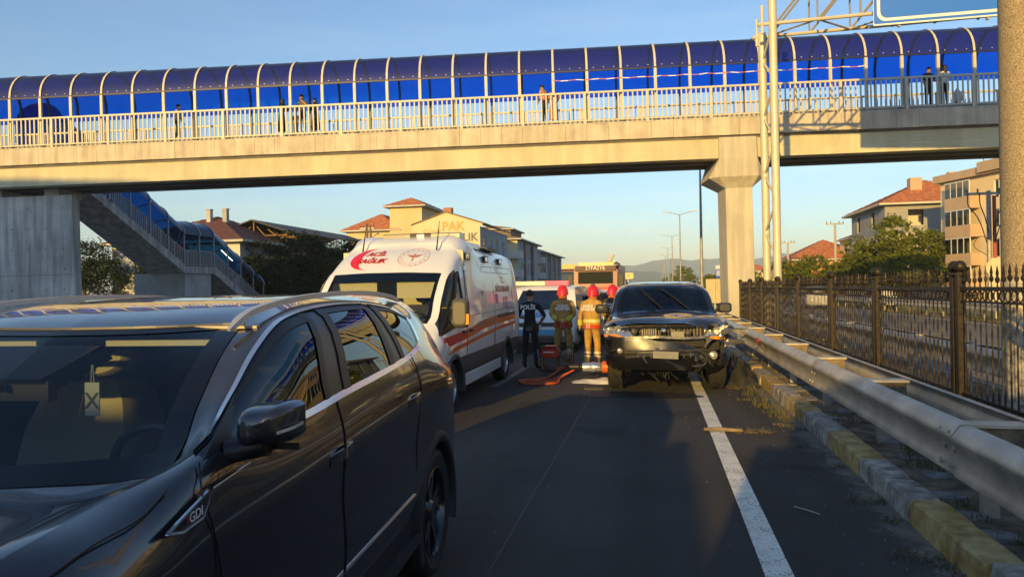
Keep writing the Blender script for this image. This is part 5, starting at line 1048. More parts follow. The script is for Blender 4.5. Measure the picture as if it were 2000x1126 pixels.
# cab inside
b = MB(); b.box((-4.3, -.85, .6), (-3.85, .85, 1.2)); cb(b, 'dashboard', INTD, amb); b = MB(); b.box((-2.95, -.95, .5), (-2.9, .95, 2.3)); cb(b, 'bulkhead', M('cream cab lining', (.62, .56, .36), .8), amb)
for y in (.45, -.45): b = MB(); b.box((-3.45, y-.25, .9), (-3.25, y+.25, 1.5)); b.ball((-3.35, y, 1.62), .13, 8, (.6, 1, .8)); cb(b, 'seat', M('dark cloth', (.05, .055, .07), .9), amb); b = MB(); b.box((-3.62, y-.30, 1.60), (-3.58, y+.30, 1.86)); cb(b, 'sun_visor', MATS['cream cab lining'], amb)
b = MB(); b.tube([(-3.80-.08*math.sin(t), .45+.2*math.cos(t), 1.27+.16*math.sin(t)) for t in np.linspace(0, 6.283, 21)], .018, 6, False); cb(b, 'steering_wheel', BLK, amb)
b = MB(); b.tube([(-4.40, -.55, 1.29), (-4.33, -.1, 1.33), (-4.2, .35, 1.42)], .012, 5); cb(b, 'wiper', BLK, amb)
# a second unseen truck, added so its shadow covers the right of the foreground
lt = copy_thing(bt, (-.19, -4.8, 0), R(0), 'second white box truck waiting directly behind the camera')
# ---------------- wrecked black 4x4 on the hard shoulder ----------------
BLKP = M('black car paint', (.008, .008, .010), .16, 0, None, None, 1.0, .6); PRIM = M('bent bare metal', (.28, .27, .26), .4, .7, (8, .4), (14, .5)); DUSTY = M('scratched black bumper', (.007, .007, .008), .32, 0, (9, .6, (.02, .018, .016)), None, .45, .5)
wk = thing('wrecked_car', 'crashed black 4x4 with crumpled bonnet and torn bumper against the guard rail', 'car', (.115, 14.86, 0), R(.6))
rw_ = random.Random(11)
def wrow(x, tail_, ys=None, z=(.34, .40, .58, .75, .95, 1.08)): return srow(x, ys or [.70, .90, .95, .965, .955, .96], *tail_, z)
wnet = [
 wrow(-3.42, [(-3.36, .80, 1.03), (-3.33, .72, 1.07), (-3.34, .55, 1.10), (-3.37, .3, 1.115), (-3.38, 1.11)], [.62, .80, .84, .86, .86, .84], (.5, .55, .66, .78, .88, .95)),
 wrow(-3.22, [(-3.18, .88, 1.07), (-3.14, .80, 1.12), (-3.14, .6, 1.18), (-3.15, .3, 1.195), (-3.16, 1.20)], [.66, .88, .92, .94, .94, .92], (.34, .42, .6, .75, .92, 1.0)),
 wrow(-2.95, [(-2.95, .91, 1.12), (-2.92, .83, 1.16), (-2.92, .6, 1.20), (-2.93, .3, 1.225), (-2.94, 1.23)]),
 wrow(-2.55, [(-2.55, .92, 1.17), (-2.5, .85, 1.20), (-2.5, .6, 1.245), (-2.5, .3, 1.27), (-2.5, 1.275)]),
 wrow(-2.22, [(-2.22, .925, 1.20), (-2.12, .87, 1.22), (-2.02, .80, 1.24), (-2.08, .4, 1.28), (-2.10, 1.29)]),
 wrow(-1.85, [(-1.85, .93, 1.215), (-1.75, .83, 1.43), (-1.70, .77, 1.45), (-1.78, .38, 1.50), (-1.80, 1.51)]),
 wrow(-1.5, [(-1.52, .93, 1.225), (-1.42, .775, 1.64), (-1.38, .70, 1.66), (-1.47, .35, 1.70), (-1.50, 1.71)]),
 wrow(-1.2, [(-1.22, .93, 1.23), (-1.14, .76, 1.70), (-1.12, .66, 1.735), (-1.15, .33, 1.765), (-1.18, 1.77)]),
 wrow(-.6, [(-.6, .93, 1.25), (-.6, .76, 1.72), (-.6, .64, 1.765), (-.6, .32, 1.795), (-.6, 1.80)]),
 wrow(.2, [(.2, .925, 1.27), (.2, .76, 1.71), (.2, .64, 1.76), (.2, .32, 1.79), (.2, 1.79)]),
 wrow(.75, [(.75, .90, 1.27), (.62, .76, 1.62), (.6, .62, 1.70), (.6, .32, 1.74), (.6, 1.745)]),
 wrow([.95, 1.0, 1.02, 1.02, .98, .95], [(.93, .85, 1.2), (.9, .78, 1.25), (.88, .6, 1.28), (.87, .3, 1.3), (.87, 1.3)], [.6, .8, .85, .87, .87, .87]),
 wrow(1.0, [(.95, 0, 1.2), (.93, 0, 1.25), (.9, 0, 1.28), (.9, 0, 1.3), (.9, 1.3)], [0]*6)]
WK = 5; WG = fine(wnet, WK, WK)
# crumple the nose: dents over the bonnet front, stronger on the picture's right
def dent(g, s):
    g = g.copy()
    for i in range(g.shape[0]):
        for j in range(g.shape[1]):
            x, y, z = g[i, j]; u = s*y; f = max(0, min(1, (-2.35-x)/.95)); k = .35+1.3/(1+math.exp(-6*(u-.25)))
            if f > 0:
                g[i, j, 2] += f*k*(.020*math.sin(u*3.1+x*5+.6)+.011*math.sin(u*8.3-x*7+1)) - f*f*.07*max(0, u-.35)
                g[i, j, 0] += f*k*(.014*math.sin(z*14+u*4)) + f*f*.17*max(0, u-.25)
    return g
GL, GR = dent(WG, -1), dent(WG, 1); GL[:, -1] = GR[:, -1]
wn = len(wnet)-1; wall = {(i, j) for i in range(wn) for j in range(10)}; wws = {(i, j) for i in (4, 5, 6) for j in (8, 9)}; wsd = {(i, 6) for i in (4, 5, 6, 7, 8, 9)}; whd = {(i, j) for i in (0, 1, 2, 3) for j in (7, 8, 9)}
wdrop = lambda c: c[1] > .6 and (math.hypot(c[0], c[2]-.37) < .45 or math.hypot(c[0]+2.71, c[2]-.37) < .46)
def wboth(cells, drop=None):
    a, c = patch(GR, WK, WK, cells, 1, drop), patch(GL, WK, WK, cells, -1, drop); return a.add(c.v, c.f)
lamp_cut = {(0, j) for j in (4, 5, 6)}
cb(wboth(sorted(wall-wws-wsd-whd-lamp_cut), wdrop), 'body', BLKP, wk, 40); cb(wboth(sorted(whd)), 'bonnet', BLKP, wk, 25)
cb(wboth(sorted(wws)), 'windscreen', glass('dark windscreen', (.16, .19, .24), .07), wk, 60)
for s in (1, -1): cb(patch(GR if s > 0 else GL, WK, WK, sorted(wsd), s), 'side_window', GSIDE, wk, 60)
def wgl(i, j, o, s): g = GR if s > 0 else GL; p = g[min(int(round(i*WK)), g.shape[0]-1), min(int(round(j*WK)), g.shape[1]-1)]; return (p[0]-o*.7, s*p[1], p[2]+o*.7)
for s in (1, -1):
    b = MB(); b.grid([[wgl(i, 8, .005, s) for i in np.linspace(4, 7, 13)], [wgl(i, 8.25, .005, s) for i in np.linspace(4, 7, 13)]]); cb(b, 'windscreen_frit', FRIT, wk)
    b = MB(); b.tube(curve([(-1.0, s*.66, 1.745), (-.85, s*.68, 1.79), (-.3, s*.68, 1.82), (.4, s*.67, 1.78)], 4), .02, 8); cb(b, 'roof_rail', GALV2, wk, 50)
    b = MB(); rq = rrect(.24, .17, .05, 4); o_ = 0
    b.grid([[(-1.95+dx, s*(.95+.12+(p[0]-.12)*k), 1.32+(p[1]-.085)*k) for p in rq+rq[:1]] for dx, k in ((-.07, .7), (-.05, .93), (.0, 1), (.05, .97))], s < 0); n_ = len(rq); b.f.append(tuple(range(n_))); b.m.append(0); b.f.append(tuple(range(3*(n_+1), 3*(n_+1)+n_))); b.m.append(0); b.tube([(-1.93, s*.88, 1.25), (-1.93, s*1.0, 1.30)], .03, 6); cb(b, 'door_mirror', M('grained mirror plastic', (.03, .03, .031), .45), wk, 50)
    for x in (0, -2.71): wheel('wheel', wk, (s*.80, x + (.03 if s > 0 and x < 0 else 0), .375), .375, .26, s, RIMS, .62, 5, R(-90 + (9 if s > 0 and x < 0 else 0)))
    b = MB(); b.lathe([(.45, s*.5), (.45, s*.86), (.05, s*.5)], (-2.71, 0, .37), 'y', 18, 0, math.pi); cb(b, 'arch_liner', INTD, wk)
b = MB(); b.tube([wgl(4.1, 9.95, .02, -1), wgl(5.9, 8.8, .03, -1)], .012, 5); b.tube([wgl(4.6, 9.6, .035, -1), wgl(6.1, 8.65, .045, -1)], .008, 4); cb(b, 'wiper', BLK, wk)
b = MB(); b.tube([wgl(4.1, 8.9, .02, 1), wgl(5.6, 9.95, .03, 1)], .012, 5); b.tube([wgl(4.6, 9.3, .035, 1), wgl(5.8, 9.85, .045, -1)], .008, 4); cb(b, 'wiper', BLK, wk)
# front end: torn bumper skin, gap with radiator parts, lamps, plate
def bump(z0, z1, y0, y1, fn, ny=26, nz_=7):
    return [[fn(y0+(y1-y0)*i/ny, z0+(z1-z0)*j/nz_) for i in range(ny+1)] for j in range(nz_+1)]
def bf(y, z):
    r = max(0, y); x = -3.66 + .16*abs(y)**2 + 2.6*max(0, abs(y)-.66)**1.7 + .5*max(0, .52-z)**1.3 - .03*math.sin((z-.4)*6)
    x += .10*r + .035*math.exp(-((y-.38)/.17)**2) + .010*math.sin(y*9+z*11)*(.3+r*1.4) + .006*math.sin(y*23-z*19)*(.2+r*1.6)
    zz_ = z - .11*max(0, min(1, (y-.25)/.3))*max(0, min(1, (z-.62)/.2)) - .05*math.exp(-((y-.12)/.3)**2)*(z > .75) - .03*math.sin((y+.2)*2.2)*(z > .8) - .05*max(0, y-.1)*(1 if z > .7 else .3) + (.012*math.sin(y*11) if z > .86 else 0) + .35*max(0, abs(y)-.7)**1.5*(z < .6)
    return (x, y, zz_)
b = MB(); b.grid(bump(.665, .90, -.955, .50, bf), True); bp_ = cb(b, 'bumper', [DUSTY], wk, 40)
def torn(y, z):      # the picture-right end hangs loose, bent back and crumpled
    p = bf(y, z); f = (y-.44)/.5; return (p[0]+.10*f*f+.05*math.sin(y*31+z*23)*f-.04, y+.03*f, p[2]-.13*f-.05+.04*math.sin(y*27-z*40))
b = MB(); b.grid(bump(.66, .86, .44, .965, torn, 16, 6), True); cb(b, 'torn_bumper_end', [DUSTY], wk, 25)
b = MB(); b.box((-3.12, .40, .62), (-3.05, .86, .92)); cb(b, 'wing_void', INTD, wk)
b = MB(); b.grid(bump(.40, .625, -.945, .93, lambda y, z: (lambda p: (p[0]+.03+.12*max(0, y-.45), p[1], p[2]+.10*max(0, y-.3)+.035*math.sin(y*17)*max(0, min(1, (y-.2)*2))))(bf(y, z))), True); cb(b, 'lower_bumper', BLKP, wk, 40)
b = MB(); b.grid(bump(.54, .70, -.85, .85, lambda y, z: (bf(y, z)[0]+.09, y, z)), True); cb(b, 'intake_void', INTD, wk)
b = MB()
for k in range(9): z = .60+.0*k; y = -.42+.10*k; b.box((bf(y, .63)[0]-.004, y-.008, .60), (bf(y, .63)[0]+.03, y+.008, .68))
b.tube([(bf(y, .65)[0]+.01, y, .60+.05*math.sin((y+.6)*2.3)) for y in np.linspace(-.62, .45, 14)], .016, 6); b.tube([(bf(y, .65)[0], y, .72-.03*abs(y)) for y in np.linspace(-.55, .40, 12)], .012, 6); cb(b, 'grille_strip', M('dull bar', (.05, .05, .05), .4), wk, kind='stuff')
b = MB(); b.box((-3.80, -.22, .60), (-3.775, .16, .71)); np_ = cb(b, 'number_plate', M('grey plate', (.20, .20, .18), .6, 0, (4, .15)), wk); np_.rotation_euler = (0, R(2.5), 0)
for y, z, sz in ((-.70, .70, .05), (.73, .62, .068)):
    b = MB(); b.lathe([(.001, -.03), (sz*.8, -.02), (sz, .01), (sz*1.1, .05)], (bf(y, z)[0]-.005, y, z), 'x', 16); fl_ = cb(b, 'fog_light', M('fog lens', (.4, .38, .32), .15, .5), wk, 40)
b = MB(); b.tube(curve([(bf(y, .6)[0]-.01, y, z) for y, z in ((.30, .70), (.52, .70), (.62, .62), (.60, .50), (.40, .47))], 3), .012, 6); b.tube(curve([(bf(y, .6)[0]-.01, y, z) for y, z in ((-.28, .52), (-.42, .68), (-.62, .72), (-.84, .70))], 3), .012, 6); cb(b, 'trim_edge', M('dull bar', ()), wk, 40)
# cavity between bonnet and bumper
b = MB(); b.box((-3.25, -.62, .74), (-3.20, .62, 1.09)); rd_ = cb(b, 'radiator', INTD, wk); b = MB()
for k in range(24): b.box((-3.262, -.60+.05*k, .88+.01*(k % 3)), (-3.252, -.585+.05*k, 1.07-.012*(k % 4)))
for k in range(7): y = rw_.uniform(-.6, .55); b.tube([(-3.33, y, .9), (-3.36, y+rw_.uniform(-.1, .1), .98), (-3.3, y+rw_.uniform(-.2, .2), 1.08)], .011, 5)
cb(b, 'radiator_fins', M('dusty alloy', (.16, .14, .11), .5, .5), rd_, kind='stuff'); b = MB(); b.box((-3.36, -.66, 1.035), (-3.28, .5, 1.075), Matrix.Rotation(.03, 4, 'X')); cb(b, 'bonnet_slam_panel', BLKP, wk)
b = MB(); b.tube([(-3.42, -.62, .90), (-3.45, -.1, .91), (-3.40, .3, .885), (-3.32, .62, .90)], 1, flat=(.03, .02)); cb(b, 'crossmember', PRIM, wk)
for y, z, r in ((-.48, .985, .052), (.36, .97, .05)): b = MB(); b.lathe([(.001, -.05), (r*.5, -.045), (r, -.02), (r, .02)], (-3.40, y, z), 'x', 14); cb(b, 'horn', M('horn metal', (.12, .11, .09), .5, .5), wk, 40)
b = MB()
for k in range(7): b.box((-3.36, -.36+.035*k, .93), (-3.34, -.34+.035*k, 1.04))
b.box((-3.38, .10, .90), (-3.35, .30, .99)); cb(b, 'broken_grille', M('grille grey', (.20, .19, .17), .5, .5), wk, kind='stuff')
b = MB(); b.lathe([(.001, -.03), (.025, -.028), (.03, -.01)], (-3.47, -.02, 1.0), 'x', 12); b.lathe([(.034, -.02), (.045, -.015), (.045, .01)], (-3.47, -.02, 1.0), 'x', 14); cb(b, 'emblem', CHROME, wk, 40)
for s in (1, -1):
    pts = [(-3.30, .97, .90), (-3.12, 1.0, 1.07), (-3.34, .62, 1.09), (-3.50, .47, .90)] if s < 0 else [(-3.16, .96, .84), (-3.02, .98, 1.04), (-3.22, .60, 1.05), (-3.36, .45, .86)]
    b = MB(); P = [Vector((x, s*y, z)) for x, y, z in pts]; back_ = [p + Vector((.07, 0, 0)) for p in P]; b.add(P+back_, [(4, 5, 6, 7), (0, 1, 5, 4), (1, 2, 6, 5), (2, 3, 7, 6), (3, 0, 4, 7)])
    h = cb(b, 'headlight', M('lamp reflector', (.55, .55, .56), .25, .8), wk)
    for fy, fz, r in ((.64, .56, .075), (.28, .62, .06)):
        c = P[3].lerp(P[0], fy) * (1-fz) + P[2].lerp(P[1], fy)*fz if False else (P[3].lerp(P[0], fy)).lerp(P[2].lerp(P[1], fy), fz)
        if s < 0: c = (P[3].lerp(P[0], .40 if r > .07 else .74)).lerp(P[2].lerp(P[1], .40 if r > .07 else .74), .55)
        b = MB(); b.lathe([(.001, .06), (r*.35, .05), (r*.9, .0), (r, -.01), (r*1.12, -.012), (r*1.15, .04)], (c.x+.02, c.y, c.z), 'x', 16); cb(b, 'reflector', LENSC, h, 40)
    b = MB(); q = lambda u, v: (P[3].lerp(P[0], u)).lerp(P[2].lerp(P[1], u), v) + Vector((.01, 0, 0)); b.add([q(.35, .03), q(.97, .03), q(.97, .3), q(.5, .26)], [(0, 1, 2, 3)]); cb(b, 'indicator', AMBER, h)
    if s < 0: b = MB(); b.add([p + Vector((-.012, 0, 0)) for p in P], [(0, 1, 2, 3)]); cb(b, 'lens', glass('clear lens glass', (.9, .9, .9), .06), h)
b = MB(); rs = random.Random(8)      # torn sheet metal and brackets round the broken lamp and below the bumper
for k in range(46):
    c = Vector((-3.25+rs.uniform(-.12, .3), rs.uniform(.36, 1.03), rs.uniform(.74, 1.08))); d = [Vector((rs.gauss(0, .03), rs.gauss(0, .085), rs.gauss(0, .06))) for _ in range(3)]; b.add([c, c+d[0], c+d[0]+d[1], c+d[1]+d[2]], [(0, 1, 2, 3)])
cb(b, 'torn_metal', PRIM, wk, kind='stuff')
b = MB()
for k in range(16):
    y = rs.uniform(-.8, .6); c = Vector((-3.5+rs.uniform(0, .25), y, .42)); b.tube([c, c+Vector((rs.uniform(-.05, .05), rs.uniform(-.12, .12), -rs.uniform(.05, .16))), c+Vector((rs.uniform(-.05, .1), rs.uniform(-.2, .2), -rs.uniform(.1, .24)))], rs.uniform(.006, .018), 5)
b.box((-3.2, -.55, .32), (-2.4, .55, .44)); cb(b, 'hanging_parts', INTD, wk, kind='stuff')
b = MB(); P = [(-3.1, .99, .84), (-2.9, 1.02, 1.07), (-2.6, .98, 1.15), (-2.55, .99, .9), (-2.75, 1.03, .78)]; b.add([(x+rs.uniform(-.02, .02), y+rs.uniform(-.03, .04), z) for x, y, z in P], [(0, 1, 2), (0, 2, 3), (0, 3, 4)]); cb(b, 'bent_wing', PRIM, wk)
b = MB(); b.box((-2.1, -.8, .6), (-1.7, .8, 1.12)); b.box((-1.1, .2, .7), (-.9, .6, 1.5)); b.box((-1.1, -.6, .7), (-.9, -.2, 1.5)); b.ball((-1, .4, 1.57), .11, 8); b.ball((-1, -.4, 1.57), .11, 8); cb(b, 'interior', INTD, wk)

# ---------------- police van, police car, fire engine, vehicles behind ----------------
PBL = M('police blue', (.03, .22, .62), .4); PLT = M('pale blue band', (.12, .40, .62), .4)
pvn = thing('police_van', 'white police van with blue lettering and red roof light between ambulance and wreck', 'police van', (-3.02, 18.5, 0))
b = MB(); P = []
for x, hw, prof in ((0, 1, [(.0, .28), (-.03, .5), (-.02, .72), (.06, .90), (.22, 1.0), (.62, 1.10), (1.06, 1.66), (1.22, 1.76), (1.7, 1.80), (4.4, 1.80), (4.55, 1.6), (4.6, .3)]),):
    for y in np.linspace(-1, 1, 15): k = abs(y); P.append([(.93*y*(1-(.10*max(0, z-1.1)/.7)), px_+.16*k**4*(1 if px_ < 1 else 0)+.0, z-(.05*k**4 if z > 1.5 else 0)) for px_, z in prof])
b.grid(P); sidep = lambda P_: b.add(P_, [tuple(range(len(P_)))]); sidep(P[0]); sidep(P[-1]); b.build('body', CARW, pvn, 35)
def vface(name, mat, pts, off=.012, smooth=None): b = MB(); b.add([(x, y-off, z+off*.3) for x, y, z in pts], [tuple(range(len(pts)))]); return b.build(name, mat, pvn, smooth)
wsv = lambda y, t: (y*(1-.05*t), .64+t*(1.04-.64)+.16*abs(y/.93)**4, 1.12+.53*t)
b = MB(); b.grid([[ (lambda p: (p[0], p[1]-.012, p[2]+.008))(wsv(y, t)) for y in np.linspace(-.80, .80, 9)] for t in (0, .5, 1)], True); b.build('windscreen', glass('van dark screen', (.08, .09, .10), .12), pvn)
vface('grille', BLK, [(-.72, -.02, .70), (.72, -.02, .70), (.66, -.0, .80), (-.66, -.0, .80)], .02); vface('plate_band', PLT, [(-.62, -.035, .48), (.62, -.035, .48), (.62, -.035, .62), (-.62, -.035, .62)], .014)
b = MB()
for k in range(5): b.box((-.75, -.05, .30+.035*k), (.75, -.03, .316+.035*k))
b.build('lower_grille', BLK, pvn, kind='stuff')
vface('bumper', M('grey bumper', (.14, .14, .14), .5), [(-.9, .08, .30), (-.6, -.02, .30), (.6, -.02, .30), (.9, .08, .30), (.9, .08, .46), (-.9, .08, .46)], .01)
for s in (1, -1): vface('headlight', LENSC, [(s*.58, .03, .78), (s*.90, .15, .80), (s*.90, .20, .98), (s*.66, .10, .94)][::s], .02); b = MB(); b.box((s*.98-.1, .95, 1.12), (s*.98+.1, 1.05, 1.36)); b.build('door_mirror', BLK, pvn)
lg = MB(); c0 = (-.05, -.055, .75)
lg.tube([(c0[0]+.105*math.cos(t), c0[1], c0[2]+.105*math.sin(t)) for t in np.linspace(0, 6.283, 25)], .011, 6, False)
for q in ([(-.065, .065), (0, -.015), (.065, .065)], [(-.085, .03), (-.038, -.08), (0, -.0), (.038, -.08), (.085, .03)]): lg.tube([(c0[0]+x, c0[1], c0[2]+z) for x, z in q], .010, 5)
lg.build('badge', CHROME, pvn, 40); text('lettering', 'POLİS', .23, PBL, pvn, frame((-.25, .17, 1.0), (1, 0, 0), (0, .9, .42)), .001, bold=.006)
b = MB(); b.box((-.62, 1.5, 1.80), (-.05, 1.75, 1.92)); b.k = 1; b.box((-.05, 1.5, 1.80), (.62, 1.75, 1.92)); b.k = 2; b.box((-.66, 1.48, 1.77), (.66, 1.78, 1.80)); b.build('light_bar', [M('pale lamp', (.7, .6, .5), .3), M('lit red lamp', (.55, .02, .05), .3, emit=(1, .05, .12, .6)), BLK], pvn)
b = MB(); b.box((-.85, .15, .02), (.85, 4.3, .3)); b.build('chassis', BLK, pvn)
for x in (-.82, .82):
    for y in (.95, 3.6): wheel('wheel', pvn, (x, y, .32), .32, .2, 1 if x > 0 else -1, RIMS, .62, 8)
pc = netcar('white police car with its front door open beside the fire engine', (-1.1, 24.6, 0), R(0), CARW, .98, .95, .97, 'police_car', 'police car')
b = MB(); T = Matrix.Translation((.88, -2.5, 0)) @ Matrix.Rotation(R(35), 4, 'Z'); b.box((0, 0, .40), (.95, .07, 1.08), T); dp = b.build('open_door', CARW, pc)
b = MB(); b.tube([T @ Vector(p) for p in ((.02, .03, 1.08), (.35, .03, 1.55), (.95, .03, 1.58), (.95, .03, 1.08))], .03, 6); b.build('window_frame', BLK, dp, 40); b = MB(); b.add([T @ Vector(p) for p in ((.04, .03, 1.08), (.95, .03, 1.08), (.95, .03, 1.56), (.35, .03, 1.54))], [(0, 1, 2, 3)]); b.build('pane', GSIDE, dp)
text('lettering', 'POLİS', .2, RED, dp, T @ frame((.55, -.012, .95), (1, 0, 0), (0, 0, 1)), .001); b = MB(); b.box((-.6, -1.2, 1.62), (.6, -.95, 1.72)); b.build('light_bar', RED, pc)
FIRE = M('fire engine red', (.22, .006, .006), .4, 0, None, None, .3)
fe = thing('fire_engine', 'red fire engine facing us far behind the firefighters', 'fire engine', (-3.25, 40, 0), R(-1))
MB().box((-1.22, 0, .9), (1.22, 2.3, 1.75)).build('cab_lower', FIRE, fe); b = MB(); b.prism([(-1.22, .0, 1.75), (-1.22, .10, 2.75), (-1.22, 2.3, 2.8), (-1.22, 2.3, 1.75)], (2.44, 0, 0)); b.build('cab_upper', FIRE, fe)
b = MB(); b.prism([(-.98, -.02, 1.95), (.98, -.02, 1.95), (.98, .07, 2.62), (-.98, .07, 2.62)], (0, .03, 0)); b.build('windscreen', M('engine screen', (.015, .02, .018), .6, 0, None, None, 0, .1), fe); MB().box((-1.15, -.05, 2.68), (1.15, .3, 2.95)).build('sun_visor', M('dark visor', (.08, .03, .04), .5), fe)
MB().box((-1.0, .4, 2.96), (1.0, .8, 3.16)).build('light_bar', M('pale light bar', (.75, .55, .35), .3), fe); MB().box((-1.24, 2.35, .8), (1.24, 7.5, 3.05)).build('rear_body', FIRE, fe)
for s in (1, -1):
    MB().box((s*.95-.24, -.06, .95), (s*.95+.24, -.02, 1.2)).build('headlight', LENSC, fe); MB().box((s*1.42-.12, -.1, 1.7), (s*1.42+.12, 0, 2.4)).build('door_mirror', BLK, fe)
    for y in (1.1, 6): wheel('wheel', fe, (s*1.05, y, .5), .5, .3, s, RIMS, .6, 8)
MB().box((-1.24, -.12, .5), (1.24, .02, .9)).build('bumper', M('white bumper', (.6, .58, .55), .5), fe); MB().box((-.9, -.04, 1.3), (.9, -.01, 1.62)).build('grille', BLK, fe); text('lettering', 'İTFAİYE', .3, WHT, fe, frame((0, -.055, 2.81), (1, 0, 0), (0, 0, 1)))
b = MB(); b.tube([(-.9, 2.5, 3.2), (-.9, 7, 3.2)], .06, 6); b.tube([(.9, 2.5, 3.25), (.9, 7, 3.25)], .06, 6)
for k in range(9): b.tube([(-.9, 2.8+.5*k, 3.2), (.9, 2.8+.5*k, 3.25)], .03, 5)
b.build('ladder', GALV, fe); MB().tube([(.7, .7, 3.16), (.95, .9, 3.6)], .1, 8).build('monitor_lamp', M('pale lamp', ()), fe)
bb_ = thing('van', 'cream rescue van parked behind the police van', 'van', (-5.7, 27.5, 0)); MB().box((-.95, 0, .5), (.95, 4.8, 2.0)).build('body', M('cream van', (.68, .62, .5), .4, 0, None, None, .5), bb_); MB().box((-.85, -.02, 1.25), (.85, 0, 1.85)).build('windscreen', GSIDE, bb_)
for x in (-.8, .8):
    for y in (.8, 3.9): wheel('wheel', bb_, (x, y, .34), .34, .2, 1 if x > 0 else -1, RIMS, .6, 8)

# ---------------- rescue gear and debris on the road ----------------
ORH = M('orange hose', (.48, .09, .02), .5); ORP = M('orange plastic', (.55, .12, .015), .45)
hs = MB(); rs = random.Random(4)
for k in range(5):
    o = .055*k; P = [(-1.92+.02*k, 14.3, .10), (-1.95, 13.7+.05*k, .03), (-2.1-.03*k, 13.1-.1*k, .02), (-2.42+.05*(k % 3), 12.9-o*2.0, .02+.012*(k % 3)), (-2.48+.04*k, 12.72-o*1.6, .03), (-2.2+.02*k, 12.72-o*1.9, .02+.03*(k % 2)), (-1.95+.05*k, 12.9-o*2.2, .02), (-1.72, 13.3-.04*k, .06), (-1.5, 13.25, .17)]
    hs.tube(curve([(x+rs.uniform(-.02, .02), y+rs.uniform(-.04, .04), z) for x, y, z in P], 4), .016, 6)
hs.build('hydraulic_hose', ORH, None, 50, label='coil of orange hydraulic hose looped on the asphalt before the firefighters', cat='hose')
pu = thing('hydraulic_pump', 'red hydraulic rescue pump in a tube frame by the firefighter in mustard coat', 'pump', (-2.02, 14.55, 0))
b = MB()
for y in (-.18, .18): b.tube([(-.30, y, .03), (-.30, y, .5), (.34, y, .5), (.34, y, .03), (-.30, y, .03)], .014, 6)
for x in (-.30, .34):
    for z in (.03, .5): b.tube([(x, -.18, z), (x, .18, z)], .014, 6)
b.build('frame', BLK, pu, 40); b = MB(); b.prism([(-.29, -.16, .28), (-.29, -.16, .46), (-.22, -.16, .52), (.0, -.16, .52), (.06, -.16, .46), (.06, -.16, .28)], (0, .3, 0)); tk = b.build('tank', M('pump red', (.5, .035, .015), .35), pu); MB().box((-.24, -.163, .385), (-.02, -.161, .41)).build('label_strip', WHT, tk)
b = MB(); b.lathe([(.001, -.14), (.10, -.13), (.12, 0), (.12, .12)], (.2, 0, .30), 'y', 14); b.box((-.25, -.13, .06), (.05, .13, .27)); b.build('engine', M('engine grey', (.10, .10, .10), .5, .4), pu, 40); b = MB()
for x in (-.2, .25): b.lathe([(.07, -.2), (.075, -.19), (.075, -.16), (.05, -.15)], (x, 0, .075), 'y', 12)
b.build('foot_roller', ORH, pu, 40)
sp_ = thing('rescue_spreader', 'silver and orange hydraulic spreader tool lying on a white cloth', 'tool', (-1.14, 12.95, 0), R(0))
b = MB(); b.lathe([(.001, -.42), (.05, -.41), (.055, -.24), (.035, -.22), (.035, -.18)], (0, 0, .26), 'x', 12); b.build('handle', BLK, sp_, 40); b = MB(); b.lathe([(.06, -.18), (.085, -.16), (.085, -.02), (.095, 0), (.095, .06), (.085, .07), (.085, .16), (.07, .18)], (0, 0, .255), 'x', 18); b.build('cylinder', M('brushed alloy', (.62, .64, .66), .25, .8), sp_, 40)
b = MB(); b.lathe([(.10, .18), (.11, .2), (.11, .30), (.09, .32)], (0, 0, .26), 'x', 14); b.prism([(.30, -.05, .20), (.42, -.05, .40), (.60, -.05, .36), (.62, -.05, .16), (.50, -.05, .06), (.36, -.05, .12)], (0, .10, 0)); b.build('jaw', ORP, sp_, 40); b = MB(); b.tube([(-.36, 0, .29), (-.36, .02, .48)], .012, 6); b.tube([(.1, .0, .16), (.12, -.05, .05)], .02, 6); b.build('lever', BLK, sp_, 40)
cl = MB(); P = []; rs = random.Random(2)
for i in range(15):
    row = []
    for j in range(9):
        u, v = i/14, j/8; e = min(u, 1-u, v, 1-v)*4; z = .006+min(1, e)*.05*(.5+.5*math.sin(u*9+v*4)*math.sin(v*7+u*3))+.05*max(0, 1-abs(u-.62)*3)*min(1, e); row.append((-.46+.92*u+.03*math.sin(v*9), -.22+.46*v+.04*math.sin(u*8)-.05*(1-abs(2*u-1)), z))
    P.append(row)
cl.grid(P, True); cl.build('cloth', M('white cloth', (.70, .69, .67), .9, 0, (6, .1), (14, .3)), None, 60, loc=(-1.02, 12.78, 0), label='crumpled white cloth spread on the road under the spreader', cat='cloth')
stk = MB(); stk.tube([(-.26, 0, .03), (-.1, .01, .035), (.05, 0, .03), (.17, -.01, .03)], [.018, .024, .022, .02], 7); so_ = stk.build('broken_branch', WOOD, None, 40, loc=(.80, 8.53, 0), label='broken pale branch lying across the white line', cat='branch'); so_.rotation_euler = (0, 0, R(-2))
b = MB()
for k in range(60): a = rs.uniform(0, 6.3); r_ = rs.uniform(.02, .16); c = Vector((.27+r_*math.cos(a)*1.3, -.02+r_*math.sin(a)*.7, .01)); b.tube([c, c+Vector((rs.uniform(-.09, .12), rs.uniform(-.05, .05), rs.uniform(.0, .05)))], .004, 3)
b.build('twigs', M('dry twig', (.12, .10, .06), .9), so_, kind='stuff')
pt = MB(); pt.box((-.16, -.04, 0), (.16, .05, .03)); pt.build('broken_trim', BLK, None, None, loc=(-1.02, 11.85, 0), label='black broken plastic trim on the road left of the wreck', cat='debris')
db = MB(); rs = random.Random(21)
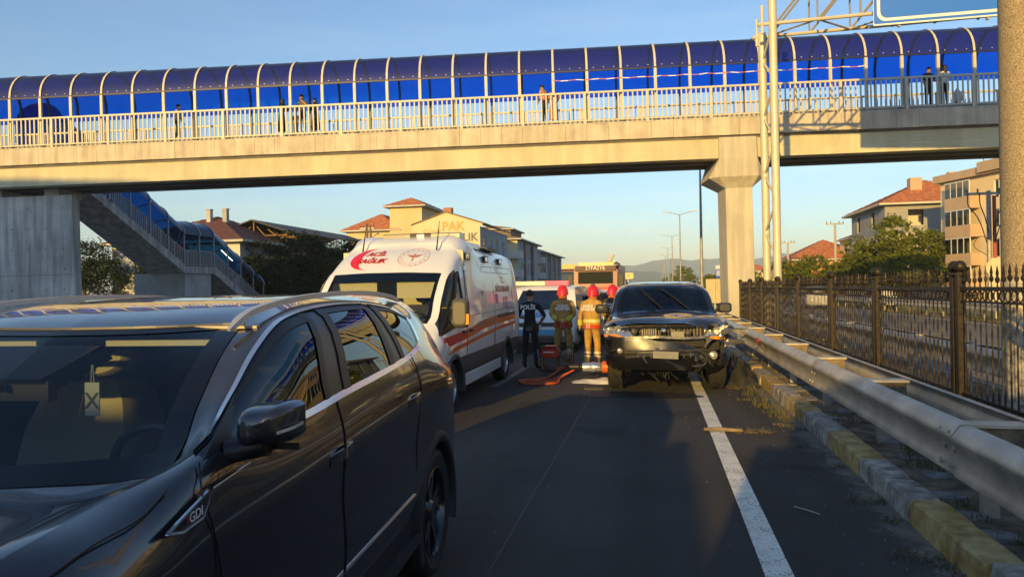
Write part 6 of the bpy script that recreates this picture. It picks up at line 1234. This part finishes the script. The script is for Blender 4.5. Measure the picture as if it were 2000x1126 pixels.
for k in range(420):
    if k < 150: x, y = rs.gauss(.4, .9), rs.uniform(8.5, 12.2)
    elif k < 380: x, y = 1.72-abs(rs.gauss(0, .28)), rs.uniform(2.5, 13)
    else: x, y = rs.uniform(-1.2, 1.6), rs.uniform(3, 12)
    s = rs.uniform(.003, .009); a = rs.uniform(0, 3); db.add([(x+s*math.cos(a+t), y+s*math.sin(a+t)*.8, .003) for t in (0, 2.1, 4.2)] + [(x, y, .003+s*.7)], [(0, 1, 3), (1, 2, 3), (2, 0, 3)])
db.build('glass_and_stone_chips', M('chips', (.36, .35, .32), .5, 0, (50, .4)), kind='stuff', label='small chips of glass and stone scattered over the asphalt')
# heap of dark torn liner beside the wreck and grass along the kerb
hp = MB(); P = []
for i in range(17):
    row = []
    for j in range(13): u, v = i/16, j/12; z = .36*math.sin(math.pi*u)**.7*math.sin(math.pi*v)**.8*(1+.5*math.sin(u*17+v*5)*math.sin(v*13-u*7)); row.append((-.34+.68*u+.03*math.sin(v*21), -.75+1.5*v+.04*math.sin(u*19), max(0, z)))
    P.append(row)
hp.grid(P, True); hp.build('torn_liner', M('dusty black liner', (.03, .03, .027), .85, 0, (9, .5), (20, .7)), None, 40, loc=(1.36, 12.9, 0), label='dark heap of torn plastic liner between the wreck and the kerb', cat='debris')
gr = MB(); rs = random.Random(9)
def tuft(x, y, z, n, h, sp):
    for q in range(n):
        a = rs.uniform(0, 6.3); d = rs.uniform(0, sp); bx, by = x+d*math.cos(a), y+d*math.sin(a); hh = h*rs.uniform(.4, 1.1); le = Vector((rs.gauss(0, .5), rs.gauss(0, .5), 0))*hh; w = rs.uniform(.002, .005); gr.k = 0 if rs.random() < .68 else 1
        p0, p1, p2 = Vector((bx, by, z)), Vector((bx, by, z+hh*.6))+le*.35, Vector((bx, by, z+hh))+le; sd = Vector((math.cos(a), math.sin(a), 0))*w; gr.add([p0-sd, p0+sd, p1+sd*.7, p1-sd*.7, p2], [(0, 1, 2, 3), (3, 2, 4)])
for k in range(120):
    y = rs.uniform(2.4, 26); near = 10.3 < y < 15
    tuft(rs.uniform(1.45, 1.74) if not near else rs.uniform(1.15, 1.75), y, .0, 34, rs.choice([.05, .09, .16]) if y > 9.5 else rs.choice([.03, .04, .07]), .11)
for k in range(190): tuft(rs.uniform(1.97, 3.4) if rs.random() < .6 else rs.uniform(1.97, 2.6), rs.uniform(2.6, 28), .13, 22, rs.choice([.05, .08, .14]), .14)
for k in range(260): tuft(rs.uniform(13.5, 15.4), rs.uniform(24, 75), .02, 16, .28, .35)
gr.build('grass', [M('straw grass', (.15, .115, .05), .9), M('green grass', (.055, .085, .018), .9)], kind='stuff', label='dry grass and weeds growing along the kerb and in the median')
wd = MB(); 
for k in range(50): y = rs.uniform(2.6, 9.5); x = 1.73-abs(rs.gauss(0, .16)); a = rs.uniform(0, 3.1); L_ = rs.uniform(.05, .22); wd.tube([(x, y, .006), (x+L_*.5*math.cos(a), y+L_*.5*math.sin(a), .02), (x+L_*math.cos(a), y+L_*math.sin(a), .006)], .0013, 3)
wd.build('dry_straw', M('dead straw', (.11, .09, .05), .9), kind='stuff', label='dead straw swept against the kerb')
b = MB(); b.tube([(1.02, 5.72, .006), (1.10, 5.62, .012), (1.17, 5.55, .006)], .006, 5); b.build('twig', M('pale twig', (.4, .36, .28), .9), None, None, label='short pale twig lying on the asphalt near the white line', cat='twig')
# far side road furniture on the opposite verge
t = thing('round_sign', 'cream round headed sign board on the opposite verge', 'traffic sign', (15.1, 35.5, 0)); b = MB(); b.lathe([(.001, -.02), (.42, -.02), (.42, .02)], (0, 0, 2.3), 'y', 18); b.build('disc', M('sign cream', (.62, .54, .36), .5), t); MB().box((-.22, -.06, .6), (.22, -.022, 2.75)).build('board', M('sign cream', ()), t); MB().tube([(0, .05, 0), (0, .05, 2.4)], .05, 6).build('post', GALV, t)
# ---------------- people ----------------
SKIN = M('skin', (.42, .24, .16), .55); HAIRD = M('dark hair', (.012, .010, .009), .6); SHOE = M('black boots', (.015, .015, .015), .5); MUST = M('mustard turnout fabric', (.44, .26, .07), .9, 0, (9, .25), (30, .4)); NAVY = M('dark navy uniform', (.008, .009, .014), .85, 0, (12, .3), (25, .3))
REFL = M('yellow reflective band', (.62, .58, .06), .4); SILV = M('silver reflective band', (.6, .6, .56), .35); HELM = M('red helmet shell', (.62, .015, .012), .22, 0, None, None, .6); BRN = M('dark brown turnout fabric', (.07, .04, .02), .9, 0, (9, .3)); GLOVE = M('orange glove', (.5, .12, .03), .8)
def skinmesh(J, E, rad):
    me = bpy.data.meshes.new('b'); names = list(J); ix = {n: i for i, n in enumerate(names)}
    me.from_pydata([J[n] for n in names], [(ix[a], ix[c]) for a, c in E], []); o = bpy.data.objects.new('b', me); COL.objects.link(o)
    md = o.modifiers.new('s', 'SKIN'); sk = me.skin_vertices[0].data
    for n in names: r = rad[n]; sk[ix[n]].radius = r if isinstance(r, tuple) else (r, r); sk[ix[n]].use_root = (n == 'pelvis')
    md.use_smooth_shade = True; md.branch_smoothing = .4; ss = o.modifiers.new('u', 'SUBSURF'); ss.levels = 2
    bpy.context.view_layer.update(); out = bpy.data.meshes.new_from_object(o.evaluated_get(bpy.context.evaluated_depsgraph_get())); bpy.data.objects.remove(o); return out
def person(label, loc, rz, h=1.72, top=NAVY, legs=NAVY, arms=None, sleeves=1.0, bow=0, lean=0, hair='short', stance=.11, step=0, bulk=1.1, glove=None, female=False, skirt=None, back=None, coat=None, helmet=False, face=True, head_turn=0):
    """standing figure looking along local +y; arms = {'l': (elbow, wrist), 'r': ...} offsets from the shoulder"""
    k = h/1.75; sw = .175 if female else .195; t = thing('person', label, 'person', loc, rz); L = lambda z: lean*(z-.93)
    J = {'pelvis': (0, 0, .95), 'belly': (0, L(1.1), 1.10), 'chest': (0, L(1.3), 1.30), 'upchest': (0, L(1.42), 1.42), 'neck': (0, L(1.5)+.25*bow*.1, 1.51), 'jaw': (0, L(1.58)+.03+.35*bow*.12, 1.575), 'skull': (0, L(1.66)+.02+.35*bow*.2, 1.665-.02*bow)}
    rad = {'pelvis': (.165*bulk, .125*bulk), 'belly': (.15*bulk, .115*bulk), 'chest': (.165*bulk, .12*bulk), 'upchest': (.14*bulk, .095*bulk), 'neck': .058, 'jaw': (.068, .075), 'skull': (.082, .098)}
    E = [('pelvis', 'belly'), ('belly', 'chest'), ('chest', 'upchest'), ('upchest', 'neck'), ('neck', 'jaw'), ('jaw', 'skull')]
    arms = arms or {}; seg = []
    for s, n in ((-1, 'l'), (1, 'r')):
        el, wr = arms.get(n, ((.06, -.02, -.28), (.07, .04, -.54))); S0 = (s*sw, L(1.42), 1.425)
        J['sh'+n] = S0; J['el'+n] = (S0[0]+s*el[0], S0[1]+el[1], S0[2]+el[2]); J['wr'+n] = (S0[0]+s*wr[0], S0[1]+wr[1], S0[2]+wr[2])
        d = (Vector(J['wr'+n])-Vector(J['el'+n])).normalized(); J['pa'+n] = tuple(Vector(J['wr'+n])+d*.075)
        rad.update({'sh'+n: .068*bulk, 'el'+n: .048*bulk, 'wr'+n: .032*(1.25 if bulk > 1.1 else 1), 'pa'+n: (.042, .024)}); E += [('upchest', 'sh'+n), ('sh'+n, 'el'+n), ('el'+n, 'wr'+n), ('wr'+n, 'pa'+n)]
        fw_ = step*s; J['hi'+n] = (s*.095, 0, .88); J['kn'+n] = (s*(stance*.5+.055), .03+fw_*.5, .50); J['an'+n] = (s*stance, -.02+fw_, .095); J['he'+n] = (s*stance, .03+fw_, .045); J['to'+n] = (s*(stance+.02), .17+fw_, .035)
        rad.update({'hi'+n: .095*bulk, 'kn'+n: .068*bulk, 'an'+n: .05*(1.3 if bulk > 1.1 else 1), 'he'+n: .045, 'to'+n: (.045, .03)}); E += [('pelvis', 'hi'+n), ('hi'+n, 'kn'+n), ('kn'+n, 'an'+n), ('an'+n, 'he'+n), ('he'+n, 'to'+n)]
    me = skinmesh(J, E, rad); mats = [top, legs, SKIN, SHOE, glove or SKIN]
    bones = [('pelvis', 'belly', 0), ('belly', 'upchest', 0), ('upchest', 'neck', 0), ('neck', 'skull', 2)]
    for n in 'lr': bones += [('upchest', 'sh'+n, 0), ('sh'+n, 'el'+n, 0), ('wr'+n, 'pa'+n, 4), ('hi'+n, 'kn'+n, 1), ('kn'+n, 'an'+n, 1), ('he'+n, 'to'+n, 3), ('el'+n, 'wr'+n, 0 if sleeves > .6 else 2)]
    A = np.array([J[q[0]] for q in bones]); B_ = np.array([J[q[1]] for q in bones]); C = np.array([tuple(f.center) for f in me.polygons]); AB = B_-A
    tt = np.clip(((C[:, None]-A)*AB).sum(2)/(AB*AB).sum(1), 0, 1); dd = np.linalg.norm(C[:, None]-(A+tt[..., None]*AB), axis=2); near = dd.argmin(1)
    mi = [bones[q][2] for q in near]
    for q, c in enumerate(C):
        if mi[q] in (0, 1) and abs(c[0]) < .3 and .6 < c[2] < 1.2 and near[q] in (0, 1) or bones[near[q]][1].startswith('kn') and c[2] > .93: mi[q] = 0 if c[2] > .96 else 1
        if c[2] > 1.535 and near[q] in (2, 3): mi[q] = 2
    b = MB(); b.v = [tuple(v.co) for v in me.vertices]; b.f = [tuple(f.vertices) for f in me.polygons]; b.m = list(mi)
    for s, n in ((-1, 'l'), (1, 'r')):      # fingers curl on from the palm, thumb leaves its side
        p = Vector(J['pa'+n]); d = (p-Vector(J['wr'+n])).normalized(); sd = d.cross(Vector((0, 0, 1)) if abs(d.z) < .8 else Vector((1, 0, 0))).normalized(); cu = d.cross(sd); b.k = 4
        for q, ln in ((-1.5, .062), (-.5, .075), (.5, .072), (1.5, .055)): o = p+sd*.019*q-d*.01; b.tube([o, o+d*ln*.55+cu*.006, o+d*ln*.85+cu*.025], [.0095, .009, .007], 5)
        o = p-d*.055+sd*.034*s; b.tube([o, o+sd*.026*s+d*.03, o+sd*.03*s+d*.06+cu*.01], [.012, .011, .008], 5)
    hd = Vector(J['skull']); jw = Vector(J['jaw']); fx = .105
    if face:
        b.k = 2; b.ball((hd.x, hd.y+.098, hd.z-.035), .014, 6, (.9, 1.2, 1.6))
        for s in (-1, 1): b.ball((hd.x+s*.083, hd.y, hd.z-.03), .022, 6, (.4, .8, 1.3))
        b.k = 3
        for s in (-1, 1): b.ball((hd.x+s*.032, hd.y+.090, hd.z-.008), .010, 6, (1.3, .5, .7))
        b.k = 3; b.ball((hd.x, hd.y+.088, hd.z-.078), .012, 6, (1.9, .4, .45))
    bd = b.build('body', mats, t, 180); bd.scale = (k, k, k)
    def ring(z, rx, ry, oy=0, n=20): return [(rx*math.cos(a), L(z)+oy+ry*math.sin(a), z) for a in np.linspace(0, 2*math.pi, n+1)]
    def child(b_, nm, m, sm=60, tb=False): o = b_.build(nm, m, t, sm); o.scale = (k, k, k); return o
    if hair and not helmet:
        b = MB(); P = []
        for q in range(8):
            th_ = math.pi*.5*q/7*1.25; P.append([(hd.x+.094*math.sin(th_)*math.cos(a)*1.0, hd.y-.008+.112*math.sin(th_)*math.sin(a), hd.z+.012+.104*math.cos(th_)+( .055 if (math.sin(a) > .25 and q > 5) else 0)) for a in np.linspace(0, 2*math.pi, 21)])
        if hair == 'long': P += [[(hd.x+.098*math.cos(a), hd.y-.02+(.10*math.sin(a) if math.sin(a) < .3 else .03), hd.z-dz) for a in np.linspace(0, 2*math.pi, 21)] for dz in (.06, .16, .27)]
        b.grid(P, True); child(b, 'hair', HAIRD, 180)
    if hair == 'scarf':
        b = MB(); P = [[(hd.x+r_*math.cos(a), hd.y-.005+r_*1.18*math.sin(a)-(.03 if math.sin(a) > .6 and 1 < q < 6 else 0), hd.z+dz) for a in np.linspace(0, 2*math.pi, 21)] for q, (r_, dz) in enumerate(((.01, .115), (.07, .10), (.098, .04), (.10, -.03), (.098, -.09), (.11, -.15), (.17, -.24)))]; b.grid(P, True); child(b, 'headscarf', HAIRD, 180)
    if helmet:
        b = MB(); P = [[(hd.x+r_*math.cos(a)*.98, hd.y-.01+r_*1.16*math.sin(a), hd.z+dz-(.02 if math.sin(a) < -.3 and r_ > .12 else 0)) for a in np.linspace(0, 2*math.pi, 25)] for r_, dz in ((.005, .165), (.06, .155), (.105, .115), (.125, .05), (.131, -.01), (.139, -.04), (.140, -.05), (.12, -.045))]; b.grid(P, True)
        b.tube(curve([(hd.x, hd.y+.13, hd.z+.06), (hd.x, hd.y+.06, hd.z+.155), (hd.x, hd.y-.07, hd.z+.15), (hd.x, hd.y-.15, hd.z+.03)], 4), .016, 6); child(b, 'helmet', HELM, 50)
        b = MB(); b.grid([[(hd.x+.10*math.cos(a), hd.y-.02+.105*math.sin(a), hd.z-dz) for a in np.linspace(R(180), R(360), 13)] for dz in (.03, .16)]); child(b, 'neck_guard', GLOVE)
    if coat is not None:
        zb, m_, w_ = coat; b = MB(); b.grid([ring(zb, .215*w_, .165*w_), ring(zb+.12, .205*w_, .155*w_), ring(1.05, .195*w_, .145*w_), ring(1.25, .205*w_, .148*w_), ring(1.38, .195*w_, .128*w_), ring(1.455, .13*w_, .095*w_), ring(1.515, .082, .082)]); child(b, 'coat', m_, 180)
    if skirt is not None: zb, m_ = skirt; b = MB(); b.grid([ring(zb, .23, .19), ring(.6, .21, .17), ring(.9, .185, .145), ring(1.08, .16, .125)]); child(b, 'skirt', m_, 180)
    t['_k'] = k; del t['_k']; t_ring = lambda z0, z1, rx, ry, nm, m_: child((lambda b_: (b_.grid([ring(z0, rx, ry), ring(z1, rx, ry)]), b_)[1])(MB()), nm, m_)
    return t, J, k, child, t_ring, L
def cuffs(J, child, names, r, m_, at):
    for a, c in names:
        A, B_ = Vector(J[a]), Vector(J[c])
        for f in at: d = (B_-A).normalized(); p = A.lerp(B_, f); b = MB(); b.tube([p-d*.017, p+d*.017], r, 12, False); child(b, 'reflective_band', m_)
def fireman(label, loc, rz, fab, arms=None, bow=0, **kw):
    t, J, k, child, ring, L = person(label, loc, rz, 1.70, fab, fab, arms, 1, bow, hair=None, bulk=1.16, helmet=True, coat=(.86, fab, 1.0), **kw)
    for z0, z1, m_ in ((1.02, 1.045, SILV), (.995, 1.02, REFL), (1.045, 1.07, REFL)): ring(z0, z1, .205, .156, 'reflective_band', m_)
    ring(.865, .95, .219, .169, 'red_hem', M('red hem', (.5, .05, .02), .8)); 
    for x in (-.03, .03): b = MB(); b.box((x-.008, -.176, .87), (x+.008, -.168, .97)); child(b, 'strap', WHT)
    cuffs(J, child, (('elr', 'wrr'), ('ell', 'wrl')), .062, REFL, (.45, .62, .78)); cuffs(J, child, (('knr', 'anr'), ('knl', 'anl')), .082, SILV, (.42, .62))
    for s_, z, sz in (('DÜZCE', 1.35, .075), ('İTFAİYESİ', 1.28, .072)): text('lettering', s_, sz*k, WHT, t, frame((0, -.162*k, z*k), (1, 0, 0), (0, .07, 1)), .002, bold=.003)
    return t
behind = {'l': ((.075, -.09, -.27), (-.10, -.22, -.40)), 'r': ((.075, -.09, -.27), (-.13, -.24, -.42))}
fireman('firefighter in mustard coat and red helmet, hands clasped behind back, beside the red pump', (-2.0, 15.6, 0), R(3), MUST, behind, stance=.16, glove=GLOVE)
fireman('firefighter in mustard coat with bowed red helmet and left arm hanging, next to the wreck', (-1.32, 15.15, 0), R(-24), MUST, {'l': ((.10, .02, -.28), (.14, .06, -.52)), 'r': ((.06, .10, -.26), (.0, .30, -.30))}, 1.0, stance=.13, glove=M('pale leather glove', (.42, .30, .14), .8))
fireman('firefighter in dark brown coat and red helmet, half hidden behind the wreck', (-.98, 16.6, 0), R(-30), BRN, {'l': ((.08, .1, -.25), (.02, .3, -.28)), 'r': ((.06, .12, -.24), (-.02, .32, -.2))}, .5)
t, J, k, child, ring, L = person('police officer in black uniform seen from behind with handcuffs on the belt', (-2.64, 15.0, 0), R(-8), 1.66, NAVY, NAVY, {'l': ((.10, .06, -.26), (-.02, .24, -.30)), 'r': ((.16, -.02, -.24), (.02, .18, -.36))}, .4, stance=.14, bulk=1.04)
text('lettering', 'POLİS', .125, WHT, t, frame((0, -.135, 1.31), (1, 0, 0), (0, .05, 1)), .002, bold=.004); ring(.955, .995, .182, .140, 'belt', BLK)
b = MB()
for x in (-.005, .06): b.tube([(x+.032*math.cos(q), -.15, .90+.032*math.sin(q)) for q in np.linspace(0, 6.28, 15)], .006, 5, False)
child(b, 'handcuffs', CHROME); b = MB(); b.box((.15, -.06, .8), (.20, .04, .98)); child(b, 'holster', BLK); b = MB(); b.box((.175, -.025, .12), (.185, .01, .42)); child(b, 'leg_stripe', SILV)
person('dark haired person in dark jacket standing far behind the two firefighters', (-2.3, 21.6, 0), R(150), 1.74, NAVY, NAVY)
person('dark haired person in black by the open police car door', (-1.9, 22.4, 0), R(190), 1.80, NAVY, NAVY)
# on the footbridge
CR7, SR7 = math.cos(R(7.44)), math.sin(R(7.44))
def onbridge(tt, y): return (3.35+tt*CR7-y*SR7, 31.27+tt*SR7+y*CR7, F+.0118*tt+.27)
SHW = M('pale shirt', (.55, .52, .47), .9); JEAN = M('dark trousers', (.03, .035, .045), .9); PNK = M('salmon shirt', (.55, .26, .17), .9); ORG2 = M('orange dress', (.55, .22, .04), .9, 0, (6, .3)); WHT2 = M('white blouse', (.66, .65, .63), .9); BLKC = M('black cloth', (.012, .011, .011), .9, 0, (8, .3)); GRYT = M('grey tee', (.10, .09, .09), .9)
person('man in pale shirt walking alone along the footbridge near its left end', onbridge(-24.95, 1.0), R(-70), 1.68, SHW, JEAN, {'l': ((.05, .06, -.28), (.05, .16, -.50)), 'r': ((.08, -.1, -.27), (.08, -.1, -.5))}, .4, step=.14, lean=.06)
person('woman in long black coat and dark headscarf on the footbridge looking at her phone', onbridge(-19.86, .65), R(-50), 1.62, BLKC, BLKC, {'l': ((.04, .12, -.24), (-.02, .34, -.16)), 'r': ((.05, .1, -.25), (-.04, .32, -.18))}, 1, .6, hair='scarf', female=True, skirt=(.16, BLKC))
person('small child in grey between the adults on the footbridge', onbridge(-19.3, .9), R(180), 1.05, GRYT, JEAN, None, .4)
person('young man in dark tee with a hand raised to his face on the footbridge', onbridge(-18.88, .6), R(172), 1.74, GRYT, BLKC, {'l': ((.14, .14, -.22), (-.09, .24, .04)), 'r': ((.08, .02, -.28), (.06, .12, -.50))}, .3, .3)
person('woman with long dark hair in black leaning at the footbridge rail, hand at her chin', onbridge(-18.3, .7), R(160), 1.58, BLKC, BLKC, {'l': ((.10, .14, -.22), (-.10, .22, .0)), 'r': ((.06, .1, -.24), (-.05, .28, -.18))}, 1, .5, hair='long', female=True, skirt=(.2, BLKC))
person('man in salmon shirt with dark hair turned away on the middle of the footbridge', onbridge(-7.95, .7), R(60), 1.72, PNK, JEAN, {'l': ((.06, -.02, -.28), (.06, .1, -.5)), 'r': ((.06, -.02, -.28), (.06, .08, -.5))}, .6, .8, lean=.12)
person('woman in orange dress and orange scarf standing beside the man in salmon', onbridge(-7.55, .6), R(20), 1.56, ORG2, ORG2, {'l': ((.06, -.02, -.28), (.02, .2, -.36)), 'r': ((.08, .02, -.27), (.04, .2, -.36))}, 1, .5, hair='scarf', female=True, skirt=(.12, ORG2), lean=.05)
person('man in black clothes in the shaded right end of the footbridge', onbridge(8.42, .75), R(-160), 1.66, BLKC, BLKC, {'l': ((.06, .06, -.27), (.0, .24, -.36)), 'r': ((.06, .02, -.28), (.05, .1, -.52))}, .4, .6)
person('woman with long black hair in white blouse seen from behind on the footbridge', onbridge(9.08, .7), R(12), 1.70, WHT2, BLKC, {'l': ((.08, .0, -.28), (.11, .03, -.53)), 'r': ((.06, .05, -.27), (.0, .25, -.33))}, .8, hair='long', female=True, step=.06)
q = onbridge(9.48, .5); b = MB(); rs = random.Random(6); P = [[(.17*s_*math.cos(a)*(1+.1*math.sin(3*a)), .11*s_*math.sin(a), z) for a in np.linspace(0, 6.283, 15)] for z, s_ in ((.0, .7), (.06, 1.05), (.25, 1.1), (.42, .9), (.5, .55), (.6, .2))]; b.grid(P); b.build('plastic_bag', M('white bag', (.66, .66, .66), .6, 0, (9, .1), (14, .5)), None, 60, loc=(q[0], q[1], q[2]+.05), label='white plastic bag standing by the footbridge railing', cat='bag')
# on the stairs
REDS = M('red shirt', (.45, .03, .03), .9)
def onstair(y, x): return (-29.5+x, y, nz(y))
person('person in red shirt standing at the stair landing', onstair(41.0, -.9), R(-100), 1.6, REDS, JEAN, {'l': ((.1, .1, -.24), (.0, .28, -.2)), 'r': ((.1, .1, -.24), (.0, .28, -.2))}, .4)
person('person in faded red shirt descending the lower stair flight', onstair(46.2, -.7), R(-60), 1.6, M('faded red shirt', (.30, .08, .07), .9), JEAN, None, .4, step=.08)
person('shorter person in pinkish top at the bottom of the stairs', onstair(47.6, -.7), R(-60), 1.5, M('pinkish top', (.42, .22, .22), .9), JEAN, None, .4, step=.08)
